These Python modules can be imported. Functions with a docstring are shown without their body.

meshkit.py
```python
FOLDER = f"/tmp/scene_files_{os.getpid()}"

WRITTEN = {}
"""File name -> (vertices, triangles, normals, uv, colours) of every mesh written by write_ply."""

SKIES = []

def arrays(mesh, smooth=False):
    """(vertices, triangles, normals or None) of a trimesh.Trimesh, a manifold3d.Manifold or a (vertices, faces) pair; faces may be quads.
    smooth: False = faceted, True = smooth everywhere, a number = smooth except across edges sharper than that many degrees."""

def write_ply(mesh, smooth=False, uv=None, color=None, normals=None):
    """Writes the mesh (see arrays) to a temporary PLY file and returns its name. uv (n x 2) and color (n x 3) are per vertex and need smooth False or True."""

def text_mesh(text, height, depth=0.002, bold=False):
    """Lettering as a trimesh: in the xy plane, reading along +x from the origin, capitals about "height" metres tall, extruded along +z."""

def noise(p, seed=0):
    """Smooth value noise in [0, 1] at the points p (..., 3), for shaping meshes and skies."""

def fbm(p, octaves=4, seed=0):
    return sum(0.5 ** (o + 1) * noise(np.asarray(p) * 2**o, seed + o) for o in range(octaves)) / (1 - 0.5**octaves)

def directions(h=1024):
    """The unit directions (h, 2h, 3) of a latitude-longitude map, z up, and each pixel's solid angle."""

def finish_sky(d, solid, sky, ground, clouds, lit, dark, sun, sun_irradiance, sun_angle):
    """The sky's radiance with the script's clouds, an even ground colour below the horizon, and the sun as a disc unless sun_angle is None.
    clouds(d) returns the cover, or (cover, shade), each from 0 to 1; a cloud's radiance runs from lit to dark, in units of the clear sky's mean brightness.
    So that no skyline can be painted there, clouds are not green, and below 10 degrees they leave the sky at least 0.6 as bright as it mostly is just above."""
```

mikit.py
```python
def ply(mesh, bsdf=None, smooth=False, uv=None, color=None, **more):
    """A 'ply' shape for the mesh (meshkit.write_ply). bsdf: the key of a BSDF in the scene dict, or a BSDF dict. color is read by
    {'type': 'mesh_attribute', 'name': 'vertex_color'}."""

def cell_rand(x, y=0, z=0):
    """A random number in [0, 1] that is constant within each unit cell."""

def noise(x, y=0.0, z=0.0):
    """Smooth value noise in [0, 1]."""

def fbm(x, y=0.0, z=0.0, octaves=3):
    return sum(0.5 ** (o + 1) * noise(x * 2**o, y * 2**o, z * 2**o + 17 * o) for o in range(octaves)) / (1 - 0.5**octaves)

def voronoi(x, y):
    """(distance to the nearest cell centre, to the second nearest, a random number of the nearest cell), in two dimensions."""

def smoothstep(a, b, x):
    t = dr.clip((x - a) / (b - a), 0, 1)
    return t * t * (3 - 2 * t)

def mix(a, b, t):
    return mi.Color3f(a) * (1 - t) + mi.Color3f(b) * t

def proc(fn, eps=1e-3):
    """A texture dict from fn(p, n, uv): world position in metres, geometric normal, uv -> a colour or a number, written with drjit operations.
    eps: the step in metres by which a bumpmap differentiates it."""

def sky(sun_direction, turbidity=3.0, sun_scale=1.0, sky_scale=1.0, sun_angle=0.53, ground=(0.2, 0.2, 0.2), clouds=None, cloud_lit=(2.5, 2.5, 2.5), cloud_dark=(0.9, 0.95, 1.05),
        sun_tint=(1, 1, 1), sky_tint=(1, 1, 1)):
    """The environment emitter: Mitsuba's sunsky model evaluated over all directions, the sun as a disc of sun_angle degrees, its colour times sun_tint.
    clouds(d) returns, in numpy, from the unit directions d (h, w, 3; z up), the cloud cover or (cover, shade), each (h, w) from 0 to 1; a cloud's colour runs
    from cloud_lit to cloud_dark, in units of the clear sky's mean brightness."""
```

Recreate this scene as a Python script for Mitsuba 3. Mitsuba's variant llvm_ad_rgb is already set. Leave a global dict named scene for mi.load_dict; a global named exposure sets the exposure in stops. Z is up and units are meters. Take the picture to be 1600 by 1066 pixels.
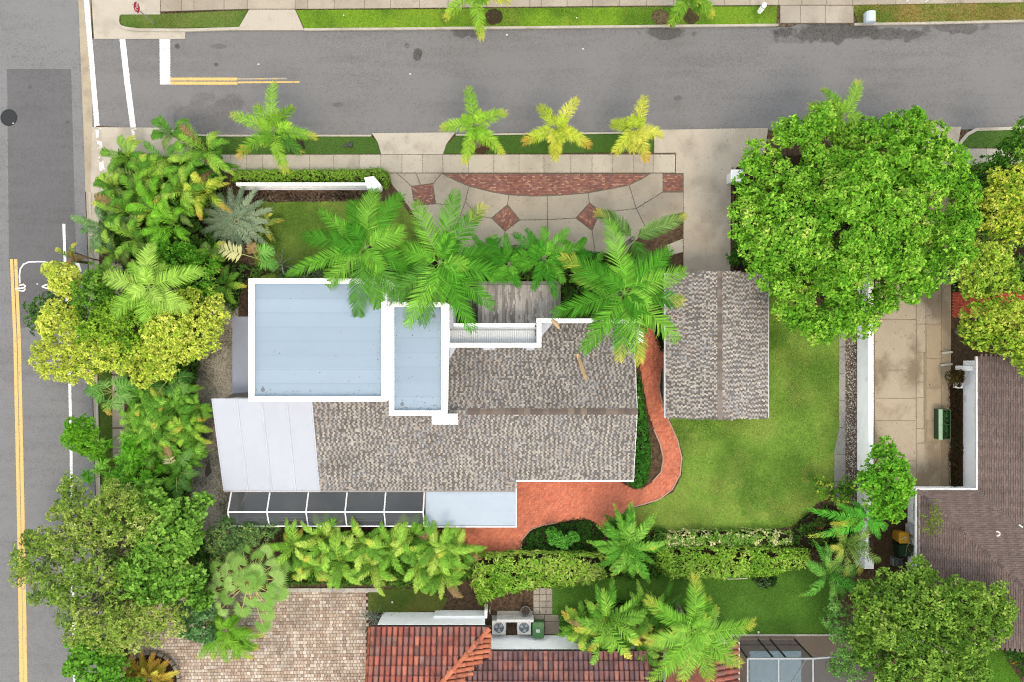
import math, random
import numpy as np, trimesh, shapely, drjit as dr
import mitsuba as mi, mikit, meshkit
from mikit import noise, fbm, smoothstep, proc, cell_rand
from shapely.geometry import Polygon, LineString, Point, box as sbox
from shapely.ops import unary_union, polygonize
T = mi.ScalarTransform4f

# ---------------------------------------------------------------- camera, sky, exposure
CAM_H = 49.0                       # drone height in metres
PLAN = 1078.0                      # plan units of the survey at one metre below the drone
scene = {'type': 'scene'}
labels = {}
scene['camera'] = {'type': 'perspective', 'fov': 2 * math.degrees(math.atan(800 / PLAN)), 'fov_axis': 'x', 'near_clip': 1.0, 'far_clip': 3000.0,
                   'to_world': T().look_at(origin=[0, 0, CAM_H], target=[0, 0, 0], up=[0, 1, 0])}
SUN = [0.10, -0.50, 0.86]
scene['sky'] = mikit.sky(SUN, turbidity=3, sun_scale=0.20, sun_angle=22, clouds=lambda d: 1.0, cloud_lit=(2.40, 2.5, 2.58), cloud_dark=(0.9, 0.95, 1.05), ground=(0.15, 0.17, 0.12))
exposure = 3.22
GAIN = 2.1                        # photograph brightness of a horizontal white card, used to turn picked colours into albedo

LEAF_K = 1.6                       # picked leaf colours are averages over lit and shaded leaves; a single leaf is this much paler
rng = np.random.default_rng(11)
UP = np.array([0, 0, 1.0])

# ---------------------------------------------------------------- helpers
def A(r, g, b, k=1.0):
    """albedo from a colour picked on the photograph"""
    c = np.array([r, g, b]) / 255.0
    c = np.where(c < 0.04045, c / 12.92, ((c + 0.055) / 1.055) ** 2.4)
    return tuple(np.clip(c / GAIN * k, 0.004, 0.86))

def W(px, py, z=0.12):
    """plan survey mark -> world point at height z"""
    s = (CAM_H - z) / PLAN
    return np.array([(px - 800) * s, (533 - py) * s, z])

def PG(pts, z=0.12):
    return Polygon([tuple(W(x, y, z)[:2]) for x, y in pts]).buffer(0)

def PL(pts, z=0.12):
    return LineString([tuple(W(x, y, z)[:2]) for x, y in pts])

class MB:
    def __init__(self): self.v, self.f, self.c, self.n = [], [], [], 0
    def add(self, v, f, c):
        v = np.asarray(v, float).reshape(-1, 3); f = np.asarray(f, int)
        if f.shape[1] == 4: f = np.vstack([f[:, [0, 1, 2]], f[:, [0, 2, 3]]])
        self.v.append(v); self.f.append(f + self.n)
        self.c.append(np.broadcast_to(np.asarray(c, float), (len(v), 3)) if np.ndim(c) < 2 else np.asarray(c, float)); self.n += len(v)
        return self
    def tm(self, m, c): return self.add(m.vertices, m.faces, c)
    def box(self, x0, x1, y0, y1, z0, z1, c, cham=0.0):
        if cham:
            k = cham
            v = [(x0, y0, z0), (x1, y0, z0), (x1, y1, z0), (x0, y1, z0), (x0, y0, z1 - k), (x1, y0, z1 - k), (x1, y1, z1 - k), (x0, y1, z1 - k),
                 (x0 + k, y0 + k, z1), (x1 - k, y0 + k, z1), (x1 - k, y1 - k, z1), (x0 + k, y1 - k, z1)]
            f = [(0, 1, 5, 4), (1, 2, 6, 5), (2, 3, 7, 6), (3, 0, 4, 7), (4, 5, 9, 8), (5, 6, 10, 9), (6, 7, 11, 10), (7, 4, 8, 11), (8, 9, 10, 11), (3, 2, 1, 0)]
        else:
            v = [(x0, y0, z0), (x1, y0, z0), (x1, y1, z0), (x0, y1, z0), (x0, y0, z1), (x1, y0, z1), (x1, y1, z1), (x0, y1, z1)]
            f = [(0, 1, 5, 4), (1, 2, 6, 5), (2, 3, 7, 6), (3, 0, 4, 7), (4, 5, 6, 7), (3, 2, 1, 0)]
        return self.add(v, f, c)
    def slab(self, poly, z0, z1, c):
        for g in getattr(poly, 'geoms', [poly]):
            if g.is_empty or g.area < 1e-4 or g.geom_type != 'Polygon': continue
            m = trimesh.creation.extrude_polygon(g, z1 - z0); m.apply_translation([0, 0, z0]); self.tm(m, c)
        return self
    def bar(self, a, b, w, h, c, up=UP):
        a, b = np.asarray(a, float), np.asarray(b, float); d = b - a; d /= np.linalg.norm(d)
        s = np.cross(d, up); s /= np.linalg.norm(s) + 1e-9; u = np.cross(s, d)
        o = [(-w, -h), (w, -h), (w, h), (-w, h)]
        v = [p + s * x / 2 + u * y / 2 for p in (a, b) for x, y in o]
        return self.add(v, [(0, 1, 5, 4), (1, 2, 6, 5), (2, 3, 7, 6), (3, 0, 4, 7), (3, 2, 1, 0), (4, 5, 6, 7)], c)
    def tube(self, pts, radii, c, sides=6):
        p = np.asarray(pts, float); n = len(p); t = np.gradient(p, axis=0); t /= np.linalg.norm(t, axis=1, keepdims=True) + 1e-12
        a = np.cross(t, np.where(np.abs(t[:, 2:]) < 0.9, [0, 0, 1.0], [1.0, 0, 0])); a /= np.linalg.norm(a, axis=1, keepdims=True) + 1e-12
        b = np.cross(t, a); g = np.arange(sides) * 2 * np.pi / sides; r = np.broadcast_to(radii, (n,))[:, None, None]
        v = (p[:, None] + r * (np.cos(g)[None, :, None] * a[:, None] + np.sin(g)[None, :, None] * b[:, None])).reshape(-1, 3)
        i, j = np.meshgrid(np.arange(n - 1), np.arange(sides), indexing='ij')
        q = np.stack([i * sides + j, i * sides + (j + 1) % sides, (i + 1) * sides + (j + 1) % sides, (i + 1) * sides + j], -1).reshape(-1, 4)
        v = np.vstack([v, p[:1], p[-1:]]); k = len(v)
        caps = [(k - 2, (x + 1) % sides, x) for x in range(sides)] + [(k - 1, (n - 1) * sides + x, (n - 1) * sides + (x + 1) % sides) for x in range(sides)]
        f = np.vstack([q[:, [0, 1, 2]], q[:, [0, 2, 3]], caps])
        return self.add(v, f, c)
    def lathe(self, prof, c, at=(0, 0, 0), sides=20):
        m = trimesh.creation.revolve(np.array(prof), sections=sides); m.apply_translation(at); return self.tm(m, c)
    def out(self): return (np.vstack(self.v), np.vstack(self.f)), np.vstack(self.c)

def fresh(k):
    def taken(q): return q in scene or q in labels or any(s.startswith(q + '__') for s in PREFIX.get(q, ()))
    if k not in USED: USED[k] = 0; return k
    USED[k] += 1; return f'{k}_{USED[k]:03d}'
USED, PREFIX = {}, {}

def top(name, label, cat, group=None, kind=None):
    k = fresh(name); labels[k] = {'label': label, 'category': cat}
    if group: labels[k]['group'] = group
    if kind: labels[k]['kind'] = kind
    return k

def put(key, mb, bsdf, smooth=False):
    (v, f), c = mb.out()
    if np.ptp(c, axis=0).max() > 1e-6 and not smooth:      # one colour per face
        c = np.repeat(c[f].mean(1), 3, 0); v = v[f].reshape(-1, 3); f = np.arange(len(v)).reshape(-1, 3)
    elif smooth: c = np.broadcast_to(c[:1], c.shape)
    if bsdf == 'leaf': c = np.clip((c * [.96, .94, .92] + c.mean(1, keepdims=True) * [.05, .04, .03]) * LEAF_K, .004, .8)
    q = np.sqrt(np.clip(c, 0, 1)); uv = np.stack([np.round(q[:, 0] * 1000) + .1 + .8 * q[:, 1], q[:, 2]], 1)
    scene[key] = mikit.ply((v, f), 'mat_' + bsdf, smooth=bool(smooth), uv=uv); return key

def part(parent, name, mb, bsdf, smooth=False, label=None, kind=None):
    k = fresh(parent + '__' + name); put(k, mb, bsdf, smooth)
    if label or kind: labels[k] = {a: b for a, b in (('label', label), ('kind', kind)) if b}
    return k

# ---------------------------------------------------------------- materials (colour per piece comes from the mesh; textures add grain, stains and wear)
def own_colour(p, n, uv):
    k = dr.floor(uv.x); return mi.Color3f(dr.square(k / 1000), dr.square((uv.x - k - .1) / .8), dr.square(uv.y))
VC = proc(own_colour)               # the piece's own colour, carried in its uv
def plain(rough=0.8, spec=0.3, metal=0.0): return {'type': 'principled', 'base_color': VC, 'roughness': rough, 'specular': spec, 'metallic': metal}
def flecked(fn, dark, rough=0.85, spec=0.3):
    d = dark if isinstance(dark, dict) else {'type': 'rgb', 'value': list(dark)}
    return {'type': 'twosided', 'bsdf': {'type': 'blendbsdf', 'weight': proc(fn), 'one': plain(rough, spec), 'two': {'type': 'principled', 'base_color': d, 'roughness': rough, 'specular': spec}}}

def blot(p, spots, k=1.6, amp=0.7):
    """irregular stain patches at given places (x, y, rx, ry, strength)"""
    n = fbm(p.x * k + 31, p.y * k + 7, 0, 4) - 0.5; s = mi.Float(0)
    for x, y, rx, ry, a in spots:
        d = dr.sqrt(dr.square((p.x - x) / rx) + dr.square((p.y - y) / ry)) + n * 2 * amp
        s = dr.maximum(s, a * (1 - smoothstep(0.75, 1.1, d)))
    return s

ROAD_STAINS = [(*W(1300, 50)[:2], 3.6, .75, .62), (*W(1395, 52)[:2], 2.0, .5, .45), (*W(1490, 42)[:2], 2.2, .4, .42), (*W(1240, 62)[:2], 1.0, .3, .3), (*W(1040, 50)[:2], 2.0, .45, .52), (*W(735, 50)[:2], 1.1, .4, .5),
               (*W(652, 84)[:2], .28, .42, .62), (*W(636, 70)[:2], .22, .2, .35), (*W(276, 72)[:2], .22, .22, .6), (*W(340, 72)[:2], .6, .2, .32), (*W(337, 100)[:2], .15, .12, .6),
               (*W(1060, 153)[:2], .3, .2, .3), (*W(330, 180)[:2], 2.6, 1.5, .25), (*W(525, 163)[:2], .4, .2, .25), (*W(45, 135)[:2], .15, .15, .3), (*W(103, 190)[:2], .15, .15, .3)]
def f_asphalt(p, n, uv):
    g = noise(p.x * 13, p.y * 13) * .5 + noise(p.x * 29, p.y * 29, 3) * .5
    big = fbm(p.x * .35, p.y * .55, 0, 4)
    streak = fbm(p.x * .25, p.y * 2.6, 5, 3)
    return dr.clip(smoothstep(.35, .85, g) * .28 + (big - .5) * .32 + (streak - .5) * .22 + blot(p, ROAD_STAINS), 0, .95)
scene['asphalt'] = flecked(f_asphalt, A(60, 56, 52), .8)

def f_concrete(p, n, uv):
    g = noise(p.x * 21, p.y * 21, p.z * 9)
    big = fbm(p.x * .8 + 3, p.y * .8, p.z, 4)
    spots = smoothstep(.66, .74, fbm(p.x * 3.2, p.y * 3.2, 9, 3))
    return dr.clip(g * .16 + smoothstep(.40, .85, big) * .32 + spots * .10, 0, .85)
scene['concrete'] = flecked(f_concrete, A(120, 105, 88), .85)
scene['patio_concrete'] = flecked(lambda p, n, uv: dr.clip(noise(p.x * 17, p.y * 17) * .2 + smoothstep(.45, .75, fbm(p.x * .7, p.y * .5, 4, 5)) * .85, 0, .9), A(142, 124, 100), .85)

def f_soil(p, n, uv):
    return dr.clip(smoothstep(.3, .7, fbm(p.x * 9, p.y * 9, p.z * 5, 3)) * .8, 0, 1)
scene['soil'] = flecked(f_soil, A(64, 50, 38), .95, .1)
scene['gravel'] = flecked(lambda p, n, uv: dr.clip(smoothstep(.45, .65, noise(p.x * 15, p.y * 15)) * .5 + smoothstep(.42, .7, fbm(p.x * .6, p.y * .6, 2, 4)) * .5, 0, 1), A(105, 98, 82), .95, .1)

def f_turf(p, n, uv):
    return dr.clip(smoothstep(.35, .7, fbm(p.x * .45 + 5, p.y * .45, 0, 4)) * .55 + noise(p.x * 12, p.y * 12) * .4, 0, .9)
scene['turf'] = flecked(f_turf, A(70, 108, 32), .9, .15)
scene['stucco'] = flecked(lambda p, n, uv: dr.clip(smoothstep(.62, .8, fbm(p.x * 1.5, p.y * 1.5, p.z * .7, 4)) * .35 + noise(p.x * 20, p.y * 20, p.z * 20) * .05, 0, .6), A(190, 186, 178), .75)
EDGE = []
def f_membrane(p, n, uv):
    streak = fbm(p.x * .9, p.y * 3.5, 1, 4); big = fbm(p.x * .3, p.y * .3, 0, 3)
    spots = smoothstep(.76, .82, fbm(p.x * 7, p.y * 7, 2, 3))
    return dr.clip((streak - .45) * .32 + (big - .5) * .25 + spots * .25, 0, .8)
scene['membrane'] = flecked(f_membrane, A(150, 166, 180), .6, .4)
scene['white_metal'] = {'type': 'twosided', 'bsdf': {'type': 'blendbsdf', 'weight': proc(lambda p, n, uv: dr.clip(smoothstep(.5, .8, fbm(p.x * .7, p.y * .35, 0, 4)) * .5, 0, 1)), 'one': plain(.45, .4), 'two': {'type': 'principled', 'base_color': {'type': 'rgb', 'value': list(A(186, 192, 204))}, 'roughness': .5}}}
scene['shingle'] = flecked(lambda p, n, uv: dr.clip(noise(p.x * 19, p.y * 19, p.z * 19) * .3 + smoothstep(.5, .8, fbm(p.x * .35, p.y * .5, 3, 4)) * .18, 0, .8), A(88, 80, 76), .9, .2)
scene['clay'] = flecked(lambda p, n, uv: dr.clip(smoothstep(.5, .75, fbm(p.x * 2.2, p.y * 2.2, p.z, 4)) * .6, 0, .8), A(92, 66, 62), .8, .3)
scene['brick'] = flecked(lambda p, n, uv: dr.clip(smoothstep(.45, .75, fbm(p.x * .7, p.y * .7, 0, 4)) * .2 + noise(p.x * 25, p.y * 25) * .15, 0, .7), A(120, 62, 50), .85, .25)
scene['timber'] = flecked(lambda p, n, uv: dr.clip(smoothstep(.45, .7, fbm(p.x * 9, p.y * 1.2, 0, 4)) * .65, 0, .8), A(120, 112, 106), .9, .15)
scene['bark'] = flecked(lambda p, n, uv: smoothstep(.4, .7, fbm(p.x * 8, p.y * 8, p.z * 5, 3)) * .7, A(70, 62, 52), .95, .1)
scene['paint'] = {'type': 'twosided', 'bsdf': plain(.5, .45)}
scene['road_paint'] = flecked(lambda p, n, uv: dr.clip(smoothstep(.66, .78, fbm(p.x * 4, p.y * 4, 1, 4)) * .4 + noise(p.x * 22, p.y * 22) * .08, 0, .8), A(150, 146, 142), .8)
scene['worn_paint'] = flecked(lambda p, n, uv: smoothstep(.44, .56, fbm(p.x * 3.5, p.y * 3.5, 1, 4)), A(190, 178, 160), .8)
scene['matte'] = {'type': 'twosided', 'bsdf': plain(.95, .1)}
scene['leaf'] = {'type': 'principledthin', 'base_color': VC, 'roughness': .45, 'spec_trans': 0.0, 'diff_trans': 0.65, 'eta': 1.4}
scene['screen'] = {'type': 'mask', 'opacity': {'type': 'rgb', 'value': .45}, 'bsdf': {'type': 'twosided', 'bsdf': {'type': 'diffuse', 'reflectance': {'type': 'rgb', 'value': [.075, .082, .09]}}}}
scene['window_glass'] = {'type': 'twosided', 'bsdf': {'type': 'principled', 'base_color': {'type': 'rgb', 'value': [.02, .025, .03]}, 'roughness': .08, 'specular': .6}}
scene['water'] = plain(.06, .5)

WHITE = (.70, .70, .69)

for _k in list(scene):
    if _k not in ('type', 'camera', 'sky'): scene['mat_' + _k] = scene.pop(_k)
# ================================================================ SETTING: ground, roads, pavements, lawns
k = top('ground', 'earth and grass beyond the streets and gardens', 'ground', kind='structure')
put(k, MB().add([(-700, -700, -.06), (700, -700, -.06), (700, 700, -.06), (-700, 700, -.06)], [(0, 1, 2, 3)], A(96, 100, 70)), 'soil')

AV_EDGE = [(112, -400), (122, 0), (126, 100), (130, 200), (133, 300), (138, 430), (144, 600), (147, 720), (152, 900), (156, 1066), (164, 1500)]
def av(y): return float(np.interp(y, [p[1] for p in AV_EDGE], [p[0] for p in AV_EDGE]))
ST_TOP = [(122, 60), (288, 60), (289, 48), (500, 45), (800, 41), (1100, 38), (1340, 37), (1600, 32), (2300, 22)]
ST_BOT = [(128, 200), (245, 201), (300, 209), (335, 212), (600, 211), (800, 208.5), (1000, 206.5), (1200, 204), (1495, 203), (1600, 199), (2300, 190)]
def st_bot(x): return float(np.interp(x, [p[0] for p in ST_BOT], [p[1] for p in ST_BOT]))
def st_top(x): return float(np.interp(x, [p[0] for p in ST_TOP], [p[1] for p in ST_TOP]))
avenue = PG([(-260, -400)] + AV_EDGE + [(-260, 1500)], 0)
street = PG(ST_TOP + ST_BOT[::-1], 0)
k = top('avenue', 'worn grey asphalt avenue with double yellow line running past the corner', 'road', kind='structure')
put(k, MB().slab(avenue, -.3, 0, A(138, 138, 139)), 'asphalt')
k = top('street', 'grey asphalt side street with oil stains along its kerb', 'road', kind='structure')
put(k, MB().slab(street, -.3, .002, A(134, 132, 132)), 'asphalt')
k = top('asphalt_patch', 'darker repaved rectangle in the near lane of the avenue', 'road patch', kind='structure')
put(k, MB().slab(PG([(11, 108), (111, 108), (119, 400), (128, 512), (20, 512), (14, 404)], 0), -.02, .005, A(112, 111, 113)), 'asphalt')

# yellow and white paint: every stripe its own thing
def stripe(name, label, pts, col, bsdf='road_paint', z=.01, cat='road marking', group=None):
    k = top(name, label, cat, group, kind='structure')
    put(k, MB().slab(PG(pts, 0), z - .004, z, col), bsdf); return k
YEL, WHT = A(236, 196, 120, 1.1), A(246, 246, 246, 1.15)
for a, lab in ((0, 'outer yellow centre line of the avenue, farther from the corner house'), (6.5, 'inner yellow centre line of the avenue, nearer the corner house')):
    stripe('centre_line', lab, [(15.5 + a, 405), (20.5 + a, 405), (26.3 + a, 533), (32 + a, 800), (36.5 + a, 1066), (44 + a, 1400), (39 + a, 1400), (30.5 + a, 1066), (26.5 + a, 800), (21 + a, 533)], YEL)
stripe('edge_line', 'long white edge line between the avenue lane and the gutter', [(97.5, 350), (102, 350), (104.5, 430), (110.5, 560), (113.5, 700), (114, 800), (117, 960), (120, 1066), (128, 1400), (123, 1400), (115, 1066), (112, 960), (110, 800), (109, 700), (106, 560), (100.5, 430)], WHT)
stripe('crosswalk_line', 'white crosswalk line beside the avenue gutter', [(131, 0), (139, 0), (147.5, 100), (156, 200), (148, 200), (140, 100)], WHT, z=.014)
stripe('crosswalk_line', 'white crosswalk line nearer the stop bar', [(186, 53), (195, 53), (203, 125), (212.5, 200), (204, 200), (194, 125)], WHT)
stripe('stop_bar', 'wide white stop bar across the end of the side street', [(249.5, 61), (266, 61), (266, 132), (250, 132)], WHT)
stripe('street_centre_line', 'upper short yellow centre line behind the stop bar', [(266, 121.5), (371, 121.5), (371, 126), (266, 126)], YEL)
stripe('street_centre_line', 'lower short yellow centre line behind the stop bar', [(266, 127.8), (371, 128), (371, 132.5), (266, 132.5)], YEL)
stripe('street_centre_line', 'thin faded upper yellow line continuing past the short double line', [(372, 122.5), (448, 121.8), (448, 124), (372, 124.6)], A(226, 186, 118), 'worn_paint')
stripe('street_centre_line', 'thin faded lower yellow line continuing past the short double line', [(372, 127.6), (468, 127), (468, 129.6), (372, 130.4)], YEL)
# bicycle symbol and arrow heads on the avenue, each stroke a part
k = top('bike_symbol', 'white painted bicycle lane symbol half under the yellow leaved bush', 'road marking', kind='structure')
for nm, pts in (('handlebar', [(31, 442), (30.5, 430), (32, 420), (37, 413), (45, 409.5), (58, 409), (70, 409), (78, 412)]), ('wheel', [(31, 446), (37, 444.5), (40, 447.5), (37, 450), (25, 451)]), ('pedal', [(30, 454), (37, 455), (39, 452)]),
                ('wheel', [(80, 446), (72, 445), (66, 448), (72, 450.5), (80, 451)])):
    part(k, nm, MB().slab(PL(pts, 0).buffer(.05), .006, .011, WHT), 'road_paint')
part(k, 'dot', MB().slab(Point(*W(58.5, 444, 0)[:2]).buffer(.05), .006, .011, WHT), 'road_paint')
k = top('arrow_marking', 'white painted arrow head by the gutter under the yellow leaved bush', 'road marking', kind='structure')
put(k, MB().slab(PG([(120.5, 401), (128, 424), (122, 426), (117, 412)], 0), .006, .011, WHT), 'road_paint')
k = top('arrow_marking', 'worn white arrow paint at the gutter beside the yellow green canopy', 'road marking', kind='structure')
put(k, MB().slab(PG([(121, 507), (128, 510), (126, 525), (118, 530), (110, 528), (117, 520)], 0), .006, .011, WHT), 'worn_paint')
k = top('manhole_cover', 'round dark iron manhole cover set in the avenue', 'manhole cover')
mb = MB().lathe([(0, 0), (.6, 0), (.6, .012), (.54, .02), (0, .02)], A(62, 64, 66), W(14, 184, 0), 40)
put(k, mb, 'matte')
rib = MB()
for r in (.15, .28, .41): rib.lathe([(r - .025, .02), (r + .025, .02), (r + .025, .028), (r - .025, .028)], A(74, 76, 78), W(14, 184, 0), 32)
part(k, 'rib', rib, 'matte')
part(k, 'lift_hole', MB().lathe([(0, .02), (.05, .02), (.05, .03), (0, .03)], A(225, 225, 225), W(21, 193, 0), 10), 'matte')
for px, py, i in ((404, 101, 'beside the faded yellow line'), (911, 77, 'in the middle of the side street'), (792, 55, 'by the far kerb of the side street'), (641, 116, 'ahead of the oil spot')):
    k = top('litter', 'small pale scrap lying on the asphalt ' + i, 'litter'); x, y, _ = W(px, py, 0)
    put(k, MB().add([(x - .08, y - .05, .012), (x + .09, y - .03, .02), (x + .06, y + .07, .03), (x - .07, y + .05, .014)], [(0, 1, 2, 3)], A(225, 222, 215)), 'matte')

# gutter and kerbs
CON = A(204, 194, 178); CON2 = A(196, 186, 170); KERB = A(206, 198, 182)
gut = PG(AV_EDGE[1:5] + [(147, 300), (144, 200), (143, 60), (141, 0)], .03).union(PG([(122, 0), (112, -300), (150, -300), (141, 0)], .03))
k = top('gutter', 'concrete gutter strip between avenue asphalt and corner pavement', 'gutter', kind='structure')
put(k, MB().slab(gut, -.2, .012, A(196, 182, 158)), 'concrete')
k = top('avenue_kerb', 'concrete kerb along the avenue beside the grass verge', 'kerb', kind='structure')
mb = MB().slab(PG([(133, 300), (138, 430), (144, 600), (147, 720), (152, 900), (156, 1066), (164, 1400), (173, 1400), (165, 1066), (161, 900), (155.5, 720), (152.5, 600), (147, 430), (142, 300)]), -.2, .03, A(190, 178, 160))
mb.slab(PG([(138, 300), (143, 430), (149, 600), (152, 720), (157, 900), (161, 1066), (169, 1400), (173, 1400), (165, 1066), (161, 900), (155.5, 720), (152.5, 600), (147, 430), (142, 300)]), .03, .13, KERB)
put(k, mb, 'concrete')

def kerb(label, pts, w=.16, h=.13):
    k = top('street_kerb', label, 'kerb', kind='structure'); put(k, MB().slab(PL(pts).buffer(w / 2, cap_style=2), -.2, h, KERB), 'concrete')
kerb('pale rounded kerb round the grass strip by the stop sign', [(250, 20.5), (189, 20.5), (184.5, 24), (183.5, 33), (186, 40), (196, 44), (215, 46.5), (290, 47), (373, 44.5)], .2)
kerb('pale kerb on the far side of the street below the long grass strip', [(475, 46), (600, 45), (800, 43), (1000, 41), (1100, 40), (1216, 39)])
kerb('pale kerb under the weedy grass strip by the pale mailbox', [(1335, 38), (1345, 37.5), (1450, 36), (1600, 32.5), (2000, 26)])
kerb('thin kerb in front of the verge by the corner palms', [(300, 211), (335, 212), (580, 212)], .12)
kerb('thin kerb in front of the verge with three palms', [(712, 211), (800, 209.5), (1000, 207.5), (1022, 207.5)], .12)
kerb('curved kerb round the grass strip beyond the big green tree', [(1496, 232), (1502, 222), (1512, 210), (1526, 202.5), (1600, 200), (2000, 194)], .22)

# soil of the whole block and of the far side
yard = PG([(149, 196), (246, 203), (335, 214), (600, 213), (800, 211), (1200, 207), (1600, 202), (2000, 197), (2000, 1400), (172, 1400), (165, 1066), (155, 720), (147, 430), (142, 300), (147, 215)])
k = top('soil', 'dark brown planting soil of the gardens', 'soil', kind='structure')
mb = MB().slab(yard, -.3, .06, A(116, 94, 74))
mb.slab(PG([(143, -300), (143, 0), (145, 58), (288, 58), (289, 47), (800, 40), (1340, 36), (1600, 31), (2000, 24), (2000, -300)]), -.3, .015, A(120, 100, 80)); put(k, mb, 'soil')

def flat(name, label, pts, col, bsdf, z=.12, cat=None, kind='structure', z0=0.0):
    k = top(name, label, cat or name.replace('_', ' '), kind=kind); put(k, MB().slab(pts if hasattr(pts, 'area') else PG(pts), z0, z, col), bsdf); return k

# ---- corner and far-side pavements
flat('corner_pavement', 'pale concrete corner ramp under the stop sign', [(141, -200), (142, 0), (146, 60), (288, 60), (289, 48), (250, 48), (200, 46), (184, 40), (182, 25), (188, 18), (252, 18), (252, -200)], A(210, 200, 184), 'concrete', .05)
flat('corner_pavement', 'pale concrete corner pavement under the arching palm clumps', [(144, 198.5), (248, 199.5), (300, 208), (300, 245), (178, 330), (154, 345), (155, 428), (146, 428), (141, 290)], A(212, 202, 186), 'concrete', .10)
for pts, lab in (([(149, 201), (157, 201), (165, 290), (158, 290)], 'worn white crosswalk paint on the corner pavement beside the avenue'), ([(205, 201), (213, 201), (214, 218), (207, 218)], 'short white crosswalk paint on the corner pavement under the palms')):
    k = top('crosswalk_line', lab, 'road marking', kind='structure'); put(k, MB().slab(PG(pts), .09, .105, WHT), 'worn_paint')

def panels(key, name, ys, joints, col, z=.14, skip=(), gap=.03, tone=.09, bs='concrete'):
    for i, (a, b) in enumerate(zip(joints[:-1], joints[1:])):
        if i in skip: continue
        p0, p1 = W(a, ys(a)[0], z), W(b, ys(b)[0], z); q0, q1 = W(a, ys(a)[1], z), W(b, ys(b)[1], z)
        pg = Polygon([tuple(p[:2]) for p in (p0, p1, q1, q0)]).buffer(-gap / 2, join_style=2)
        t = 1 + rng.uniform(-tone, tone)
        part(key, name, MB().slab(pg, .0, z + rng.uniform(-.006, .006), np.clip(np.array(col) * t, 0, .8)), bs)

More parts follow.
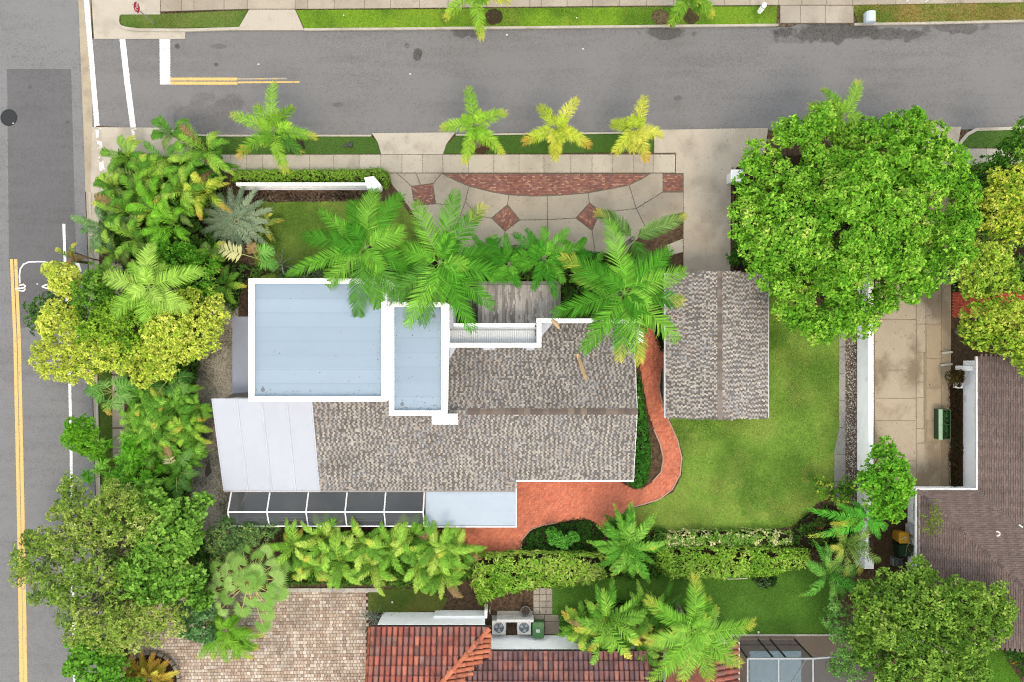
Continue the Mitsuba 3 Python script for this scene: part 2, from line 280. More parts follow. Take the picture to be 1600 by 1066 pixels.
k = top('far_pavement', 'concrete footpath slabs along the far edge of the side street', 'pavement', kind='structure')
put(k, MB().slab(PG([(250, -40), (1700, -60), (1700, 3), (1330, 9), (460, 15), (385, 15), (250, 19)]), 0, .09, A(110, 98, 82)), 'soil')
panels(k, 'panel', lambda x: (-40 - (x - 250) * .008, np.interp(x, [250, 385, 500, 800, 1000, 1220, 1330, 1600], [18, 14, 14, 11, 9, 8, 8, 4])), [251, 284, 303, 350, 387, 462, 480, 522, 570, 610, 655, 700, 760, 828, 846, 886, 926, 968, 1010, 1052, 1093, 1132, 1172, 1216, 1253, 1292, 1332, 1400, 1500, 1600, 1700], A(190, 178, 160))
k = top('driveway_apron', 'pale concrete driveway apron next to the stop sign verge', 'driveway apron', kind='structure')
put(k, MB().slab(PG([(389, 15), (461, 15), (475, 47), (371, 47)]), 0, .12, A(208, 198, 182)), 'concrete')
k = top('driveway_apron', 'concrete driveway apron with a wet dark edge opposite the big tree', 'driveway apron', kind='structure')
put(k, MB().slab(PG([(1224, 9), (1328, 8), (1340, 36), (1338, 39), (1330, 39), (1323, 33), (1300, 31.5), (1290, 35), (1270, 32), (1250, 36), (1235, 41), (1213, 41)]), 0, .045, A(120, 110, 92)), 'soil')
panels(k, 'panel', lambda x: (8.5, 36), [1219, 1251, 1290, 1334], A(192, 182, 166), .12)

# ---- lawns: turf slab plus grass blades
def blades(poly, dens, h, cols, seed, z, wear=()):
    r = np.random.default_rng(seed); x0, y0, x1, y1 = poly.bounds
    n = int((x1 - x0) * (y1 - y0) * dens); p = r.uniform((x0, y0), (x1, y1), (n, 2)); p = p[shapely.contains_xy(poly, p[:, 0], p[:, 1])]; n = len(p)
    a = r.uniform(0, 2 * np.pi, n); hh = h * r.uniform(.5, 1.2, n); w = hh * .16; lean = r.uniform(.3, 1.1, n) * hh
    d = np.stack([np.cos(a), np.sin(a)], 1); s = np.stack([-d[:, 1], d[:, 0]], 1)
    q = np.c_[p, np.full(n, z)]
    v = np.stack([q + np.c_[s * w[:, None], np.zeros(n)], q - np.c_[s * w[:, None], np.zeros(n)], q + np.c_[d * lean[:, None], hh]], 1)
    f = np.arange(3 * n).reshape(-1, 3)
    t = meshkit.fbm(np.c_[p * .5, np.zeros(n)], 4, seed) + r.normal(0, .07, n); t = np.clip((t - .3) / .4, 0, .999) * (len(cols) - 1)
    i = np.floor(t).astype(int); c = np.array(cols); c = c[i] + (c[np.minimum(i + 1, len(cols) - 1)] - c[i]) * (t - i)[:, None]; c = c * r.uniform(.78, 1.22, (n, 1))
    for wx, wy, wr, wc in wear:           # worn, yellowed or weedy patches of the lawn
        q_ = W(wx, wy); dd = np.linalg.norm(p - q_[:2], axis=1) / wr + (meshkit.fbm(np.c_[p * 1.6, p[:, 0] * 0], 3, 5) - .5) * 1.6; m = (dd < 1) & (r.uniform(0, 1, n) < .75); c[m] = np.array(wc) * r.uniform(.8, 1.2, (m.sum(), 1))
    return MB().add(v.reshape(-1, 3), f, np.repeat(c, 3, 0))
def lawn(label, pts, cols, z=.09, dens=700, h=.07, base=None, wear=()):
    poly = pts if hasattr(pts, 'area') else PG(pts)
    k = top('lawn', label, 'lawn', kind='structure')
    put(k, MB().slab(poly, 0, z, base if base is not None else cols[len(cols) // 2]), 'turf')
    part(k, 'grass', blades(poly.buffer(.03), dens, h, cols, len(scene), z - .005, wear), 'leaf', kind='stuff')
G_B = [A(108, 158, 54), A(130, 174, 64), A(150, 184, 78), A(180, 190, 100)]
G_T = [A(92, 140, 36), A(112, 160, 40), A(140, 178, 48), A(156, 160, 70)]
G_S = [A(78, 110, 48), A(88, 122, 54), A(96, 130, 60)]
lawn('narrow grass strip by the stop sign, browner in its middle', [(188, 23), (250, 22), (386, 15.5), (374, 42), (220, 43.5), (198, 42), (188, 36)], [A(92, 134, 50), A(120, 140, 66), A(150, 138, 84)])
lawn('long bright grass strip between far footpath and street', [(462, 15.5), (600, 15), (800, 12.5), (1000, 10.5), (1215, 9), (1213, 37), (1000, 39.5), (800, 41.5), (600, 43.5), (476, 45)], G_T)
lawn('weedy grass strip with brown patches beside the pale mailbox', [(1331, 8.5), (1600, 4), (2000, -4), (2000, 24), (1600, 31), (1450, 34.5), (1342, 36)], [A(110, 148, 52), A(140, 156, 70), A(178, 148, 90), A(120, 156, 50)], h=.12, dens=450)
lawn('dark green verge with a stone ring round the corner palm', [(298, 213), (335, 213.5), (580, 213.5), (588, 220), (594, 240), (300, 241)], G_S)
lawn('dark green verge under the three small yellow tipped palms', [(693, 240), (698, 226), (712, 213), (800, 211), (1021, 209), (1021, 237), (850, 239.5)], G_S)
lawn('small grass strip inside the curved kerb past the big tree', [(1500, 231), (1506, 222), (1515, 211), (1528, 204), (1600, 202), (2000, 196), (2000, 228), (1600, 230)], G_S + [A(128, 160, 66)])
lawn('shaded olive front lawn behind the low white wall', [(405, 316), (600, 314), (622, 310), (640, 335), (660, 360), (680, 400), (670, 450), (400, 450), (395, 360)], [A(108, 146, 52), A(124, 158, 60), A(142, 166, 72), A(158, 168, 86)])
lawn('wide bright back lawn curving round the garage', [(1195, 440), (1260, 470), (1312, 500), (1312, 715), (1300, 765), (1265, 798), (1240, 822), (1200, 828), (1040, 828), (985, 830), (965, 815), (975, 803), (985, 795), (1010, 790), (1052, 770), (1066, 742), (1067, 710), (1060, 688), (1047, 657), (1040, 640), (1040, 440)], G_B, dens=1000, wear=[(985, 812, 1.1, A(168, 138, 92)), (1010, 800, .8, A(184, 168, 92)), (1050, 805, 1.6, A(172, 178, 92)), (1290, 742, 1.3, A(186, 190, 96)), (1085, 690, .9, A(164, 178, 92)), (1150, 720, 1.0, A(160, 178, 88)), (1225, 560, .8, A(160, 176, 84)), (1250, 690, 1.2, A(98, 150, 48)), (1180, 770, 1.3, A(100, 150, 50)), (1100, 670, .9, A(92, 142, 46)), (1300, 640, .7, A(150, 160, 80)), (1120, 760, .5, A(150, 140, 84))])
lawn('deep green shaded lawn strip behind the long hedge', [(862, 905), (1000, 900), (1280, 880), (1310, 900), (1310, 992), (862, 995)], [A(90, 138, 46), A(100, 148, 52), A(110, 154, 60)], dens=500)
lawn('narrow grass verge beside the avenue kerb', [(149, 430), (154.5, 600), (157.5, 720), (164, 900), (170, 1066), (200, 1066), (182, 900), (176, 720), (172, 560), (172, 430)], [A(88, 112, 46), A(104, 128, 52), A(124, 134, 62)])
lawn('mossy grass corner below the broad leaved palm row', [(576, 922), (650, 920), (700, 935), (690, 955), (600, 958), (574, 958)], [A(104, 132, 52), A(134, 136, 68), A(156, 130, 80)])
lawn('bright grass corner behind the brown roofed neighbour', [(1500, 1000), (1560, 1003), (1575, 1035), (1600, 1070), (1700, 1200), (1440, 1200)], [A(84, 130, 36), A(96, 146, 40), A(104, 156, 44)])

# ---- near pavement, driveway, patio slabs
k = top('near_pavement', 'concrete footpath slabs in front of the corner house', 'pavement', kind='structure')
put(k, MB().slab(PG([(300, 242), (600, 242), (1055, 240), (1055, 270.5), (300, 271)]), 0, .115, A(120, 108, 92)), 'concrete')
panels(k, 'panel', lambda x: (241.5, 270), [300, 335, 360, 385, 410, 447, 484, 521, 561, 595, 628, 660, 692, 732, 771, 811, 850, 892, 925, 957, 990, 1021, 1055], A(204, 194, 176))
k = top('driveway_apron', 'concrete apron of the neighbouring drive beyond the big tree', 'driveway apron', kind='structure')
put(k, MB().slab(PG([(1400, 198), (1502, 198), (1496, 232), (1400, 232)]), 0, .11, A(204, 194, 178)), 'concrete')
k = top('side_pavement', 'short concrete footpath beyond the big green tree', 'pavement', kind='structure')
panels(k, 'panel', lambda x: (232, 258), [1440, 1490, 1541, 1590, 1640, 1700, 1800], A(190, 184, 172))
k = top('avenue_pavement', 'concrete footpath beside the avenue under the jungle planting', 'pavement', kind='structure')
panels(k, 'panel', lambda x: (176, 194), [0, 1], CON, skip=(0,))
for a, b in ((400, 445), (447, 490), (492, 535), (537, 585), (587, 630), (632, 668), (670, 715)):
    x0, x1 = 172 + (a - 400) * .014, 191 + (a - 400) * .014
    part(k, 'panel', MB().slab(PG([(x0, a), (x1, a), (x1 + .5, b), (x0 + .5, b)]), 0, .13, np.array(A(186, 174, 160)) * rng.uniform(.9, 1.05)), 'concrete')
k = top('driveway_apron', 'pale concrete apron joining street and footpath between two verges', 'driveway apron', kind='structure')
put(k, MB().slab(PG([(581, 208), (711, 207), (698, 224), (692, 241), (595.5, 241), (590, 222)]), 0, .11, A(212, 203, 186)), 'concrete')
k = top('garage_driveway', 'plain pale concrete drive running down to the garage', 'driveway', kind='structure')
put(k, MB().slab(PG([(1022, 203), (1200, 200), (1195, 240), (1150, 262), (1142, 290), (1141, 440), (1068, 440), (1068.3, 270.5), (1056, 270.5), (1056, 238.5), (1022, 239)]), 0, .125, A(208, 196, 178)), 'concrete')

drive = PG([(608, 271), (1067.5, 271), (1067.5, 332), (1050, 336), (1030, 346), (1010, 358), (985, 385), (960, 420), (700, 420), (672, 380), (655, 348), (640, 325), (626, 305), (612, 288)])
lens = PG([(690, 271.3), (710, 281), (733, 291), (770, 300.5), (800, 305), (830, 306.5), (860, 306), (890, 304), (919, 301.5), (955, 295), (983, 289), (1002, 280), (1016, 271.3)])
squares = [PG([(643, 291.5), (676, 287), (680.5, 318.5), (648, 321)]), PG([(793, 320), (812, 344), (789, 361), (768, 341)]), PG([(921, 317.5), (938, 330), (925, 360), (900, 341)]), PG([(1036, 271.3), (1067, 271.3), (1067, 300.5), (1036, 300.5)])]
bricked = unary_union([lens] + squares)
joint = unary_union([PL(p).buffer(.02) for p in ([(643, 291.5), (632, 281), (620, 271)], [(657, 289), (650, 271)], [(676, 288), (690, 271)], [(733, 291), (727, 315), (717, 345), (700, 372)], [(680.5, 318.5), (700, 320), (717, 345)], [(795, 304), (793, 320)],
        [(768, 341), (745, 337), (727, 315)], [(812, 344), (855, 343.5), (900, 341)], [(855, 306), (855.5, 380)], [(919, 301.5), (921, 317.5)], [(938, 330), (960, 330), (994, 326), (1036, 300)], [(983, 289), (994, 326), (1010, 358)],
        [(1036, 300), (1036, 271)], [(648, 321), (655, 345)], [(789, 361), (786, 400)], [(925, 360), (930, 395)])])
k = top('front_driveway', 'curved front driveway of grey concrete slabs with red brick insets', 'driveway', kind='structure')
put(k, MB().slab(drive, 0, .10, A(120, 108, 94)), 'concrete')
for g in sorted(drive.difference(bricked.buffer(.03)).difference(joint).geoms, key=lambda g: -g.area):
    if g.area > .15: part(k, 'panel', MB().slab(g.buffer(-.006), .02, .128 + rng.uniform(-.004, .004), np.array(A(188, 176, 158)) * rng.uniform(.93, 1.07)), 'concrete')
def bricks(poly, ang, bw, bh, cols, z0, z1, seed, gap=.012, bond=.5, lift=.004):
    r = np.random.default_rng(seed); cx, cy = poly.centroid.x, poly.centroid.y; R = math.hypot(poly.bounds[2] - poly.bounds[0], poly.bounds[3] - poly.bounds[1]) / 2 + bw
    ca, sa = math.cos(ang), math.sin(ang); mb = MB(); ny, nx = int(R / bh) + 1, int(R / bw) + 2
    j, i = np.meshgrid(np.arange(-ny, ny + 1), np.arange(-nx, nx + 1), indexing='ij'); u = ((i + bond * (j % 2)) * bw).ravel(); w = (j * bh).ravel()
    x, y = cx + u * ca - w * sa, cy + u * sa + w * ca; ok = shapely.contains_xy(poly.buffer(-min(bw, bh) * .25), x, y); x, y = x[ok], y[ok]; n = len(x)
    hx, hy = bw / 2 - gap / 2, bh / 2 - gap / 2; zt = z1 + r.uniform(-lift, lift, n); k_ = .006
    def ring(a, b, z): return np.stack([np.stack([x + sx * a * ca - sy * b * sa, y + sx * a * sa + sy * b * ca, z], 1) for sx, sy in ((-1, -1), (1, -1), (1, 1), (-1, 1))], 1)
    v = np.concatenate([ring(hx, hy, np.full(n, z0)), ring(hx, hy, zt - k_), ring(hx - k_, hy - k_, zt)], 1)
    f = np.array([(0, 1, 5, 4), (1, 2, 6, 5), (2, 3, 7, 6), (3, 0, 4, 7), (4, 5, 9, 8), (5, 6, 10, 9), (6, 7, 11, 10), (7, 4, 8, 11), (8, 9, 10, 11)])
    c = np.array(cols)[r.integers(0, len(cols), n)] * r.uniform(.85, 1.15, (n, 1))
    return mb.add(v.reshape(-1, 3), (f[None] + 12 * np.arange(n)[:, None, None]).reshape(-1, 4), np.repeat(c, 12, 0))
BR = [A(152, 104, 92), A(162, 110, 96), A(142, 100, 92), A(168, 118, 102), A(150, 110, 102), A(190, 146, 124)]
part(k, 'brick_inset', bricks(lens.buffer(-.02), 0, .22, .11, BR, .05, .13, 3), 'brick', kind='stuff', label='long lens shaped inset of red bricks along the footpath')
for s, a, lb in zip(squares, (math.radians(5), math.radians(50), math.radians(-55), 0), ('square brick inset near the hedge end', 'diamond brick inset in the middle of the drive', 'diamond brick inset near the triangle palm', 'square brick inset at the garage drive')):
    part(k, 'brick_inset', bricks(s.buffer(-.02), a, .21, .105, [c for c in BR], .05, .13, 9, bond=0.5), 'brick', kind='stuff', label=lb)
k = top('stepping_slab', 'single pale concrete slab in the bed beside the garage drive', 'slab')
put(k, MB().slab(PG([(1042, 383), (1067, 373), (1067, 394), (1046, 399)]), .0, .12, A(208, 198, 184)), 'concrete')

# red brick path and patio
path = PG([(993, 505), (1040, 505), (1040, 560), (1032, 585), (1030, 605), (1037, 640), (1046, 660), (1058, 688), (1064.5, 715), (1062, 742), (1050, 764), (1030, 779), (1005, 787), (985, 792), (970, 803), (962, 815), (950, 827), (938, 823), (925, 813), (895, 812), (868, 818), (845, 822), (828, 829), (817, 843), (812, 866), (742, 866), (712, 850), (690, 822), (660, 790), (660, 755), (806, 742), (955, 742), (975, 757), (990, 764), (1005, 762), (1022, 752), (1034, 737), (1037, 715), (1031, 690), (1022, 670), (1012, 640), (1003, 590), (995, 545)])
k = top('brick_path', 'winding red brick path widening into a patio behind the house', 'path', kind='structure')
put(k, MB().slab(path, 0, .115, A(206, 118, 94)), 'concrete')
RED = [A(240, 142, 108), A(244, 146, 111), A(235, 136, 103), A(246, 152, 119), A(236, 142, 112), A(226, 130, 102)]
part(k, 'brick', bricks(path, math.radians(45), .21, .105, RED, .05, .13, 5, gap=.008), 'brick', kind='stuff')
for nm, pts in (('edging', [(1062, 742), (1050, 765), (1030, 780), (1005, 788), (985, 793), (970, 804)]), ('edging', [(1032, 585), (1029.5, 605), (1036.5, 640), (1046, 660), (1058.5, 688), (1065, 715), (1062.5, 742)]), ('edging', [(1022, 672), (1031, 692), (1036.5, 716), (1033, 738), (1020, 752)]), ('edging', [(812, 866), (816, 843), (828, 828.5), (845, 821.5), (868, 817)])):
    part(k, nm, MB().slab(PL(pts).buffer(.045), .0, .16, A(214, 170, 150)), 'concrete')

# gravel side yard, bed edging, neighbour slabs, paver court
flat('side_yard', 'sandy grey gravel side yard between house and avenue planting', [(285, 470), (372, 470), (372, 850), (285, 850), (292, 700)], A(194, 186, 170), 'gravel', .09, 'gravel yard')
k = top('oil_stain', 'dark oval stain on the sandy gravel side yard', 'stain', kind='structure')
_p = [(325 + 4.5 * math.cos(a) * (1 + .3 * math.sin(3 * a)), 733 + 13 * math.sin(a) * (1 + .2 * math.cos(2 * a + 1))) for a in np.linspace(0, 6.2, 24)]
put(k, MB().slab(PG(_p), .07, .095, A(104, 96, 86)), 'gravel')
k = top('mowing_strip', 'pale concrete strip along the edge of the back lawn', 'edging', kind='structure')
for a, b in zip(range(500, 800, 42), range(542, 842, 42)): part(k, 'panel', MB().slab(PG([(1311 if a < 700 else 1304, a + .8), (1321, a + .8), (1321, b), (1311 if a < 660 else 1303, b)]), 0, .125, np.array(A(178, 174, 168)) * rng.uniform(.86, 1.05)), 'concrete')
flat('gravel_bed', 'strip of brown gravel with white chips beside the garden wall', [(1321, 440), (1339, 440), (1339, 800), (1321, 800)], A(124, 106, 92), 'gravel', .1, 'gravel bed')
r = np.random.default_rng(4); mb = MB(); bx = np.array(W(1338, 0)[0] - W(1321, 0)[0])
pp = np.stack([W(1315, 0)[0] + bx * 1.35 * r.uniform(0, 1, 2600) ** .55, r.uniform(W(0, 800)[1], W(0, 480)[1], 2600)], 1)
for (x, y), s, a in zip(pp, r.uniform(.02, .06, len(pp)), r.uniform(0, 6.3, len(pp))):
    c = A(*[(236, 232, 226), (120, 98, 84), (84, 70, 62), (196, 186, 174)][r.integers(0, 4)])
    o = np.array([[math.cos(a), math.sin(a), 0], [-math.sin(a), math.cos(a), 0], [-math.cos(a), -math.sin(a), 0], [math.sin(a), -math.cos(a), 0]]) * s
    mb.add(np.vstack([o + [x, y, .1], [[x, y, .1 + s]]]), [(0, 1, 4), (1, 2, 4), (2, 3, 4), (3, 0, 4)], c)
k = top('stone_chips', 'white and brown stone chips scattered along the garden wall', 'stone chips', kind='stuff'); put(k, mb, 'matte')
flat('neighbour_ground', 'damp brown earth beside the neighbouring house wall', [(1366, 430), (1700, 380), (1700, 560), (1520, 560), (1520, 780), (1440, 780), (1440, 900), (1366, 900)], A(92, 74, 52), 'soil', .075, 'earth')
k = top('neighbour_patio', 'stained tan concrete patio slabs beyond the white garden wall', 'patio', kind='structure')
put(k, MB().slab(PG([(1366, 262), (1486, 262), (1486, 768), (1366, 768)]), 0, .10, A(168, 150, 124)), 'concrete')
PT = A(202, 187, 166)
for a, b, c, d, t in ((1367, 1431, 440, 499, 1), (1367, 1431, 500, 578, 1), (1367, 1431, 579, 622, 1), (1367, 1431, 623, 657, 1.02), (1367, 1431, 658, 720, .98), (1367, 1431, 721, 768, .95), (1432, 1446, 440, 506, .98), (1432, 1446, 507, 550, .96), (1432, 1443, 551, 597, 1), (1432, 1443, 598, 621, 1.05), (1432, 1443, 622, 669, 1),
                      (1432, 1446, 670, 692, 1), (1432, 1469, 693, 740, .92), (1432, 1469, 741, 768, .85), (1447, 1470, 440, 475, .9), (1447, 1470, 476, 506, .92), (1447, 1470, 507, 560, .84), (1447, 1470, 561, 606, .82), (1447, 1470, 607, 657, .86), (1447, 1470, 658, 692, .84), (1444, 1446.5, 551, 621, .7), (1444, 1446.5, 622, 692, .7), (1471, 1486, 440, 545, .72), (1471, 1486, 546, 598, .74), (1471, 1486, 599, 690, .7), (1471, 1486, 691, 717, .76), (1471, 1486, 718, 768, .7)):
    part(k, 'panel', MB().slab(PG([(a, c), (b, c), (b, d), (a, d)]).buffer(-.005, join_style=2), .02, .125 + rng.uniform(-.005, .005), np.array(PT) * t * np.array([1, .98 if t > .9 else .93, .95 if t > .9 else .80])), 'patio_concrete')
k = top('red_walkway', 'red brick walkway beside the neighbouring patio', 'path', kind='structure')
rw = PG([(1487, 457), (1700, 457), (1700, 496), (1487, 496)]); put(k, MB().slab(rw, 0, .10, A(128, 62, 46)), 'soil')
part(k, 'brick', bricks(rw, 0, .21, .105, [A(196, 84, 56), A(204, 92, 62), A(186, 80, 58)], .05, .125, 6), 'brick', kind='stuff')
k = top('paver_court', 'tan cobble paver court of the tile roofed neighbour', 'driveway', kind='structure')
pc = PG([(200, 930), (420, 924), (575, 922), (575, 1200), (200, 1200)]); put(k, MB().slab(pc, 0, .09, A(104, 84, 70)), 'soil')
part(k, 'paver', bricks(pc, math.radians(1), .235, .235, [A(214, 192, 172), A(224, 206, 188), A(200, 176, 154), A(190, 164, 146), A(232, 216, 200), A(208, 184, 166)], .05, .12, 8, gap=.022, bond=.3, lift=.006), 'concrete', kind='stuff')
k = top('court_kerb', 'pale kerb stones along the top edge of the paver court', 'kerb', kind='structure')
for a in range(430, 576, 18): part(k, 'kerbstone', MB().slab(PG([(a, 919), (a + 17.4, 919), (a + 17.4, 925), (a, 925)]), 0, .17, np.array(A(214, 206, 194)) * rng.uniform(.93, 1.04)), 'concrete')
k = top('garden_walk', 'short walk of pale square pavers leading to the green bin', 'path', kind='structure')
for r0 in range(4):
    for c0 in range(3): part(k, 'paver', MB().slab(PG([(833.5 + c0 * 10, 919 + r0 * 10.4), (842.8 + c0 * 10, 919 + r0 * 10.4), (842.8 + c0 * 10, 928.6 + r0 * 10.4), (833.5 + c0 * 10, 928.6 + r0 * 10.4)]), 0, .12, np.array(A(188, 176, 162)) * rng.uniform(.85, 1.1)), 'concrete')
for a, b, c, d in ((851, 874, 961, 971), (851, 874, 972, 991), (833, 850, 961, 975)): part(k, 'paver', MB().slab(PG([(a, c), (b, c), (b, d), (a, d)]), 0, .12, np.array(A(180, 164, 146)) * rng.uniform(.9, 1.05)), 'concrete')
# ================================================================ BUILDINGS
def shingles(poly_uv, org, u, v, tab, expo, cols, seed, lift=.02, jit=.35, thick=.018, mixup=.09, wave=2.4, tone=.12):
    """courses of single shingle tabs on the roof plane org + a*u + b*v (b runs upslope), clipped to poly_uv"""
    r = np.random.default_rng(seed); x0, y0, x1, y1 = poly_uv.bounds; n = np.cross(u, v); n = n if n[2] > 0 else -n
    nx, ny = int((x1 - x0) / tab) + 2, int((y1 - y0) / expo) + 2
    j, i = np.meshgrid(np.arange(ny), np.arange(nx), indexing='ij')
    a = x0 + (i + .5 * (j % 2) + (meshkit.noise(np.stack([j * .21, i * .07, i * 0 + seed], -1)) - .5) * wave + r.uniform(-jit, jit, i.shape) * .3 - .5) * tab; b = y0 + j * expo + r.uniform(-.012, .012, j.shape)
    a, b = a.ravel(), b.ravel(); w = tab * (r.uniform(.42, .52, len(a)) if tone > .05 else np.full(len(a), .505)); h = expo * 1.15
    ok = shapely.contains_xy(poly_uv.buffer(.03), a, b + expo * .5); a, b, w = a[ok], b[ok], w[ok]; m = len(a)
    lo = lift * r.uniform(.5, 1.5, m) + thick
    def P(aa, bb, cc): return org + aa[:, None] * u + bb[:, None] * v + cc[:, None] * n
    hi = np.minimum(b + h, y1 + .02)
    vv = np.stack([P(a - w, b, lo * 0 - .01), P(a + w, b, lo * 0 - .01), P(a - w, b, lo), P(a + w, b, lo), P(a + w * .98, hi, lo * 0 + .004), P(a - w * .98, hi, lo * 0 + .004)], 1)
    f = np.array([(0, 1, 3), (0, 3, 2), (2, 3, 4), (2, 4, 5), (0, 2, 5), (1, 4, 3)])
    half = len(cols) // 2; odd = (i.ravel()[ok] % 2 == 0) ^ (r.uniform(0, 1, m) < mixup)     # broad tab, then slot, along each course
    t = np.clip(meshkit.noise(np.c_[a * .4, b * .4, a * 0 + seed]) * .5 + r.uniform(0, .5, m), 0, .999)
    ci = np.where(odd, half + (t * (len(cols) - half)).astype(int), (t * half).astype(int)); c = np.array(cols)[ci] * r.uniform(1 - tone, 1 + tone, (m, 1))
    return MB().add(vv.reshape(-1, 3), (f[None] + 6 * np.arange(m)[:, None, None]).reshape(-1, 3), np.repeat(c, 6, 0))

def roof_plane(key, name, corners, tab, expo, cols, seed, base, thick=.12, label=None, **kw):
    """a slab under the shingles plus the shingles; corners: first two are the eave"""
    c = [np.asarray(x, float) for x in corners]; u = c[1] - c[0]; u /= np.linalg.norm(u); n = np.cross(u, c[-1] - c[0]); n /= np.linalg.norm(n); n = n if n[2] > 0 else -n; v = np.cross(n, u)
    v = v if v[2] > 0 else -v
    uv = [((p - c[0]) @ u, (p - c[0]) @ v) for p in c]; pg = Polygon(uv).buffer(0)
    s = trimesh.creation.extrude_polygon(pg, thick); vv = c[0] + s.vertices[:, :1] * u + s.vertices[:, 1:2] * v + (s.vertices[:, 2:] - thick) * n
    f = s.faces if np.linalg.det(np.array([u, v, n])) > 0 else s.faces[:, ::-1]
    k = part(key, name, MB().add(vv, f, base), 'shingle', label=label)
    put(k + '__shingle', shingles(pg, c[0], u, v, tab, expo, cols, seed, **kw), 'shingle'); labels[k + '__shingle'] = {'kind': 'stuff'}
    return k

SH = [A(118, 112, 107), A(136, 131, 127), A(126, 120, 113), A(144, 143, 146), A(190, 181, 170), A(206, 197, 185), A(184, 179, 176), A(198, 180, 166)]
SHD = A(104, 94, 88)
STUC = (.78, .78, .77)
zE, zR = 2.49, 4.10                 # eave and ridge of the old house
Yr = -4.58; slope = (zR - zE) / (10.05 - 4.58)
def zs(y): return zR + (y - Yr) * slope        # south plane carried on up past the ridge
def zn(y): return zR - (y - Yr) * .25          # north plane
house = top('corner_house', 'white house with a tall flat roofed block, grey shingle roof and screened pool porch', 'house')
# walls
mb = MB().box(-12.95, 7.7, -9.5, 1.2, .0, 2.35, STUC); mb.box(-19.0, -12.96, -9.5, -3.9, .0, 2.3, STUC)
part(house, 'wall', mb, 'stucco')
mb = MB().add([(7.7, -9.5, 2.3), (7.7, Yr, 2.3), (7.7, 1.2, 2.3), (7.7, -9.5, zs(-9.5) - .14), (7.7, Yr, zR - .16), (7.7, 1.2, zn(1.2) - .14)], [(0, 1, 4), (0, 4, 3), (1, 2, 5), (1, 5, 4)], STUC)
part(house, 'gable_wall', mb, 'stucco')
# shingle planes
k = roof_plane(house, 'roof', [(.26, -9.32, zs(-9.32)), (8.12, -9.32, zs(-9.32)), (8.12, Yr, zR), (.26, Yr, zR)], .15, .125, SH, 21, SHD, label='grey brown shingle slope on the garden side')
roof_plane(house, 'roof', [(-12.95, -10.05, zE), (.26, -10.05, zE), (.26, Yr, zR), (-4.16, Yr, zR), (-4.16, -4.7, zs(-4.7)), (-7.8, -4.7, zs(-4.7)), (-7.8, -3.72, zs(-3.72)), (-12.95, -3.72, zs(-3.72))], .15, .125, SH, 22, SHD, label='grey brown shingle slope above the screened porch')
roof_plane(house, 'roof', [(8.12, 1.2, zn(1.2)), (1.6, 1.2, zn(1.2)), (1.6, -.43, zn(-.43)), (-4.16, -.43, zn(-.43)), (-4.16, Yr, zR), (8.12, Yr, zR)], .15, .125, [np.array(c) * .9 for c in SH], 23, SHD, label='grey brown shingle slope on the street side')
def caps(key, a, b, n, w, drop, cols, seed):
    r = np.random.default_rng(seed); a, b = np.asarray(a, float), np.asarray(b, float); d = (b - a) / n; dn = d / np.linalg.norm(d); s = np.array([-dn[1], dn[0], 0])
    for i in range(n):
        p, q = a + d * i, a + d * (i + 1.12); c = np.array(cols[r.integers(0, len(cols))]) * r.uniform(.9, 1.1); e = .03
        v = [p + s * w - UP * (drop - .02), p + UP * .05, p - s * w - UP * (drop - .02), q + s * w - UP * (drop - .0 + .0), q + UP * .025, q - s * w - UP * drop]
        v += [x - UP * .05 for x in v]
        part(key, 'ridge_cap', MB().add(v, [(0, 1, 4), (0, 4, 3), (1, 2, 5), (1, 5, 4), (0, 6, 7), (0, 7, 1), (1, 7, 8), (1, 8, 2), (3, 4, 10), (3, 10, 9), (4, 5, 11), (4, 11, 10)], c), 'shingle')
caps(house, (-2.9, Yr, zR + .02), (8.14, Yr, zR + .02), 27, .22, .05, [A(126, 112, 102), A(142, 128, 116), A(116, 104, 96)], 5)
# white metal roof: five pans with standing seams
for i in range(4):
    x0 = -19.40 + i * 1.612; x1 = x0 + 1.605
    v = []
    for x in (x0, x1):
        for y in (-10.05, -3.72): v += [(x, y, zs(y) + .03), (x, y, zs(y) - .05)]
    part(house, 'roof_panel', MB().add(v, [(0, 4, 6, 2), (1, 3, 7, 5), (0, 1, 5, 4), (2, 6, 7, 3), (0, 2, 3, 1), (4, 5, 7, 6)], np.array(A(198, 202, 214)) * rng.uniform(.97, 1.03)), 'white_metal', label='white metal roof pan' if i == 0 else None)
for i in range(5):
    x = -19.40 + i * 1.612
    part(house, 'roof_seam', MB().bar((x, -10.05, zs(-10.05) + .045), (x, -3.72, zs(-3.72) + .045), .05, .05, A(214, 218, 228)), 'white_metal')
mb = MB().bar((-19.40, -10.1, zE - .04), (-12.9, -10.1, zE - .04), .10, .14, A(176, 176, 180)); part(house, 'gutter', mb, 'paint', label='grey drip edge of the white metal roof')
mb = MB().bar((-12.9, -10.12, zE - .02), (.2, -10.12, zE - .02), .10, .12, A(150, 146, 144)); part(house, 'gutter', mb, 'paint')
mb = MB().bar((.27, -9.38, zs(-9.32) - .02), (8.14, -9.38, zs(-9.32) - .02), .13, .13, A(240, 240, 242)); part(house, 'gutter', mb, 'paint', label='white gutter above the red patio')
mb = MB().bar((8.15, -9.38, zs(-9.38) - .06), (8.15, Yr, zR - .06), .05, .16, A(236, 236, 236)).bar((8.15, Yr, zR - .06), (8.15, 1.2, zn(1.2) - .06), .05, .16, A(236, 236, 236)); part(house, 'fascia', mb, 'paint')
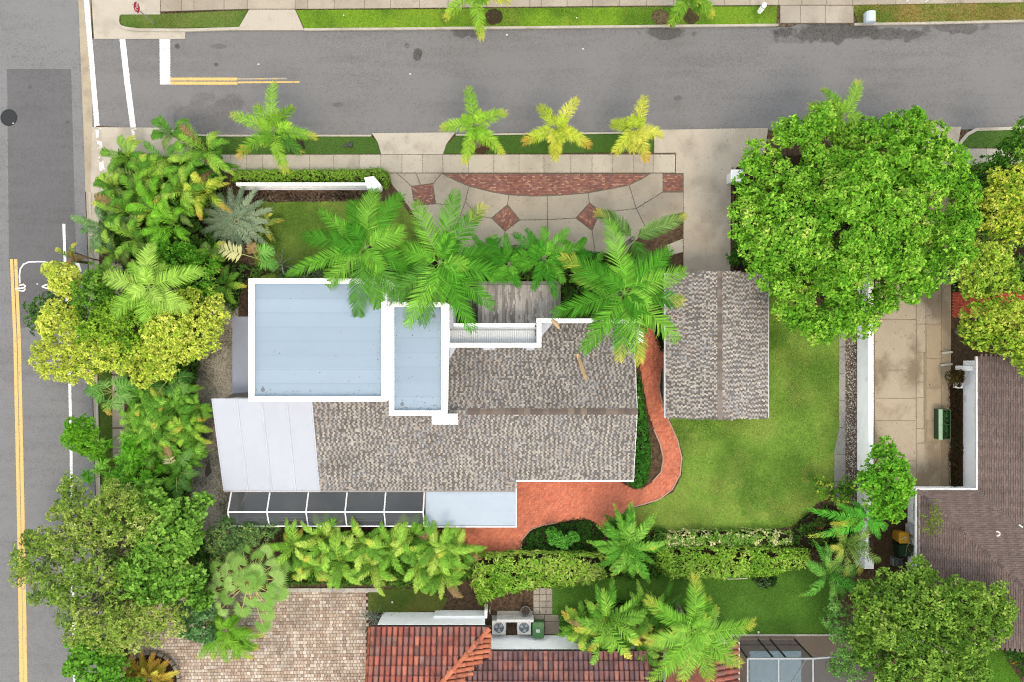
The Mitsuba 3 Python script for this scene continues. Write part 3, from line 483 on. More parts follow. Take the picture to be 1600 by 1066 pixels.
# tall block, stair block: walls, parapet, membrane sheets, coping
def block(nm, x0, x1, y0, y1, z, w, zi, sheets, lab, skip_left=False):
    w -= .05
    t = part(house, nm, MB().box(x0, x1, y0, y1, .0, zi - .05, STUC), 'stucco', label=lab)
    pg = sbox(x0, y0, x1, y1).difference(sbox(x0 + w, y0 + w, x1 - w, y1 - w))
    put(t + '__parapet', MB().slab(pg, zi - .05, z - .06, STUC), 'stucco')
    for i, (a, b, c, d) in enumerate(((x0 - .02, x1 + .02, y1 - w - .02, y1 + .02), (x0 - .02, x1 + .02, y0 - .02, y0 + w + .02), (x0 - .02, x0 + w + .02, y0 + w + .022, y1 - w - .022), (x1 - w - .02, x1 + .02, y0 + w + .022, y1 - w - .022))):
        put(f'{t}__coping' + (f'_{i:03d}' if i else ''), MB().box(a, b, c, d, z - .06, z, WHITE, .015), 'paint')
    ys = np.linspace(y0 + w, y1 - w, sheets + 1)
    for i in range(sheets):
        put(f'{t}__roof_sheet' + (f'_{i:03d}' if i else ''), MB().box(x0 + w, x1 - w, ys[i] - (.05 if i else 0), ys[i + 1], zi - .049, zi + .004 * (i % 2) + .006, np.array(A(160, 180, 198)) * rng.uniform(.955, 1.045)), 'membrane')
    for i in range(1, sheets): put(f'{t}__roof_seam' + (f'_{i:03d}' if i > 1 else ''), MB().box(x0 + w + .01, x1 - w - .01, ys[i] - .09, ys[i] - .055, zi, zi + .016, np.array(A(152, 171, 189))), 'membrane')
    lit = MB(); r = np.random.default_rng(int(abs(x0) * 10))     # leaf litter and grit left by standing water inside the parapet
    for _ in range(95):
        e = r.uniform(0, 1); x = r.uniform(x0 + w + .05, x1 - w - .05); y = y0 + w + .06 + r.exponential(.22) if e < .62 else r.uniform(y0 + w + .1, y1 - w - .1)
        if .62 < e < .8: x = x1 - w - .05 - r.exponential(.15)
        if not (x0 + w < x < x1 - w and y0 + w < y < y1 - w): continue
        s = r.uniform(.012, .05); a = r.uniform(0, 3.1); lit.add([(x + s * math.cos(a + q), y + s * math.sin(a + q) * r.uniform(.4, 1), zi + .018) for q in (0, 1.8, 3.5, 4.8)], [(0, 1, 2, 3)], np.array(A(*[(96, 88, 76), (120, 112, 100), (74, 70, 60), (140, 128, 104)][r.integers(0, 4)])))
    put(t + '__leaf_litter', lit, 'matte'); labels[t + '__leaf_litter'] = {'kind': 'stuff'}
    for i, (px, py) in enumerate(((x0 + w + .5, y0 + w + .4), (x1 - w - .5, y1 - w - .6))):
        put(f'{t}__drain' + (f'_{i:03d}' if i else ''), MB().lathe([(0, 0), (.11, 0), (.11, .05), (.06, .08), (0, .08)], A(120, 124, 128), (px, py, zi), 12), 'paint')
    return t
tall = block('tall_block', -16.18, -7.74, -3.70, 3.83, 6.6, .33, 6.32, 8, 'tall white block with pale blue flat roof')
stair = block('stair_block', -7.73, -4.17, -4.68, 2.44, 5.6, .33, 5.32, 7, 'lower white block with narrow pale blue flat roof')
# window and door faces on the tall block (seen only from the side)
for x, z in ((-14.4, 4.6), (-10.2, 4.6), (-14.4, 1.4), (-10.2, 1.4)):
    w_ = part(house, 'window', MB().box(x - .8, x + .8, 3.84, 3.89, z - .6, z + .6, A(235, 235, 235)), 'paint'); put(w_ + '__pane', MB().box(x - .72, x + .72, 3.895, 3.9, z - .52, z + .52, A(30, 30, 30)), 'window_glass')
part(house, 'chimney', MB().box(-5.06, -3.52, -5.27, -4.72, 3.2, 4.84, STUC), 'stucco'); put(house + '__chimney__cap', MB().box(-5.12, -3.46, -5.33, -4.695, 4.842, 4.92, WHITE, .015), 'paint')
# parapet of the shingle roof on the street side
def wallrun(nm, segs, z0, z1, lab=None):
    for a in segs: part(house, nm, MB().box(*a, z0, z1, WHITE, .02), 'stucco', label=lab)
wallrun('street_parapet', [(-4.16, 1.95, -.43, -.12), (1.64, 1.95, -.117, 1.50), (1.953, 8.7, 1.20, 1.50), (8.40, 8.7, -.1, 1.197)], 2.2, 3.3)
for pts in ([(-4.15, -.44), (-3.7, -.44), (-4.15, -1.2)], [(1.96, 1.19), (2.75, 1.19), (1.96, .3)], [(8.1, 1.19), (7.4, 1.19), (8.1, .4)]):
    z = [zn(y) + .05 for _, y in pts]; z[0] += .22
    part(house, 'cricket', MB().add([(x, y, c) for (x, y), c in zip(pts, z)] + [(x, y, c - .2) for (x, y), c in zip(pts, z)], [(0, 1, 2), (0, 2, 1), (1, 4, 5), (1, 5, 2)], A(206, 210, 220)), 'white_metal')
for x in (-1.9, .75): part(house, 'scupper_flashing', MB().box(x, x + .75, -.72, -.44, zn(-.6) - .05, zn(-.45) + .05, A(210, 212, 222)), 'white_metal')
# awning of ribbed sheet between parapet and deck
aw = part(house, 'awning', MB().box(-4.36, 1.6, -.1, .72, 2.62, 2.65, A(206, 212, 216)), 'white_metal', label='ribbed white awning sheet')
mb = MB()
for x in np.arange(-4.3, 1.6, .125): mb.box(x, x + .055, -.1, .72, 2.65, 2.69, A(236, 238, 240))
put(aw + '__rib', mb, 'white_metal'); labels[aw + '__rib'] = {'kind': 'stuff'}
put(aw + '__edge', MB().box(-4.36, 1.6, .725, .80, 2.58, 2.70, A(160, 156, 150)), 'paint')
part(house, 'side_ledge', MB().box(-4.16, -3.95, .82, 2.3, .0, 3.0, A(196, 198, 206)), 'stucco')
# lower roof west of the tall block
part(house, 'lower_roof', MB().box(-18.69, -16.2, -3.6, 1.63, 2.7, 2.9, A(146, 150, 164)), 'membrane', label='low grey flat roof beside the tall block')
part(house, 'lower_wall', MB().box(-18.3, -16.2, -3.5, 1.3, .0, 2.7, STUC), 'stucco')
part(house, 'lower_roof_slope', MB().add([(-18.9, -3.69, 3.35), (-16.3, -3.69, 4.2), (-16.3, -3.3, 3.0), (-18.6, -3.5, 2.95)], [(0, 1, 2, 3)], A(118, 112, 112)), 'shingle')
# porch roof, screened cage
pr = part(house, 'porch_roof', MB().box(-5.83, .24, -12.46, -10.18, 2.36, 2.45, A(186, 200, 214), .01), 'membrane', label='pale blue flat porch roof')
put(pr + '__gutter', MB().bar((-5.9, -12.53, 2.42), (.33, -12.53, 2.42), .09, .12, A(238, 240, 244)), 'paint')
put(pr + '__gutter_001', MB().bar((.29, -12.48, 2.42), (.29, -9.46, 2.44), .09, .12, A(240, 240, 244)), 'paint')
for x in (-5.6, -2.7, .1): put(pr + '__post' + ('' if x < -5 else '_001' if x < -1 else '_002'), MB().bar((x, -12.35, .1), (x, -12.35, 2.36), .1, .1, WHITE, np.array([0, 1.0, 0])), 'paint')
cage = top('pool_cage', 'screened porch enclosure with white bars and dark mesh along the white metal roof', 'screen enclosure')
xs = [-18.95 + i * (18.95 - 5.92) / 5 for i in range(6)]; za, zb, zc = 2.40, 2.98, 2.48; ya, yb, yc = -10.22, -11.40, -12.48
AL = A(244, 244, 246)
for x in xs:
    part(cage, 'rafter', MB().bar((x, ya, za), (x, yb, zb), .09, .09, AL), 'paint'); part(cage, 'rafter', MB().bar((x, yb, zb), (x, yc, zc), .08, .08, AL), 'paint')
    part(cage, 'post', MB().bar((x, yc, .12), (x, yc, zc - .06), .07, .07, AL, np.array([0, 1.0, 0])), 'paint')
for y, z, w in ((ya + .06, za, .07), (yb, zb + .012, .11), (yc, zc + .012, .09)): part(cage, 'beam', MB().bar((xs[0], y, z), (xs[-1], y, z), w, w, AL), 'paint')
for z in (.95, .2): part(cage, 'chair_rail', MB().bar((xs[0], yc, z), (xs[-1], yc, z), .05, .05, AL), 'paint')
part(cage, 'post', MB().bar((xs[0] + .95, yc, .12), (xs[0] + .95, yc, zc - .06), .05, .05, AL, np.array([0, 1.0, 0])), 'paint')
for i in (0, 2, 4): part(cage, 'brace', MB().bar((xs[i] + .1, yc, 1.5), (xs[i] + .9, yc, 2.3), .035, .035, AL), 'paint')
part(cage, 'cable_brace', MB().bar((xs[0] + .1, yb, .9), (xs[0] + .95, ya, 1.9), .03, .03, AL), 'paint')
for i in range(5):
    a, b = xs[i], xs[i + 1]
    part(cage, 'screen_panel', MB().add([(a, ya, za), (b, ya, za), (b, yb, zb), (a, yb, zb)], [(0, 1, 2, 3)], (.05, .05, .06)), 'screen')
    part(cage, 'screen_panel', MB().add([(a, yb, zb), (b, yb, zb), (b, yc, zc), (a, yc, zc)], [(0, 1, 2, 3)], (.05, .05, .06)), 'screen')
    part(cage, 'screen_panel', MB().add([(a, yc, .15), (b, yc, .15), (b, yc, zc), (a, yc, zc)], [(0, 1, 2, 3)], (.05, .05, .06)), 'screen')
part(cage, 'floor', MB().box(xs[0], xs[-1], -12.6, -9.5, .0, .11, A(150, 152, 156)), 'concrete')

# timber deck north of the house
dk = top('timber_deck', 'weathered grey board deck with pale worn paint between house and palms', 'deck')
cols = [A(182, 174, 169), A(196, 188, 183), A(172, 164, 159), A(206, 198, 193)]
xx = np.linspace(-2.15, 3.1, 19)
for a, b in zip(xx[:-1], xx[1:]):
    part(dk, 'plank', MB().box(a + .006, b - .006, .74, 3.95, .42, .47 + rng.uniform(-.006, .006), np.array(cols[rng.integers(0, 4)]) * rng.uniform(.95, 1.08)), 'timber')
r = np.random.default_rng(8)
for a, b, c, d in ((-2.4, -2.17, .74, 4.2), (3.12, 3.42, .74, 4.2), (-2.165, 3.115, 3.97, 4.2)): part(dk, 'edge_board', MB().box(a, b, c, d, .1, .54, A(150, 146, 144)), 'timber')
mb = MB()
for i in range(46):
    x, y = r.uniform(-2.1, 2.95), r.uniform(.9, 3.8); w, h = r.uniform(.03, .09), r.uniform(.06, .3)
    pg = Polygon([(x + w * math.cos(t) * r.uniform(.6, 1.3), y + h * math.sin(t) * r.uniform(.6, 1.3)) for t in np.linspace(0, 5.8, 9)]).buffer(0)
    mb.slab(pg, .47, .482, np.array(A(214, 210, 206)) * r.uniform(.85, 1.05))
part(dk, 'flaking_paint', mb, 'matte', kind='stuff')
mb = MB().box(-4.1, -2.42, .8, 3.9, .0, .08, A(70, 70, 70)); part(dk, 'drain_bed', mb, 'gravel')

# garage
gar = top('garage', 'detached garage with grey brown shingle gable roof beside the back lawn', 'garage')
gx0, gx1, gxm, gy0, gy1, gze, gzr = 10.33, 17.2, 13.66, -5.16, 4.56, 2.6, 3.7
mb = MB().box(10.7, 16.85, -4.8, 4.2, .0, 2.62, A(224, 222, 216)); part(gar, 'wall', mb, 'stucco')
for y, s in ((-4.8, -1), (4.2, 1)): part(gar, 'gable_wall', MB().add([(10.7, y, 2.6), (16.85, y, 2.6), (gxm, y, 3.55)], [(0, 1, 2)], A(224, 222, 216)), 'stucco')
roof_plane(gar, 'roof', [(gx0, gy1, gze), (gx0, gy0, gze), (gxm, gy0, gzr), (gxm, gy1, gzr)], .15, .125, [np.array(c) * 1.03 for c in SH], 31, SHD, label='shingle slope facing the house')
roof_plane(gar, 'roof', [(gx1, gy0, gze), (gx1, gy1, gze), (gxm, gy1, gzr), (gxm, gy0, gzr)], .15, .125, [np.array(c) * 1.06 for c in SH], 32, SHD, label='shingle slope facing the big tree')
caps(gar, (gxm, gy0, gzr + .02), (gxm, gy1, gzr + .02), 25, .17, .05, [A(142, 128, 118), A(156, 142, 132), A(130, 118, 110)], 6)
for x, c in ((gx0 - .03, A(226, 226, 226)), (gx1 + .03, A(206, 206, 204))): part(gar, 'gutter', MB().bar((x, gy0, gze - .05), (x, gy1, gze - .05), .11, .12, c), 'paint')
part(gar, 'door', MB().box(11.2, 16.2, 4.21, 4.26, .12, 2.4, A(236, 236, 234)), 'paint')
for i in range(3): put(gar + '__door__panel' + (f'_{i:03d}' if i else ''), MB().box(11.3, 16.1, 4.262, 4.275, .25 + i * .72, .85 + i * .72, A(228, 228, 226)), 'paint')

# garden walls
gw = top('garden_wall', 'long white rendered garden wall between back lawn and neighbouring patio', 'wall')
part(gw, 'panel', MB().box(24.46, 24.74, W(0, 812)[1], W(0, 430)[1], .0, 1.66, (.80, .80, .79)), 'stucco')
part(gw, 'coping', MB().box(24.43, 24.78, W(0, 812)[1], W(0, 430)[1], 1.662, 1.72, WHITE, .015), 'paint')
part(gw, 'panel', MB().box(24.46, 24.70, -15.1, W(0, 812)[1] - .01, .0, 1.2, (.80, .80, .79)), 'stucco')
part(gw, 'pier', MB().box(24.35, 25.0, -15.75, -15.12, .0, 1.35, WHITE, .02), 'stucco')
fw = top('front_wall', 'low white front wall behind the clipped front hedge', 'wall')
part(fw, 'panel', MB().box(W(376, 0)[0], W(583, 0)[0], W(0, 294)[1], W(0, 289.5)[1], .0, .95, WHITE), 'stucco')
part(fw, 'panel', MB().box(W(376, 0)[0], W(583, 0)[0], W(0, 297)[1], W(0, 294.2)[1], .0, .12, A(236, 236, 240)), 'stucco')
part(fw, 'pier', MB().slab(PG([(573, 282), (588, 280), (599, 293), (597, 299), (578, 299)]), .0, 1.0, WHITE), 'stucco')
gp = top('gate_pier', 'white square gate pier at the foot of the big green tree', 'pier')
part(gp, 'shaft', MB().box(15.2, 16.0, 11.1, 11.75, .0, 1.3, A(238, 238, 238, 1.1), .02), 'stucco'); part(gp, 'cap', MB().box(15.12, 16.08, 11.02, 11.83, 1.303, 1.4, WHITE, .03), 'paint')

# brown roofed neighbour to the east
nb = top('brown_roof_house', 'white neighbouring house with mauve brown hipped shingle roof', 'house')
NBW = (.78, .79, .80); xw = 31.98
part(nb, 'wall', MB().box(xw, 45, W(0, 1000, 2.6)[1] + .4, -1.4, .0, 2.7, NBW), 'stucco')
part(nb, 'wall', MB().box(28.05, 31.97, -21.0, -10.3, .0, 2.65, NBW), 'stucco')
nz, rz = 2.75, 4.6
e1, t1, vy = W(1528, 557, nz), W(1528, 766, nz), W(1433, 766, nz)
X1, Y1, Y2, X2 = e1[0], e1[1], vy[1], vy[0]; sl = .30
NS = [A(118, 101, 96), A(123, 106, 100), A(128, 110, 105), A(130, 111, 106), A(135, 117, 111), A(140, 121, 114)]
ND = A(96, 82, 78)
xr = X1 + 6.5
hx = 34.6; hz = nz + (hx - X2) * sl; hy = Y2 - (hx - X2)       # hip apex of the wing
vx = X1 + 4.3; vyy = Y2 - 4.3
roof_plane(nb, 'roof', [(X1, Y1, nz), (X1, Y2, nz), (vx, vyy, nz + 4.3 * sl), (xr, vyy, nz + 6.5 * sl), (xr, Y1, nz + 6.5 * sl)], .36, .135, NS, 41, ND, jit=.05, lift=.022, wave=0, tone=.035, label='roof slope above the white side wall')
roof_plane(nb, 'roof', [(X2, Y2, nz), (X1, Y2, nz), (vx, vyy, nz + 4.3 * sl), (hx, hy, hz)], .36, .135, NS, 42, ND, jit=.05, lift=.022, wave=0, tone=.035, label='roof slope of the wing facing the patio')
yb_ = W(0, 1000, nz + .3)[1]
roof_plane(nb, 'roof', [(X2, Y2, nz), (X2, yb_, nz), (hx, yb_, hz), (hx, hy, hz)], .36, .135, NS, 43, ND, jit=.05, lift=.022, wave=0, tone=.035, label='roof slope of the wing facing the bins')
roof_plane(nb, 'roof', [(hx + 6.0, yb_, hz - 6 * sl), (hx + 6.0, vyy, hz - 6 * sl), (vx, vyy, hz - .01), (hx, hy, hz), (hx, yb_, hz)], .36, .135, NS, 44, ND, jit=.05, lift=.022, wave=0, tone=.035)
roof_plane(nb, 'roof', [(xr + 6.5, Y1, nz), (xr + 6.5, vyy, nz), (xr, vyy, nz + 6.5 * sl), (xr, Y1, nz + 6.5 * sl)], .36, .135, NS, 45, ND, jit=.05, lift=.022, wave=0, tone=.035)
for a, b in (((X2, Y2, nz + .03), (hx, hy, hz + .03)), ((hx, hy, hz + .03), (hx, yb_, hz + .03))):
    caps(nb, a, b, 22 if b[1] != yb_ else 12, .14, .05, [A(120, 104, 98), A(104, 90, 86), A(134, 116, 108)], 7)
part(nb, 'valley_flashing', MB().bar((X1 + .1, Y2 - .1, nz + .05), (vx, vyy, nz + 4.3 * sl + .03), .12, .03, A(92, 78, 74)), 'paint')
for a, b in (((X1 - .05, Y1, nz - .06), (X1 - .05, Y2 + .1, nz - .06)), ((X2 - .1, Y2 + .05, nz - .06), (X1 + .0, Y2 + .05, nz - .06)), ((X2 - .05, Y2, nz - .06), (X2 - .05, yb_, nz - .06))):
    part(nb, 'gutter', MB().bar(a, b, .16, .14, A(238, 238, 238)), 'paint')
part(nb, 'gutter_guard', MB().bar((X2 + .1, Y2 - .3, nz + .04), (X2 + .1, yb_, nz + .04), .05, .05, A(196, 190, 186)), 'paint')
part(nb, 'gable_wall', MB().add([(X2 + .5, yb_ + .4, 2.6), (hx + 5, yb_ + .4, 2.6), (hx, yb_ + .4, hz - .2)], [(0, 1, 2)], NBW), 'stucco')
part(nb, 'gable_wall', MB().add([(xw, -1.45, 2.6), (xr + 6, -1.45, 2.6), (xr, -1.45, nz + 6.4 * sl - .2)], [(0, 1, 2)], NBW), 'stucco')
for y in (645, 753):
    yy = W(0, y, 2)[1]; w_ = part(nb, 'window', MB().box(xw - .06, xw - .002, yy - .42, yy + .42, 1.55, 2.35, A(210, 212, 214)), 'paint'); put(w_ + '__pane', MB().box(xw - .075, xw - .062, yy - .35, yy + .35, 1.62, 2.28, A(90, 96, 104)), 'window_glass')
yy = W(0, 804, 1.6)[1]
for d in (-.32, .32):
    w_ = part(nb, 'window', MB().box(27.98, 28.04, yy + d - .3, yy + d + .3, .9, 2.0, A(226, 226, 226)), 'paint'); put(w_ + '__pane', MB().box(27.95, 27.975, yy + d - .22, yy + d + .22, 1.0, 1.9, A(20, 20, 20)), 'window_glass')
part(nb, 'shutter_box', MB().box(27.7, 28.04, W(0, 836, 1.2)[1], W(0, 822, 1.2)[1], .4, 1.3, A(210, 212, 214)), 'paint')
mb = MB().box(xw - .55, xw - .01, -2.05, -1.75, .0, 1.9, NBW); part(nb, 'wing_wall', mb, 'stucco')

# tile roofed neighbour to the south: every barrel tile a part
tl = top('tile_roof_house', 'neighbouring house with red clay barrel tile roof behind the hedge', 'house')
tz = 2.8; tA, tB, tC = W(579, 980, tz), W(766, 980, tz), W(766, 1018, tz); ts = .34
xa, xb, ya_, yc_ = tA[0], tB[0], tA[1], tC[1]; xe = W(1012, 1018, tz)[0]; YS = tA[1] - 11.9
part(tl, 'wall', MB().box(xa + .35, xb - .45, YS, W(0, 957)[1], .0, 2.72, NBW), 'stucco', label='white wall under the orange tile eave')
part(tl, 'wall', MB().box(xb - .44, xe - .3, YS, W(0, 993)[1], .0, 2.72, NBW), 'stucco', label='white wall behind the air conditioners')
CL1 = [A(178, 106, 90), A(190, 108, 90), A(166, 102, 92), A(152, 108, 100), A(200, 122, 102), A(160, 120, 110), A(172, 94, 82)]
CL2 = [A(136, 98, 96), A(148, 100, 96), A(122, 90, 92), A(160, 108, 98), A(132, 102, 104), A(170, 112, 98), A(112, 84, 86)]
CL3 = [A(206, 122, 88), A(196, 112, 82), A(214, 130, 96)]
def barrel(a, b, d, r0, r1, col, n):
    """one half round tile from a (low end) to a + d, bulging along n"""
    s = np.cross(d, n); s /= np.linalg.norm(s); g = np.linspace(0, np.pi, 7); v = []
    for p, r in ((a, r0), (a + d, r1)): v += [p + s * math.cos(t) * r + n * math.sin(t) * r * .8 for t in g]
    v += [a + n * .0]; f = [(i, i + 1, i + 8) for i in range(6)] + [(i, i + 8, i + 7) for i in range(6)] + [(14, i + 1, i) for i in range(6)]
    return MB().add(v, f, col)
def tile_field(poly, org, u, v, cols, seed, name='tile', pitch=.372, row=.60, key=tl):
    r = np.random.default_rng(seed); n = np.cross(u, v); n = n if n[2] > 0 else -n; x0, y0, x1, y1 = poly.bounds
    for j in range(int((y1 - y0) / row) + 1):
        for i in range(int((x1 - x0) / pitch) + 1):
            a, b = x0 + (i + .5) * pitch, y0 + j * row - .03
            if not poly.buffer(.02).contains(Point(a, b + row * .5)): continue
            c = np.array(cols[r.integers(0, len(cols))]) * r.uniform(.86, 1.12); k_ = .01 + r.uniform(0, .012)
            o = org + a * u + b * v + n * (k_ + .015)
            part(key, name, barrel(o + n * .035, None, v * (row + .05) - n * .05, .155, .120, c, n), 'clay')
def plane(key, nm, corners, col, lab=None):
    c = [np.asarray(x, float) for x in corners]; f = trimesh.creation.extrude_polygon(Polygon([(p[0], p[1]) for p in c]), .1); z = np.linalg.lstsq(np.array([[p[0], p[1], 1] for p in c]), np.array([p[2] for p in c]), rcond=None)[0]
    v = f.vertices.copy(); v[:, 2] = v[:, 0] * z[0] + v[:, 1] * z[1] + z[2] - .1 + f.vertices[:, 2]; return part(key, nm, MB().add(v, f.faces, col), 'clay', label=lab)
sv = np.array([0, -1, ts]) / math.hypot(1, ts); su = np.array([1.0, 0, 0])
L = math.hypot(1, ts); dep = 6.2
hipx = xb - dep
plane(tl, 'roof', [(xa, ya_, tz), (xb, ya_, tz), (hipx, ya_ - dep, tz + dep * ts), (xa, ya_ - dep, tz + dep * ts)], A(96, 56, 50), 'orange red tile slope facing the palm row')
tile_field(Polygon([(0, 0), (xb - xa, 0), (xb - dep - xa, dep * L), (0, dep * L)]), np.array([xa, ya_, tz]), su, sv, CL1, 51)
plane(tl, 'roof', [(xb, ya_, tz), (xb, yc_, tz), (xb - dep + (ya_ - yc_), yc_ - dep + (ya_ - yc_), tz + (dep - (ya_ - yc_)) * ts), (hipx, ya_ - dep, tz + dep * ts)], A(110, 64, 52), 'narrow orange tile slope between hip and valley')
eu, ev = np.array([0, -1.0, 0]), np.array([-1, 0, ts]) / L; dd = ya_ - yc_
tile_field(Polygon([(0, 0), (dd, 0), (dd + dep - dd, (dep - dd) * L), (dep, dep * L)]), np.array([xb, ya_, tz]), eu, ev, CL3, 52, pitch=.34)
d2 = dep - dd
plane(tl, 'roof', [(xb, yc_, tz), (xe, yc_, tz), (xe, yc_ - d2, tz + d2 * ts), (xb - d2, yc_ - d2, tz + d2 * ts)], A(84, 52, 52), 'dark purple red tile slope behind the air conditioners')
W2 = xe - xb
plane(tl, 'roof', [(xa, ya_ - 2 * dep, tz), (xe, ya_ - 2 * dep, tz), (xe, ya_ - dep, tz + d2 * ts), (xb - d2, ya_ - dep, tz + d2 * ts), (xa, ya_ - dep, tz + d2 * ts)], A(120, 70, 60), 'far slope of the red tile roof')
tile_field(Polygon([(0.05, 0), (W2, 0), (W2, 2.6 * L), (-2.5, 2.6 * L)]), np.array([xb, yc_, tz]), su, sv, CL2, 53, pitch=.335)
hv = np.array([-1, -1, ts]); hn = np.cross(hv, np.array([1, -1, 0])); hn = hn / np.linalg.norm(hn); hn = hn if hn[2] > 0 else -hn
for i in range(9):
    o = np.array([xb, ya_, tz]) + hv * (i * .48 + .05) + UP * .09; part(tl, 'hip_tile', barrel(o, None, hv * .52, .17, .145, np.array(CL3[i % 3]) * rng.uniform(.95, 1.08), hn), 'clay')
for i in range(9):
    o = np.array([xa + .02, ya_ - i * .55, tz + i * .55 * ts + .06]); part(tl, 'rake_tile', barrel(o, None, sv * .6, .17, .15, np.array(CL3[(i * 2) % 3]) * rng.uniform(.92, 1.04), np.cross(su, sv)), 'clay')
part(tl, 'fascia', MB().bar((xa, ya_ + .03, tz - .12), (xb + .05, ya_ + .03, tz - .12), .06, .14, A(70, 60, 58)), 'paint')
part(tl, 'fascia', MB().bar((xb, yc_ + .03, tz - .12), (xe, yc_ + .03, tz - .12), .06, .14, A(70, 60, 58)), 'paint')
part(tl, 'wall_step', MB().box(W(680, 0)[0], xb - .45, W(0, 957)[1] + .01, W(0, 954)[1], 0, 1.1, NBW), 'stucco')
part(tl, 'corner_post', MB().box(W(758, 0)[0], W(762, 0)[0], W(0, 956)[1], W(0, 944)[1], 0, 1.3, WHITE), 'stucco')
# second tile roof piece beyond the foxtail palm
tile_x0, tile_x1 = W(1126, 1040, 2.8)[0], W(1153, 1040, 2.8)[0]
t2 = top('tile_roof_porch', 'short stretch of red clay tiles beside the screened pool', 'porch roof')
plane(t2, 'roof', [(tile_x1, -20.2, 2.8), (tile_x1, -30, 2.8), (tile_x1 - 2.4, -30, 3.62), (tile_x1 - 2.4, -20.2, 3.62)], A(150, 84, 66))
plane(t2, 'roof', [(tile_x1 - 4.8, -20.2, 2.8), (tile_x1 - 2.4, -20.2, 3.62), (tile_x1 - 2.4, -30, 3.62), (tile_x1 - 4.8, -30, 2.8)], A(150, 84, 66))
tile_field(Polygon([(0, 0), (9.8, 0), (9.8, 1.9), (0, 1.9)]), np.array([tile_x1, -20.2, 2.8]), eu, ev, CL1, 54, pitch=.40, key=t2)
part(t2, 'wall', MB().box(tile_x1 - 4.4, tile_x1 - .4, -30, -20.7, 0, 2.7, NBW), 'stucco'); part(t2, 'gutter', MB().bar((tile_x1 + .08, -20.2, 2.7), (tile_x1 + .08, -30, 2.7), .14, .12, A(226, 220, 214)), 'paint')

# screened pool of the southern neighbour
pool = top('screened_pool', 'screened pool enclosure with thin bars over pale blue water', 'screen enclosure')
pz = 3.0; c0, c1 = W(1168, 1029, pz), W(1270, 1029, pz); g0, g1 = c0, c1
part(pool, 'deck', MB().box(c0[0] - .3, 24.6, -32, W(0, 994)[1], 0, .10, A(126, 112, 100)), 'concrete')
part(pool, 'deck_edge', MB().box(c0[0] - .3, 23.6, W(0, 994)[1] + .01, W(0, 991)[1], 0, .16, A(206, 200, 190)), 'concrete')
wx0, wx1, wy1 = W(1171, 0)[0], W(1252, 0)[0], W(0, 1017)[1]
part(pool, 'basin', MB().box(wx0, wx1, -31, wy1, .0, .104, A(160, 190, 204)), 'membrane')
part(pool, 'water', MB().box(wx0 + .02, wx1 - .02, -30.98, wy1 - .02, .106, .135, A(176, 206, 220)), 'water')
yn = c0[1]; xc1 = c1[0]; xm = W(1216, 0, pz)[0]; GR = A(168, 174, 178); DK = A(40, 42, 40)
for a, b in (((c0[0], yn, pz), (xc1, yn, pz)), ((c0[0], yn, pz), (c0[0], -32, pz)), ((xc1, yn, pz), (xc1, -32, pz)), ((xm, yn, pz + .01), (xm, -32, pz + .01)), ((xc1, yn, pz), (24.5, yn + .35, pz))): part(pool, 'beam', MB().bar(a, b, .1, .1, GR), 'paint')
for x in (c0[0], c0[0] + 1.75, c0[0] + 2.6, xc1): part(pool, 'post', MB().bar((x, yn, .1), (x, yn, pz - .06), .09, .09, DK, np.array([0, 1.0, 0])), 'paint')
part(pool, 'rail', MB().bar((c0[0], yn, 1.0), (xc1, yn, 1.0), .06, .06, DK), 'paint')
for a, b in ((c0[0], xm), (xm, xc1)):
    part(pool, 'screen_panel', MB().add([(a, yn, pz - .02), (b, yn, pz - .02), (b, -32, pz - .02), (a, -32, pz - .02)], [(0, 1, 2, 3)], (.05, .05, .06)), 'screen'); part(pool, 'screen_panel', MB().add([(a, yn, .15), (b, yn, .15), (b, yn, pz - .1), (a, yn, pz - .1)], [(0, 1, 2, 3)], (.05, .05, .06)), 'screen')
part(pool, 'screen_panel', MB().add([(xc1, yn, pz - .02), (24.5, yn + .35, pz - .02), (24.5, -32, pz - .02), (xc1, -32, pz - .02)], [(0, 1, 2, 3)], (.05, .05, .06)), 'screen')
part(pool, 'brace', MB().bar((xm, yn - 3.0, pz - .02), (xc1 - .4, yn, pz - .02), .05, .05, A(110, 118, 124)), 'paint')
# ================================================================ VEGETATION builders
def nrm(a): return a / (np.linalg.norm(a, axis=-1, keepdims=True) + 1e-12)

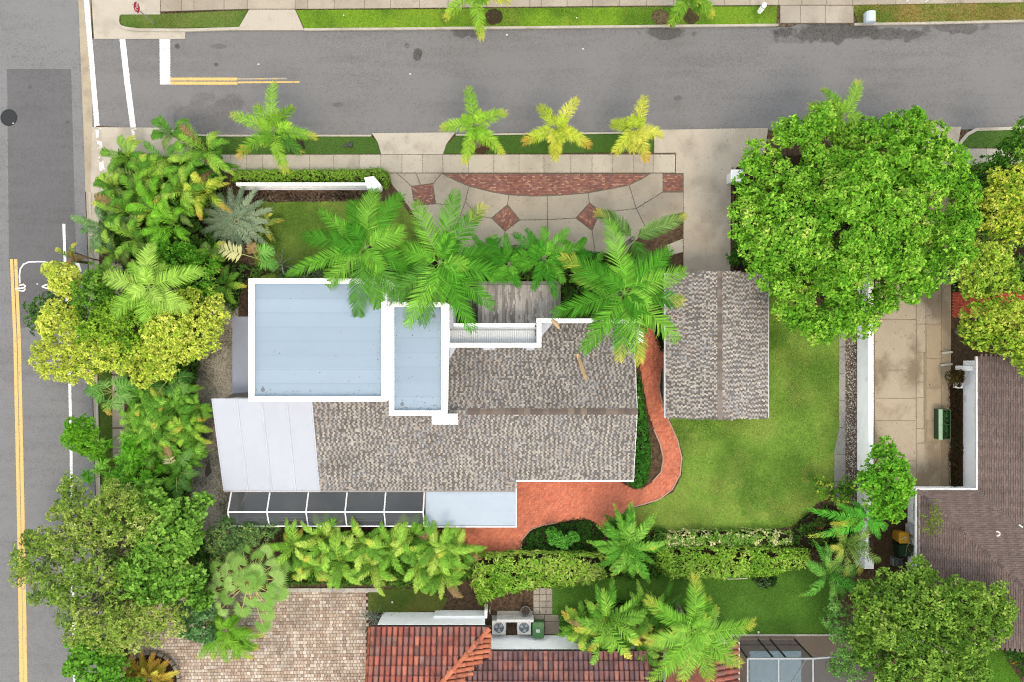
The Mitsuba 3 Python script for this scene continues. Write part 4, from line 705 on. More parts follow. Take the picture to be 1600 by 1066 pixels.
def frond(mb, p0, p1, col, arch=.5, width=.5, n=34, tipc=None, tipa=0.0, plumose=0.0, rows=1, droop=.25, lw=.03, ang=55, v0=15, rachis=None, r=None, jit=.14, rr=.022, start=.07, shape=.6):
    p0, p1 = np.asarray(p0, float), np.asarray(p1, float); ct = p0 * .45 + p1 * .55 + UP * arch
    def curve(t): return (1 - t) ** 2 * p0 + 2 * t * (1 - t) * ct + t * t * p1
    def tang(t): return nrm(2 * (1 - t) * (ct - p0) + 2 * t * (p1 - ct))
    for sgn in (-1, 1):
        for q in range(rows):
            t = np.clip(np.linspace(start, 1, n) + r.normal(0, .3 / n, n), start, 1)[:, None]
            b, tg = curve(t), tang(t); side = nrm(np.cross(tg, UP)); uv = np.cross(side, tg)
            prof = width * np.clip(np.sin(np.pi * (.14 + .78 * t ** .9)), .14, 1) ** shape * r.uniform(.82, 1.12, (n, 1))
            a = np.radians(ang) * (1 - .5 * t ** 1.5) + r.normal(0, .06, (n, 1))
            roll = np.radians(v0) + (r.uniform(-plumose, plumose, (n, 1)) if plumose else r.normal(0, .12, (n, 1)))
            d = (side * sgn * np.cos(roll) + uv * np.sin(roll)) * np.sin(a) + tg * np.cos(a)
            mid = b + d * prof * .55 - UP * prof * droop * .12; tip = mid + nrm(d - UP * droop * r.uniform(.6, 1.5, (n, 1))) * prof * .48
            w = nrm(tg - d * (tg * d).sum(1, keepdims=True)) * lw * r.uniform(.8, 1.15, (n, 1)) * np.clip(prof / width, .35, 1)
            v = np.stack([b - w * .5, b + w * .5, mid - w * .9, mid + w * .9, tip], 1).reshape(-1, 3)
            f = (np.array([(0, 1, 3), (0, 3, 2), (2, 3, 4)])[None] + 5 * np.arange(n)[:, None, None]).reshape(-1, 3)
            c = np.asarray(col)[None] * np.clip(1 + r.normal(0, jit, (n, 1)), .55, 1.6)
            c = np.repeat(c[:, None], 5, 1)
            if tipc is not None and tipa > 0:
                k = np.clip((t - (1 - tipa) + r.normal(0, .08, (n, 1))) / .35, 0, 1)[:, None] * np.ones((1, 5, 1)); k = np.clip(k * np.array([.6, .6, 1, 1, 1.25])[None, :, None], 0, 1); c = c * (1 - k) + np.asarray(tipc) * k
            mb.add(v, f, np.clip(c.reshape(-1, 3), .002, .8))
    tt = np.linspace(0, 1, 9)[:, None]; mb.tube(curve(tt), np.linspace(rr, rr * .25, 9), np.asarray(rachis if rachis is not None else np.array(col) * np.array([1.45, 1.3, 1.2])), 4)

def trunk(key, x, y, z0, z1, r0, r1, col, lean=(0, 0), shaft=None, rings=True):
    n = 14; t = np.linspace(0, 1, n)[:, None]; p = np.c_[x + lean[0] * (t - 1) ** 2, y + lean[1] * (t - 1) ** 2, z0 + (z1 - z0) * t]
    rad = (r0 + (r1 - r0) * t[:, 0]) * (1 + (.05 * (np.arange(n) % 2) if rings else 0)); rad[0] *= 1.25
    part(key, 'trunk', MB().tube(p, rad, col, 10), 'bark', smooth=False)
    if shaft is not None: part(key, 'crownshaft', MB().tube([(x, y, z1 - .9), (x, y, z1 - .4), (x, y, z1 + .05)], [r1 * 1.25, r1 * 1.1, r1 * .6], shaft, 8), 'leaf')

GRN = [A(66, 132, 30), A(88, 158, 36), A(112, 182, 48), A(136, 200, 64)]
YLW, ORG, BRN = A(220, 212, 88), A(216, 172, 78), A(156, 132, 92)

def palm(name, label, c, z, tips, cols, seed, cat='palm tree', group=None, tr=.14, tz=None, drop=.8, tk=None, lean=(0, 0), shaft=None, inner=4, **kw):
    """c: crown on the survey at height z; tips: (px, py[, kind]) the ends of the fronds"""
    r = np.random.default_rng(seed); k = top(name, label, cat, group); x, y, _ = W(*c, z); 
    trunk(k, x, y, .05, z - .05, tr * 1.15, tr, tk or A(150, 142, 130), lean, shaft)
    tips = list(tips)
    if inner:
        dd = np.mean([math.hypot(t[0] - c[0], t[1] - c[1]) for t in tips])
        for q in range(inner): a = r.uniform(0, 6.3); tips.append((c[0] + dd * .42 * math.cos(a), c[1] + dd * .42 * math.sin(a), 's', -.35))
    for i, tp in enumerate(tips):
        kind = tp[2] if len(tp) > 2 else ''; dz = tp[3] if len(tp) > 3 else drop
        p1 = W(tp[0], tp[1], z - dz); p0 = np.array([x, y, z]) + nrm(p1 - np.array([x, y, z])) * np.array([.12, .12, 0]) ; L = np.linalg.norm(p1 - p0)
        col = np.array(cols[r.integers(0, len(cols))]) * r.uniform(.9, 1.1); o = dict(kw); ta, tc = o.pop('tipa', 0), o.pop('tipc', YLW)
        if 'y' in kind: col = np.array(A(204, 212, 76)) * r.uniform(.9, 1.1)
        if 'o' in kind: tc, ta = ORG, .42
        if 'b' in kind: col = np.array(BRN)
        if 'g' in kind: col = np.array(A(86, 142, 54))
        if 'Y' in kind: ta = .32
        m = MB(); o['width'] = o.get('width', .5) * (.75 if 's' in kind else 1); arch = o.pop('arch', .25) * L
        frond(m, p0, p1, col, arch=arch, tipc=tc, tipa=ta, r=r, **o); part(k, 'frond', m, 'leaf')
    return k

def clump(name, label, c, z, R, nf, cols, seed, cat='palm', group=None, width=.42, n=24, lw=.045, ang=58, tipa=.1, yel=.15, arch=.32, droop=.45, stems=4, jit=.20, v0=-16, elev=(.15, .9), brown=.0, plumose=0, tall=.55):
    """several stemmed palm with arching broad fronds"""
    r = np.random.default_rng(seed); k = top(name, label, cat, group); x, y, _ = W(*c, z)
    for s in range(stems):
        a = r.uniform(0, 6.3); d = R * .14; part(k, 'stem', MB().tube([(x + d * math.cos(a) * .6, y + d * math.sin(a) * .6, .05), (x + d * math.cos(a), y + d * math.sin(a), z * tall)], [.06, .045], A(128, 140, 70), 6), 'bark')
    for i in range(nf):
        a = seed * 1.7 + (i + r.uniform(-.25, .25)) * 2.39996; L = R * r.uniform(.6, 1.1); e = r.uniform(*elev); of = R * .12 * r.uniform(0, 1); b = r.uniform(0, 6.3)
        p0 = np.array([x + of * math.cos(b), y + of * math.sin(b), z * tall + r.uniform(-.2, .2)]); p1 = np.array([x + math.cos(a) * L, y + math.sin(a) * L, z * (1 - e * .55) + r.uniform(-.2, .2)])
        col = np.array(cols[r.integers(0, len(cols))]) * r.uniform(.88, 1.12); tc, ta = (ORG if r.uniform() < .25 else YLW), tipa
        q = r.uniform()
        if q < yel: ta = .5
        elif q < yel + brown: col = np.array(BRN) * .9
        m = MB(); frond(m, p0, p1, col, arch=arch * L + z * .25, width=width * r.uniform(.85, 1.15), n=n, tipc=tc, tipa=ta, droop=droop, lw=lw, ang=ang, v0=v0, r=r, jit=jit, plumose=plumose); part(k, 'frond', m, 'leaf')
    return k

def leafset(pos, nor, k, size, pal, seed, ratio=.5, lift=.55, curl=.25, cj=.16, patch=.7, wts=None):
    """k leaves round each point; colour picked per clump from the palette"""
    r = np.random.default_rng(seed); N = len(pos); pal = np.array(pal)
    t = meshkit.noise(np.asarray(pos) * patch) * .55 + r.uniform(0, .55, N); ci = np.clip((t / 1.1 * len(pal)).astype(int), 0, len(pal) - 1); cc = pal[ci]
    pos, nor, cc = np.repeat(pos, k, 0), np.repeat(nor, k, 0), np.repeat(cc, k, 0); M = len(pos)
    d = r.normal(size=(M, 3)); d = nrm(d - nor * (d * nor).sum(1, keepdims=True)); d = nrm(d + nor * r.uniform(-.1, lift, (M, 1)) * 1.5)
    w = nrm(np.cross(d, nor + r.normal(0, .25, (M, 3)))); nn = np.cross(w, d); s = size * r.uniform(.6, 1.25, (M, 1))
    b = pos + d * s * .08; md = pos + d * s * .55 + nn * s * curl * .25; tp = pos + d * s - UP * s * curl * .5
    v = np.stack([b, md + w * s * ratio / 2 + nn * s * .06, md - w * s * ratio / 2 + nn * s * .06, tp], 1).reshape(-1, 3)
    f = (np.array([(0, 1, 3), (0, 3, 2)])[None] + 4 * np.arange(M)[:, None, None]).reshape(-1, 3)
    c = cc * (1 + r.normal(0, cj, (M, 1))); return MB().add(v, f, np.clip(np.repeat(c, 4, 0), .003, .75))

def crown_pts(blobs, dens, seed, low=-.35, inner=.12, rough=.18, cull=.52):
    r = np.random.default_rng(seed); B = np.array(blobs, float); P, Nn = [], []
    for i, (x, y, z, ra) in enumerate(B):
        n = int(dens * 2 * np.pi * ra * ra * 1.25); d = nrm(r.normal(size=(n * 2, 3))); d = d[d[:, 2] > low][:n]
        q = ra * (1 - r.uniform(0, 1, len(d)) ** 2 * .45) * (1 + (meshkit.noise(d * 2.2 + i * 7) - .5) * 2 * rough)
        p = np.array([x, y, z]) + d * q[:, None] * [1, 1, .8]; P.append(p); Nn.append(nrm(d + UP * .25 + r.normal(0, .25, d.shape)))
    P, Nn = np.vstack(P), np.vstack(Nn); keep = np.ones(len(P), bool)
    for x, y, z, ra in B:
        dd = np.linalg.norm((P - [x, y, z]) / [1, 1, .8], axis=1) / ra; keep &= (dd > cull) | (r.uniform(0, 1, len(P)) < inner)
    return P[keep], Nn[keep]

def tree(name, label, blobs, pal, seed, leaf=.22, k=6, dens=16, base=None, cat='tree', tr=.22, bark=A(140, 130, 118), group=None, ratio=.5, low=-.35, twigs=0, cj=.16, lift=.55, rough=.18, limbs=True, curl=.25, patch=.7, cull=.6, lobes=8):
    """blobs: (px, py, z, radius in m) of the foliage masses"""
    r = np.random.default_rng(seed); t = top(name, label, cat, group); Bw = [(*W(px, py, z)[:2], z, ra) for px, py, z, ra in blobs]; B = np.array(Bw)
    bx, by = base if base is not None else np.average(B[:, :2], axis=0, weights=B[:, 3] ** 2)
    zt = max(.4, B[:, 2].mean() * .5); part(t, 'trunk', MB().tube([(bx, by, .04), (bx + .05, by, zt * .5), (bx, by + .05, zt)], [tr * 1.3, tr, tr * .8], bark, 9), 'bark')
    if limbs:
        for x, y, z, ra in Bw:
            m = (np.array([bx, by, zt]) + np.array([x, y, z])) / 2 + UP * .1 + r.normal(0, .15, 3); part(t, 'limb', MB().tube([(bx, by, zt * .92), m, (x, y, z + ra * .2)], [tr * .55, tr * .35, tr * .12], bark, 6), 'bark')
    if lobes:                              # every mass carries smaller leafy heads, so that the crown has bumps and gaps
        sub_ = [(x, y, z, ra * .72) for x, y, z, ra in Bw]
        for x, y, z, ra in Bw:
            d = nrm(r.normal(size=(lobes * 3, 3))); d = d[d[:, 2] > -.15][:lobes]
            for q in d: sub_.append((x + q[0] * ra * .74, y + q[1] * ra * .74, z + q[2] * ra * .66, ra * r.uniform(.30, .46)))
        Bw = sub_
    P, Nn = crown_pts(Bw, dens, seed, low, rough=rough, cull=cull)
    part(t, 'crown', leafset(P, Nn, k, leaf, pal, seed, ratio, lift, curl, cj, patch), 'leaf')
    if twigs:
        mb = MB()
        for _ in range(twigs):
            i = r.integers(0, len(blobs)); x, y, z, ra = Bw[i]; ra = ra / .72; d = nrm(r.normal(size=3) + UP * .6); p = np.array([x, y, z]) + d * ra * .55; mb.tube([p, p + d * ra * .3, p + d * ra * .5 + r.normal(0, .12, 3)], [.022, .016, .008], A(176, 166, 152), 4)
        part(t, 'twigs', mb, 'bark', kind='stuff')
    return t

def hedge(name, label, poly_pts, h, pal, seed, leaf=.12, k=6, dens=90, cat='hedge', z0=.05, ratio=.5, rough=.25, lift=.5, top_=False, cj=.16, gaps=0.0, curl=.25):
    r = np.random.default_rng(seed); t = top(name, label, cat); poly = PG(poly_pts, h); x0, y0, x1, y1 = poly.bounds
    n = int((x1 - x0) * (y1 - y0) * dens); p = r.uniform((x0, y0), (x1, y1), (n, 2)); edge = poly.buffer((r.uniform(-1, 1)) * .02); p = p[shapely.contains_xy(edge, p[:, 0], p[:, 1])]
    bump = meshkit.fbm(np.c_[p * 1.3, p[:, 0] * 0 + seed], 3)
    if gaps: m = bump > gaps; p, bump = p[m], bump[m]
    ed = shapely.distance(poly.exterior, shapely.points(p)); rnd = np.clip(ed / min(.35, h * .5), 0, 1) ** .5
    keep = ed > (meshkit.fbm(np.c_[p * 1.5, p[:, 0] * 0 + seed + 5], 3) - .3) * min(1.1, poly.area / poly.length * 1.1); p, bump, ed, rnd = p[keep], bump[keep], ed[keep], rnd[keep]
    z = h * (.55 + .45 * rnd) * (1 + (bump - .5) * rough * 2) - r.uniform(0, 1, len(p)) ** 3 * .35 * h
    P = np.c_[p, np.maximum(z, z0 + .03)]; Nn = nrm(np.c_[r.normal(0, .35, (len(p), 2)), np.ones(len(p))])
    L = poly.exterior.length; s = np.linspace(0, L, int(L * h * dens * .6)); q = np.array([poly.exterior.interpolate(a).coords[0] for a in s]); q2 = np.array([poly.exterior.interpolate(a + .02).coords[0] for a in s]); tg = q2 - q; ou = nrm(np.c_[tg[:, 1], -tg[:, 0], tg[:, 0] * 0]) * (1 if not poly.exterior.is_ccw else 1)
    zz = r.uniform(z0, h * .75, len(s)); P2 = np.c_[q + ou[:, :2] * r.normal(0, .07, (len(s), 1)), zz]
    core = poly.buffer(-.12)
    if not core.is_empty: part(t, 'stems', MB().slab(core, z0, h * .55, A(46, 40, 26)), 'soil')
    part(t, 'foliage', leafset(np.vstack([P, P2]), np.vstack([Nn, ou + UP * .2]), k, leaf, pal, seed, ratio, lift, curl, cj), 'leaf'); return t

def fan_palm(label, c, z, leaves, seed):
    r = np.random.default_rng(seed); k = top('fan_palm', label, 'fan palm'); x, y, _ = W(*c, z); trunk(k, x, y, .05, z - .3, .17, .15, A(128, 112, 92))
    for lx, ly, rad, dz in leaves:
        h = W(lx, ly, z - dz); p0 = np.array([x, y, z - .2]); out = nrm((h - p0) * [1, 1, 0]) if np.linalg.norm((h - p0)[:2]) > .2 else np.array([1.0, 0, 0])
        col = np.array([A(148, 190, 96), A(134, 180, 84), A(164, 202, 112)][r.integers(0, 3)]) * r.uniform(.92, 1.08)
        nr = nrm(UP * 1.0 + out * r.uniform(.05, .35)); u = nrm(out - nr * (out @ nr)); s = np.cross(nr, u); hub = h - u * rad * .35
        m = MB(); N = 30; th = np.linspace(-2.45, 2.45, N + 1)
        for a, b in zip(th[:-1], th[1:]):
            md = (a + b) / 2; da, db, dm = [u * math.cos(q) + s * math.sin(q) for q in (a, b, md)]; R = rad * (1.02 - .10 * abs(md) / 2.45) * r.uniform(.93, 1.05); R1 = R * .62
            dr_ = -UP * R * .14
            v = [hub, hub + da * R1, hub + dm * R1 + nr * rad * .05, hub + db * R1, hub + dm * R + dr_ * r.uniform(.6, 1.6)]
            m.add(v, [(0, 1, 2), (0, 2, 3), (1, 4, 2), (2, 4, 3)], np.clip(np.array([col * .92, col, col * 1.06, col, col * 1.12]) * r.uniform(.92, 1.08), 0, .8))
        lf = part(k, 'fan_leaf', m, 'leaf'); put(lf + '__petiole', MB().tube([p0, (p0 + hub) / 2 + UP * .18, hub], [.035, .03, .022], A(206, 196, 122), 5), 'leaf')
    return k

def starbursts(name, label, heads, pal, seed, cat='shrub', R=.42, n=60):
    """papyrus-like shrub: ball shaped heads of fine rays on stems"""
    r = np.random.default_rng(seed); k = top(name, label, cat); 
    for hx, hy, z in heads:
        c = W(hx, hy, z); d = nrm(r.normal(size=(n, 3))); d = nrm(d + UP * .45); L = R * r.uniform(.6, 1.1, (n, 1)); w = nrm(np.cross(d, UP + r.normal(0, .2, (n, 3)))) * .024
        tip = c + d * L - UP * L * .25; md = c + d * L * .55
        v = np.stack([c + w * .4, c - w * .4, md + w, md - w, tip], 1).reshape(-1, 3); f = (np.array([(0, 1, 3), (0, 3, 2), (2, 3, 4)])[None] + 5 * np.arange(n)[:, None, None]).reshape(-1, 3)
        col = np.array(pal[r.integers(0, len(pal))]) * (1 + r.normal(0, .22, (n, 1))); m = MB().add(v, f, np.clip(np.repeat(col, 5, 0), .003, .7))
        hd = part(k, 'flower_head', m, 'leaf'); put(hd + '__stem', MB().tube([(c[0] + r.normal(0, .15), c[1] + r.normal(0, .15), .05), c], [.02, .012], A(96, 130, 50), 4), 'leaf')
    return k

def paddles(name, label, c, z, leaves, cols, seed, cat='banana plant', w=.34, torn=.0):
    """banana or bird of paradise: big paddle leaves on stalks; leaves: (px, py, width[, kind]) tip marks"""
    r = np.random.default_rng(seed); k = top(name, label, cat); x, y, _ = W(*c, z * .6); part(k, 'stem', MB().tube([(x, y, .04), (x, y, z * .6)], [.11, .07], A(150, 160, 96), 7), 'bark')
    for tp in leaves:
        p1 = W(tp[0], tp[1], z * (.75 if len(tp) < 5 else tp[4])); p0 = np.array([x, y, z * .6]); L = np.linalg.norm(p1 - p0); col = np.array(cols[r.integers(0, len(cols))]); kind = tp[3] if len(tp) > 3 else ''
        if 'b' in kind: col = np.array(BRN)
        if 'p' in kind: col = np.array(A(206, 208, 150))
        m = MB(); frond(m, p0, p1, col, arch=.3 * L + .2 * z, width=tp[2] * .8, n=15 if 't' in kind else 20, tipc=ORG, tipa=.5 if 'o' in kind else 0, droop=.5 if 't' in kind else .22, lw=.10 if 't' in kind else L * .8 / 20 * .85, ang=74, v0=12, r=r, jit=.08, rr=.03, rachis=A(196, 206, 130), start=.32)
        part(k, 'leaf_blade', m, 'leaf')
    return k
# ================================================================ PLANTS, one by one
FT = dict(width=.60, n=46, plumose=.75, rows=2, lw=.028, ang=68, droop=.2, v0=12, arch=.30, shape=.38, jit=.2)
FG = [A(126, 178, 54), A(146, 196, 62), A(112, 166, 50)]; FY = [A(200, 216, 76), A(182, 206, 66), A(212, 218, 90)]
SH_ = A(112, 150, 70)
street = 'foxtail palms planted in the street verges'
palm('foxtail_palm', 'green foxtail palm in the verge nearest the crosswalk, dark ring of soil beside it', (428, 205), 4.6, [(429, 129), (457, 168), (492, 214, 'Y'), (361, 180, 'Y'), (372, 246, 'o'), (447, 268, 'Y'), (400, 165), (470, 238, 'g')], FG, 101, group=street, tipa=.15, shaft=SH_, **FT)
palm('foxtail_palm', 'bright green foxtail palm in front of the brick driveway inset, five plump fronds', (742, 196), 4.7, [(732, 137), (790, 176, 'Y'), (690, 200, 'Y'), (784, 240, 'Y'), (727, 254, 'Y'), (758, 222)], [A(142, 196, 60), A(158, 206, 66)], 102, group=street, tipa=.15, shaft=SH_, **FT)
palm('foxtail_palm', 'yellow foxtail palm with orange frond tips, middle one of the trio in the verge', (869, 201), 4.5, [(843, 166), (902, 155, 'Y'), (819, 222, 'o'), (921, 228, 'o'), (867, 249, 'y'), (900, 210, 'ys')], FY, 103, group=street, tipa=.2, shaft=SH_, **FT)
palm('foxtail_palm', 'yellow green foxtail palm nearest the garage drive', (992, 202), 4.5, [(1007, 151, 'y'), (956, 194), (1034, 213), (961, 238, 'Y'), (1010, 251, 'o'), (988, 236)], FY, 104, group=street, tipa=.2, shaft=SH_, **FT)
palm('foxtail_palm', 'palm hanging over the far footpath at the dark oil stain, nearer the stop sign', (741, -10), 4.6, [(697, 27, 'Y'), (752, 59, 'Y'), (795, 3, 'y'), (715, -50), (770, -55), (690, -20)], FG, 105, group=street, tipa=.2, shaft=SH_, **FT)
palm('foxtail_palm', 'palm hanging over the far footpath nearer the white post', (1076, -10), 4.6, [(1049, 38), (1094, 18), (1113, 24, 'Y'), (1040, -40), (1110, -50), (1120, -12)], FG, 106, group=street, tipa=.2, shaft=SH_, **FT)
palm('foxtail_palm', 'palm rising out of the big green tree towards the street', (1318, 182), 5.6, [(1266, 166, '', .9), (1285, 140, 's'), (1341, 127, 'Y', .1), (1345, 190), (1300, 205)], [A(120, 170, 60), A(140, 188, 66)], 107, tipa=.15, shaft=SH_, **FT)
for i, (px, py, lab) in enumerate(((463, 229, 'dark soil ring round the trunk of the palm nearest the crosswalk'), (752, 228, 'brown soil ring below the bright green palm'), (772, 26, 'dark wet soil patch beside the far palm nearer the stop sign'), (1080, 25, 'dark soil patch beside the far palm nearer the white post'), (1032, 27, 'bare grey earth patch in the far verge'))):
    k = top('soil_ring', lab, 'soil patch', kind='structure'); rr = np.random.default_rng(i); x, y, _ = W(px, py)
    pg = Polygon([(x + (.55 + .1 * rr.uniform()) * math.cos(a), y + (.5 + .12 * rr.uniform()) * math.sin(a)) for a in np.linspace(0, 6.1, 18)]); put(k, MB().slab(pg, .05, .125, A(*[(60, 54, 46), (88, 64, 46), (64, 52, 42), (80, 66, 50), (122, 106, 80)][i])), 'soil')
k = top('black_bag', 'crumpled dark bag lying on the verge beside the first palm', 'bag'); mb = MB()
m = trimesh.creation.icosphere(2, .22); m.vertices *= [1, .7, .45]; m.vertices += (meshkit.noise(m.vertices * 9)[:, None] - .5) * .14; m.apply_translation(W(547, 227, .22)); put(k, mb.tm(m, A(58, 58, 58)), 'paint', smooth=True)
part(k, 'flap', MB().add([W(534, 228, .13), W(541, 225, .2), W(541, 229, .2), W(536, 231, .13)], [(0, 1, 2, 3)], A(66, 66, 62)), 'paint')

RY = dict(width=1.05, n=70, lw=.036, ang=58, droop=.5, v0=14, arch=.28, rows=1, shape=.5, jit=.22)
RG = [A(78, 146, 40), A(98, 164, 48), A(68, 134, 36), A(120, 180, 60)]
palm('queen_palm', 'tall green palm over the front lawn and the corner of the pale blue roof', (571, 386), 7.0, [(584, 297, '', .6), (628, 362, '', .2), (626, 305), (552, 315), (474, 369), (500, 330, 's'), (512, 446, '', .6), (596, 486), (560, 500, 'g'), (630, 470, 'g'), (448, 430, 's'), (640, 420)], RG, 111, tr=.18, shaft=A(120, 160, 84), **RY)
palm('queen_palm', 'tall palm with a bright upright centre between the pale blue roof and the grey deck', (688, 410), 7.0, [(713, 300), (755, 322, 'Y'), (650, 316), (622, 388), (700, 365, 's', .0), (798, 436), (775, 395), (768, 478), (738, 516), (686, 468, '', .1), (637, 508), (610, 470, 'g'), (660, 505, 'g'), (720, 475, 'g')], RG, 112, tr=.18, shaft=A(120, 160, 84), **RY)
palm('queen_palm', 'tall palm with fronds over the garage corner and the shingle roof', (976, 457), 7.0, [(951, 345), (979, 404, 's', .0), (1047, 390), (1070, 424), (1066, 472, 'Y'), (1058, 532), (1012, 512, '', .2), (968, 562, 'Y'), (1000, 566, 'Y'), (912, 548), (866, 490), (898, 428), (880, 402, 'Y'), (930, 510, 'g'), (1020, 400, 'g')], RG, 113, tr=.18, shaft=A(120, 160, 84), **RY)
palm('queen_palm', 'light green palm standing above the yellow green canopy west of the white block', (232, 449), 7.0, [(237, 382), (204, 410, 's'), (316, 424), (163, 431), (178, 494), (262, 492), (292, 482), (230, 505), (258, 415, 's')], [A(150, 196, 76), A(136, 186, 66), A(164, 204, 88)], 114, tr=.18, shaft=A(120, 160, 84), **{**RY, 'width': .80, 'droop': .2, 'ang': 66})
PG_ = [A(70, 146, 40), A(90, 164, 48), A(108, 178, 58)]
palm('date_palm', 'lower feathery palm between driveway and grey deck', (850, 402), 3.4, [(803, 366), (822, 358, 's'), (850, 356), (888, 358), (912, 384), (905, 415), (868, 466), (834, 452), (800, 425), (795, 398), (880, 440)], PG_, 115, tr=.13, **{**RY, 'width': .60, 'droop': .15, 'v0': 25, 'n': 46})
palm('date_palm', 'second lower feathery palm in the bed beside it, nearer the tall pair', (796, 412), 2.9, [(765, 375), (790, 368), (815, 385), (760, 405), (770, 440), (810, 448), (828, 420)], PG_, 116, tr=.12, **{**RY, 'width': .52, 'droop': .15, 'v0': 25, 'n': 40})
palm('triangle_palm', 'grey green triangle palm with two long arms spreading over the driveway edge', (990, 372), 4.0, [(934, 331, 'Y', .9), (1071, 338, 'Y', .7), (1000, 412, 'g'), (960, 350, 's'), (1030, 360, 's')], [A(104, 142, 76), A(118, 156, 84)], 117, tr=.14, **{**RY, 'width': .95, 'v0': 25, 'n': 80, 'tipa': .15, 'droop': .5, 'inner': 0, 'ang': 50})
palm('areca_palm', 'dark green feathery palm in the narrow bed behind the lower palms', (898, 395), 2.4, [(880, 375), (915, 372), (928, 400), (905, 425), (880, 420)], PG_, 118, tr=.1, **{**RY, 'width': .4})

# ---- corner jungle at the crossing: arching clump palms
CG = [A(108, 162, 54), A(134, 184, 64), A(90, 146, 52), A(156, 196, 76), A(120, 152, 74)]
jung = 'arching clump palms crowding the street corner'
for i, (px, py, z, R, nf, lab, cl) in enumerate((
        (186, 238, 2.8, 1.7, 9, 'isolated arching palm nearest the crosswalk lines on the corner pavement', CG), (258, 200, 2.6, 1.5, 8, 'dark palm tuft at the street edge of the corner jungle', CG[2:3] + CG[4:]),
        (243, 245, 3.2, 2.2, 11, 'broad arching palm in the middle of the corner pavement planting', CG), (307, 226, 3.8, 2.3, 10, 'glossy arching palm beside the street verge, one tip yellow', CG[:2] + CG[3:4]),
        (205, 270, 3.2, 2.0, 10, 'mid green arching palm over the corner pavement, second from the gutter', CG), (163, 288, 2.9, 1.6, 9, 'arching palm at the gutter edge of the corner jungle', CG),
        (272, 290, 3.8, 2.2, 11, 'arching palm behind the yellowing one in the corner jungle', CG), (305, 292, 4.2, 1.9, 9, 'yellowing palm with orange frond ends beside the silver cycad', [A(176, 190, 66), A(150, 184, 60)]),
        (225, 318, 4.2, 2.2, 10, 'bright star shaped arching palm in the middle of the corner jungle', [A(112, 180, 48), A(130, 192, 58)]), (178, 325, 3.6, 2.1, 11, 'arching palm with brown dead fronds in the corner jungle', CG),
        (250, 345, 4.6, 2.2, 10, 'tallest bright arching palm above the dark hollow by the cycad', [A(118, 186, 50), A(136, 198, 60)]), (150, 352, 3.2, 2.0, 10, 'grey green arching palm leaning over the avenue gutter', [A(96, 136, 84), A(112, 150, 92), A(120, 166, 70)]),
        (192, 368, 3.8, 2.0, 10, 'arching palm at the avenue end of the corner jungle', CG), (330, 258, 2.4, 1.6, 9, 'dark green palm behind the end of the clipped front hedge', CG[2:3]))):
    clump('clump_palm', lab, (px, py), z, R, nf, cl, 200 + i, group=jung, yel=.6 if i == 7 else .05, tipa=.05, brown=.2 if i == 9 else .03, n=40, lw=.032, width=.42)
palm('cycad', 'large silvery grey cycad with a flat wheel of fronds beside the front lawn', (370, 346), 1.5, [(370 + q * math.cos(a), 346 + q * .93 * math.sin(a)) for a, q in zip(np.linspace(0, 2 * np.pi, 19)[:-1], np.random.default_rng(3).uniform(48, 60, 18))], [A(142, 164, 132), A(156, 176, 144), A(130, 154, 122)], 120, cat='cycad', tr=.22, drop=.55, inner=2, shape=.3, width=.42, n=46, lw=.034, ang=64, droop=.1, v0=30, arch=.16, rows=1, jit=.08)
clump('fern_palm', 'yellowish green fern palm half hidden under the silver cycad', (410, 350), 1.0, 1.3, 14, [A(150, 168, 80), A(124, 148, 66)], 230, cat='fern', n=26, lw=.035, width=.26, stems=2, yel=.3)
paddles('banana_plant', 'banana plant with one torn pale leaf and one smooth leaf beside the front lawn', (402, 404), 3.2, [(343, 388, .95, 'tp'), (425, 392, .9, '', 0.9), (432, 416, .8, '', .8), (395, 380, .6, 'tb')], [A(120, 190, 80), A(136, 200, 92)], 240)
k = top('bare_plant', 'bare grey frangipani stems at the lower end of the front lawn', 'shrub'); x, y, _ = W(440, 412)
for a, l in ((.3, 1.1), (1.2, .9), (1.9, 1.2), (2.8, .7), (4.2, .8), (5.2, .9)): part(k, 'stem', MB().tube([(x, y, .05), (x + l * .4 * math.cos(a), y + l * .4 * math.sin(a), .5), (x + l * math.cos(a), y + l * math.sin(a), .95)], [.05, .045, .03], A(176, 178, 150), 6), 'bark')
hedge('fern_bed', 'pale fern plants along the foot of the white block', [(440, 414), (500, 418), (505, 432), (430, 432)], .45, [A(150, 168, 140), A(120, 144, 104), A(96, 120, 84)], 250, leaf=.22, dens=30, cat='ferns', ratio=.3)
hedge('fern_bed', 'dark leafy plants in the shade beside the banana plant', [(335, 405), (395, 415), (430, 425), (380, 440), (362, 490), (345, 470)], .6, [A(74, 116, 52), A(90, 134, 60), A(112, 150, 72)], 251, leaf=.26, dens=22, cat='ferns', ratio=.35)
hedge('undergrowth', 'dark mixed undergrowth below the palms along the avenue', [(180, 235), (300, 250), (345, 270), (340, 330), (345, 420), (310, 500), (292, 640), (288, 800), (240, 900), (195, 900), (196, 650), (192, 420), (150, 380), (160, 300)], 1.0, [A(62, 104, 38), A(82, 126, 46), A(104, 148, 56), A(92, 112, 54)], 252, leaf=.32, dens=26, cat='undergrowth', ratio=.35, rough=.5); labels['undergrowth']['kind'] = 'stuff'
hedge('undergrowth', 'dark plants at the foot of the tall palms before the house', [(500, 405), (600, 415), (700, 402), (790, 385), (960, 395), (1000, 400), (1040, 400), (1062, 425), (1040, 425), (870, 436), (745, 436), (690, 445), (610, 425), (520, 430)], .6, [A(56, 94, 38), A(74, 114, 46), A(92, 134, 54)], 253, leaf=.28, dens=24, cat='undergrowth', ratio=.35, rough=.5, gaps=.42); labels['undergrowth_001']['kind'] = 'stuff'

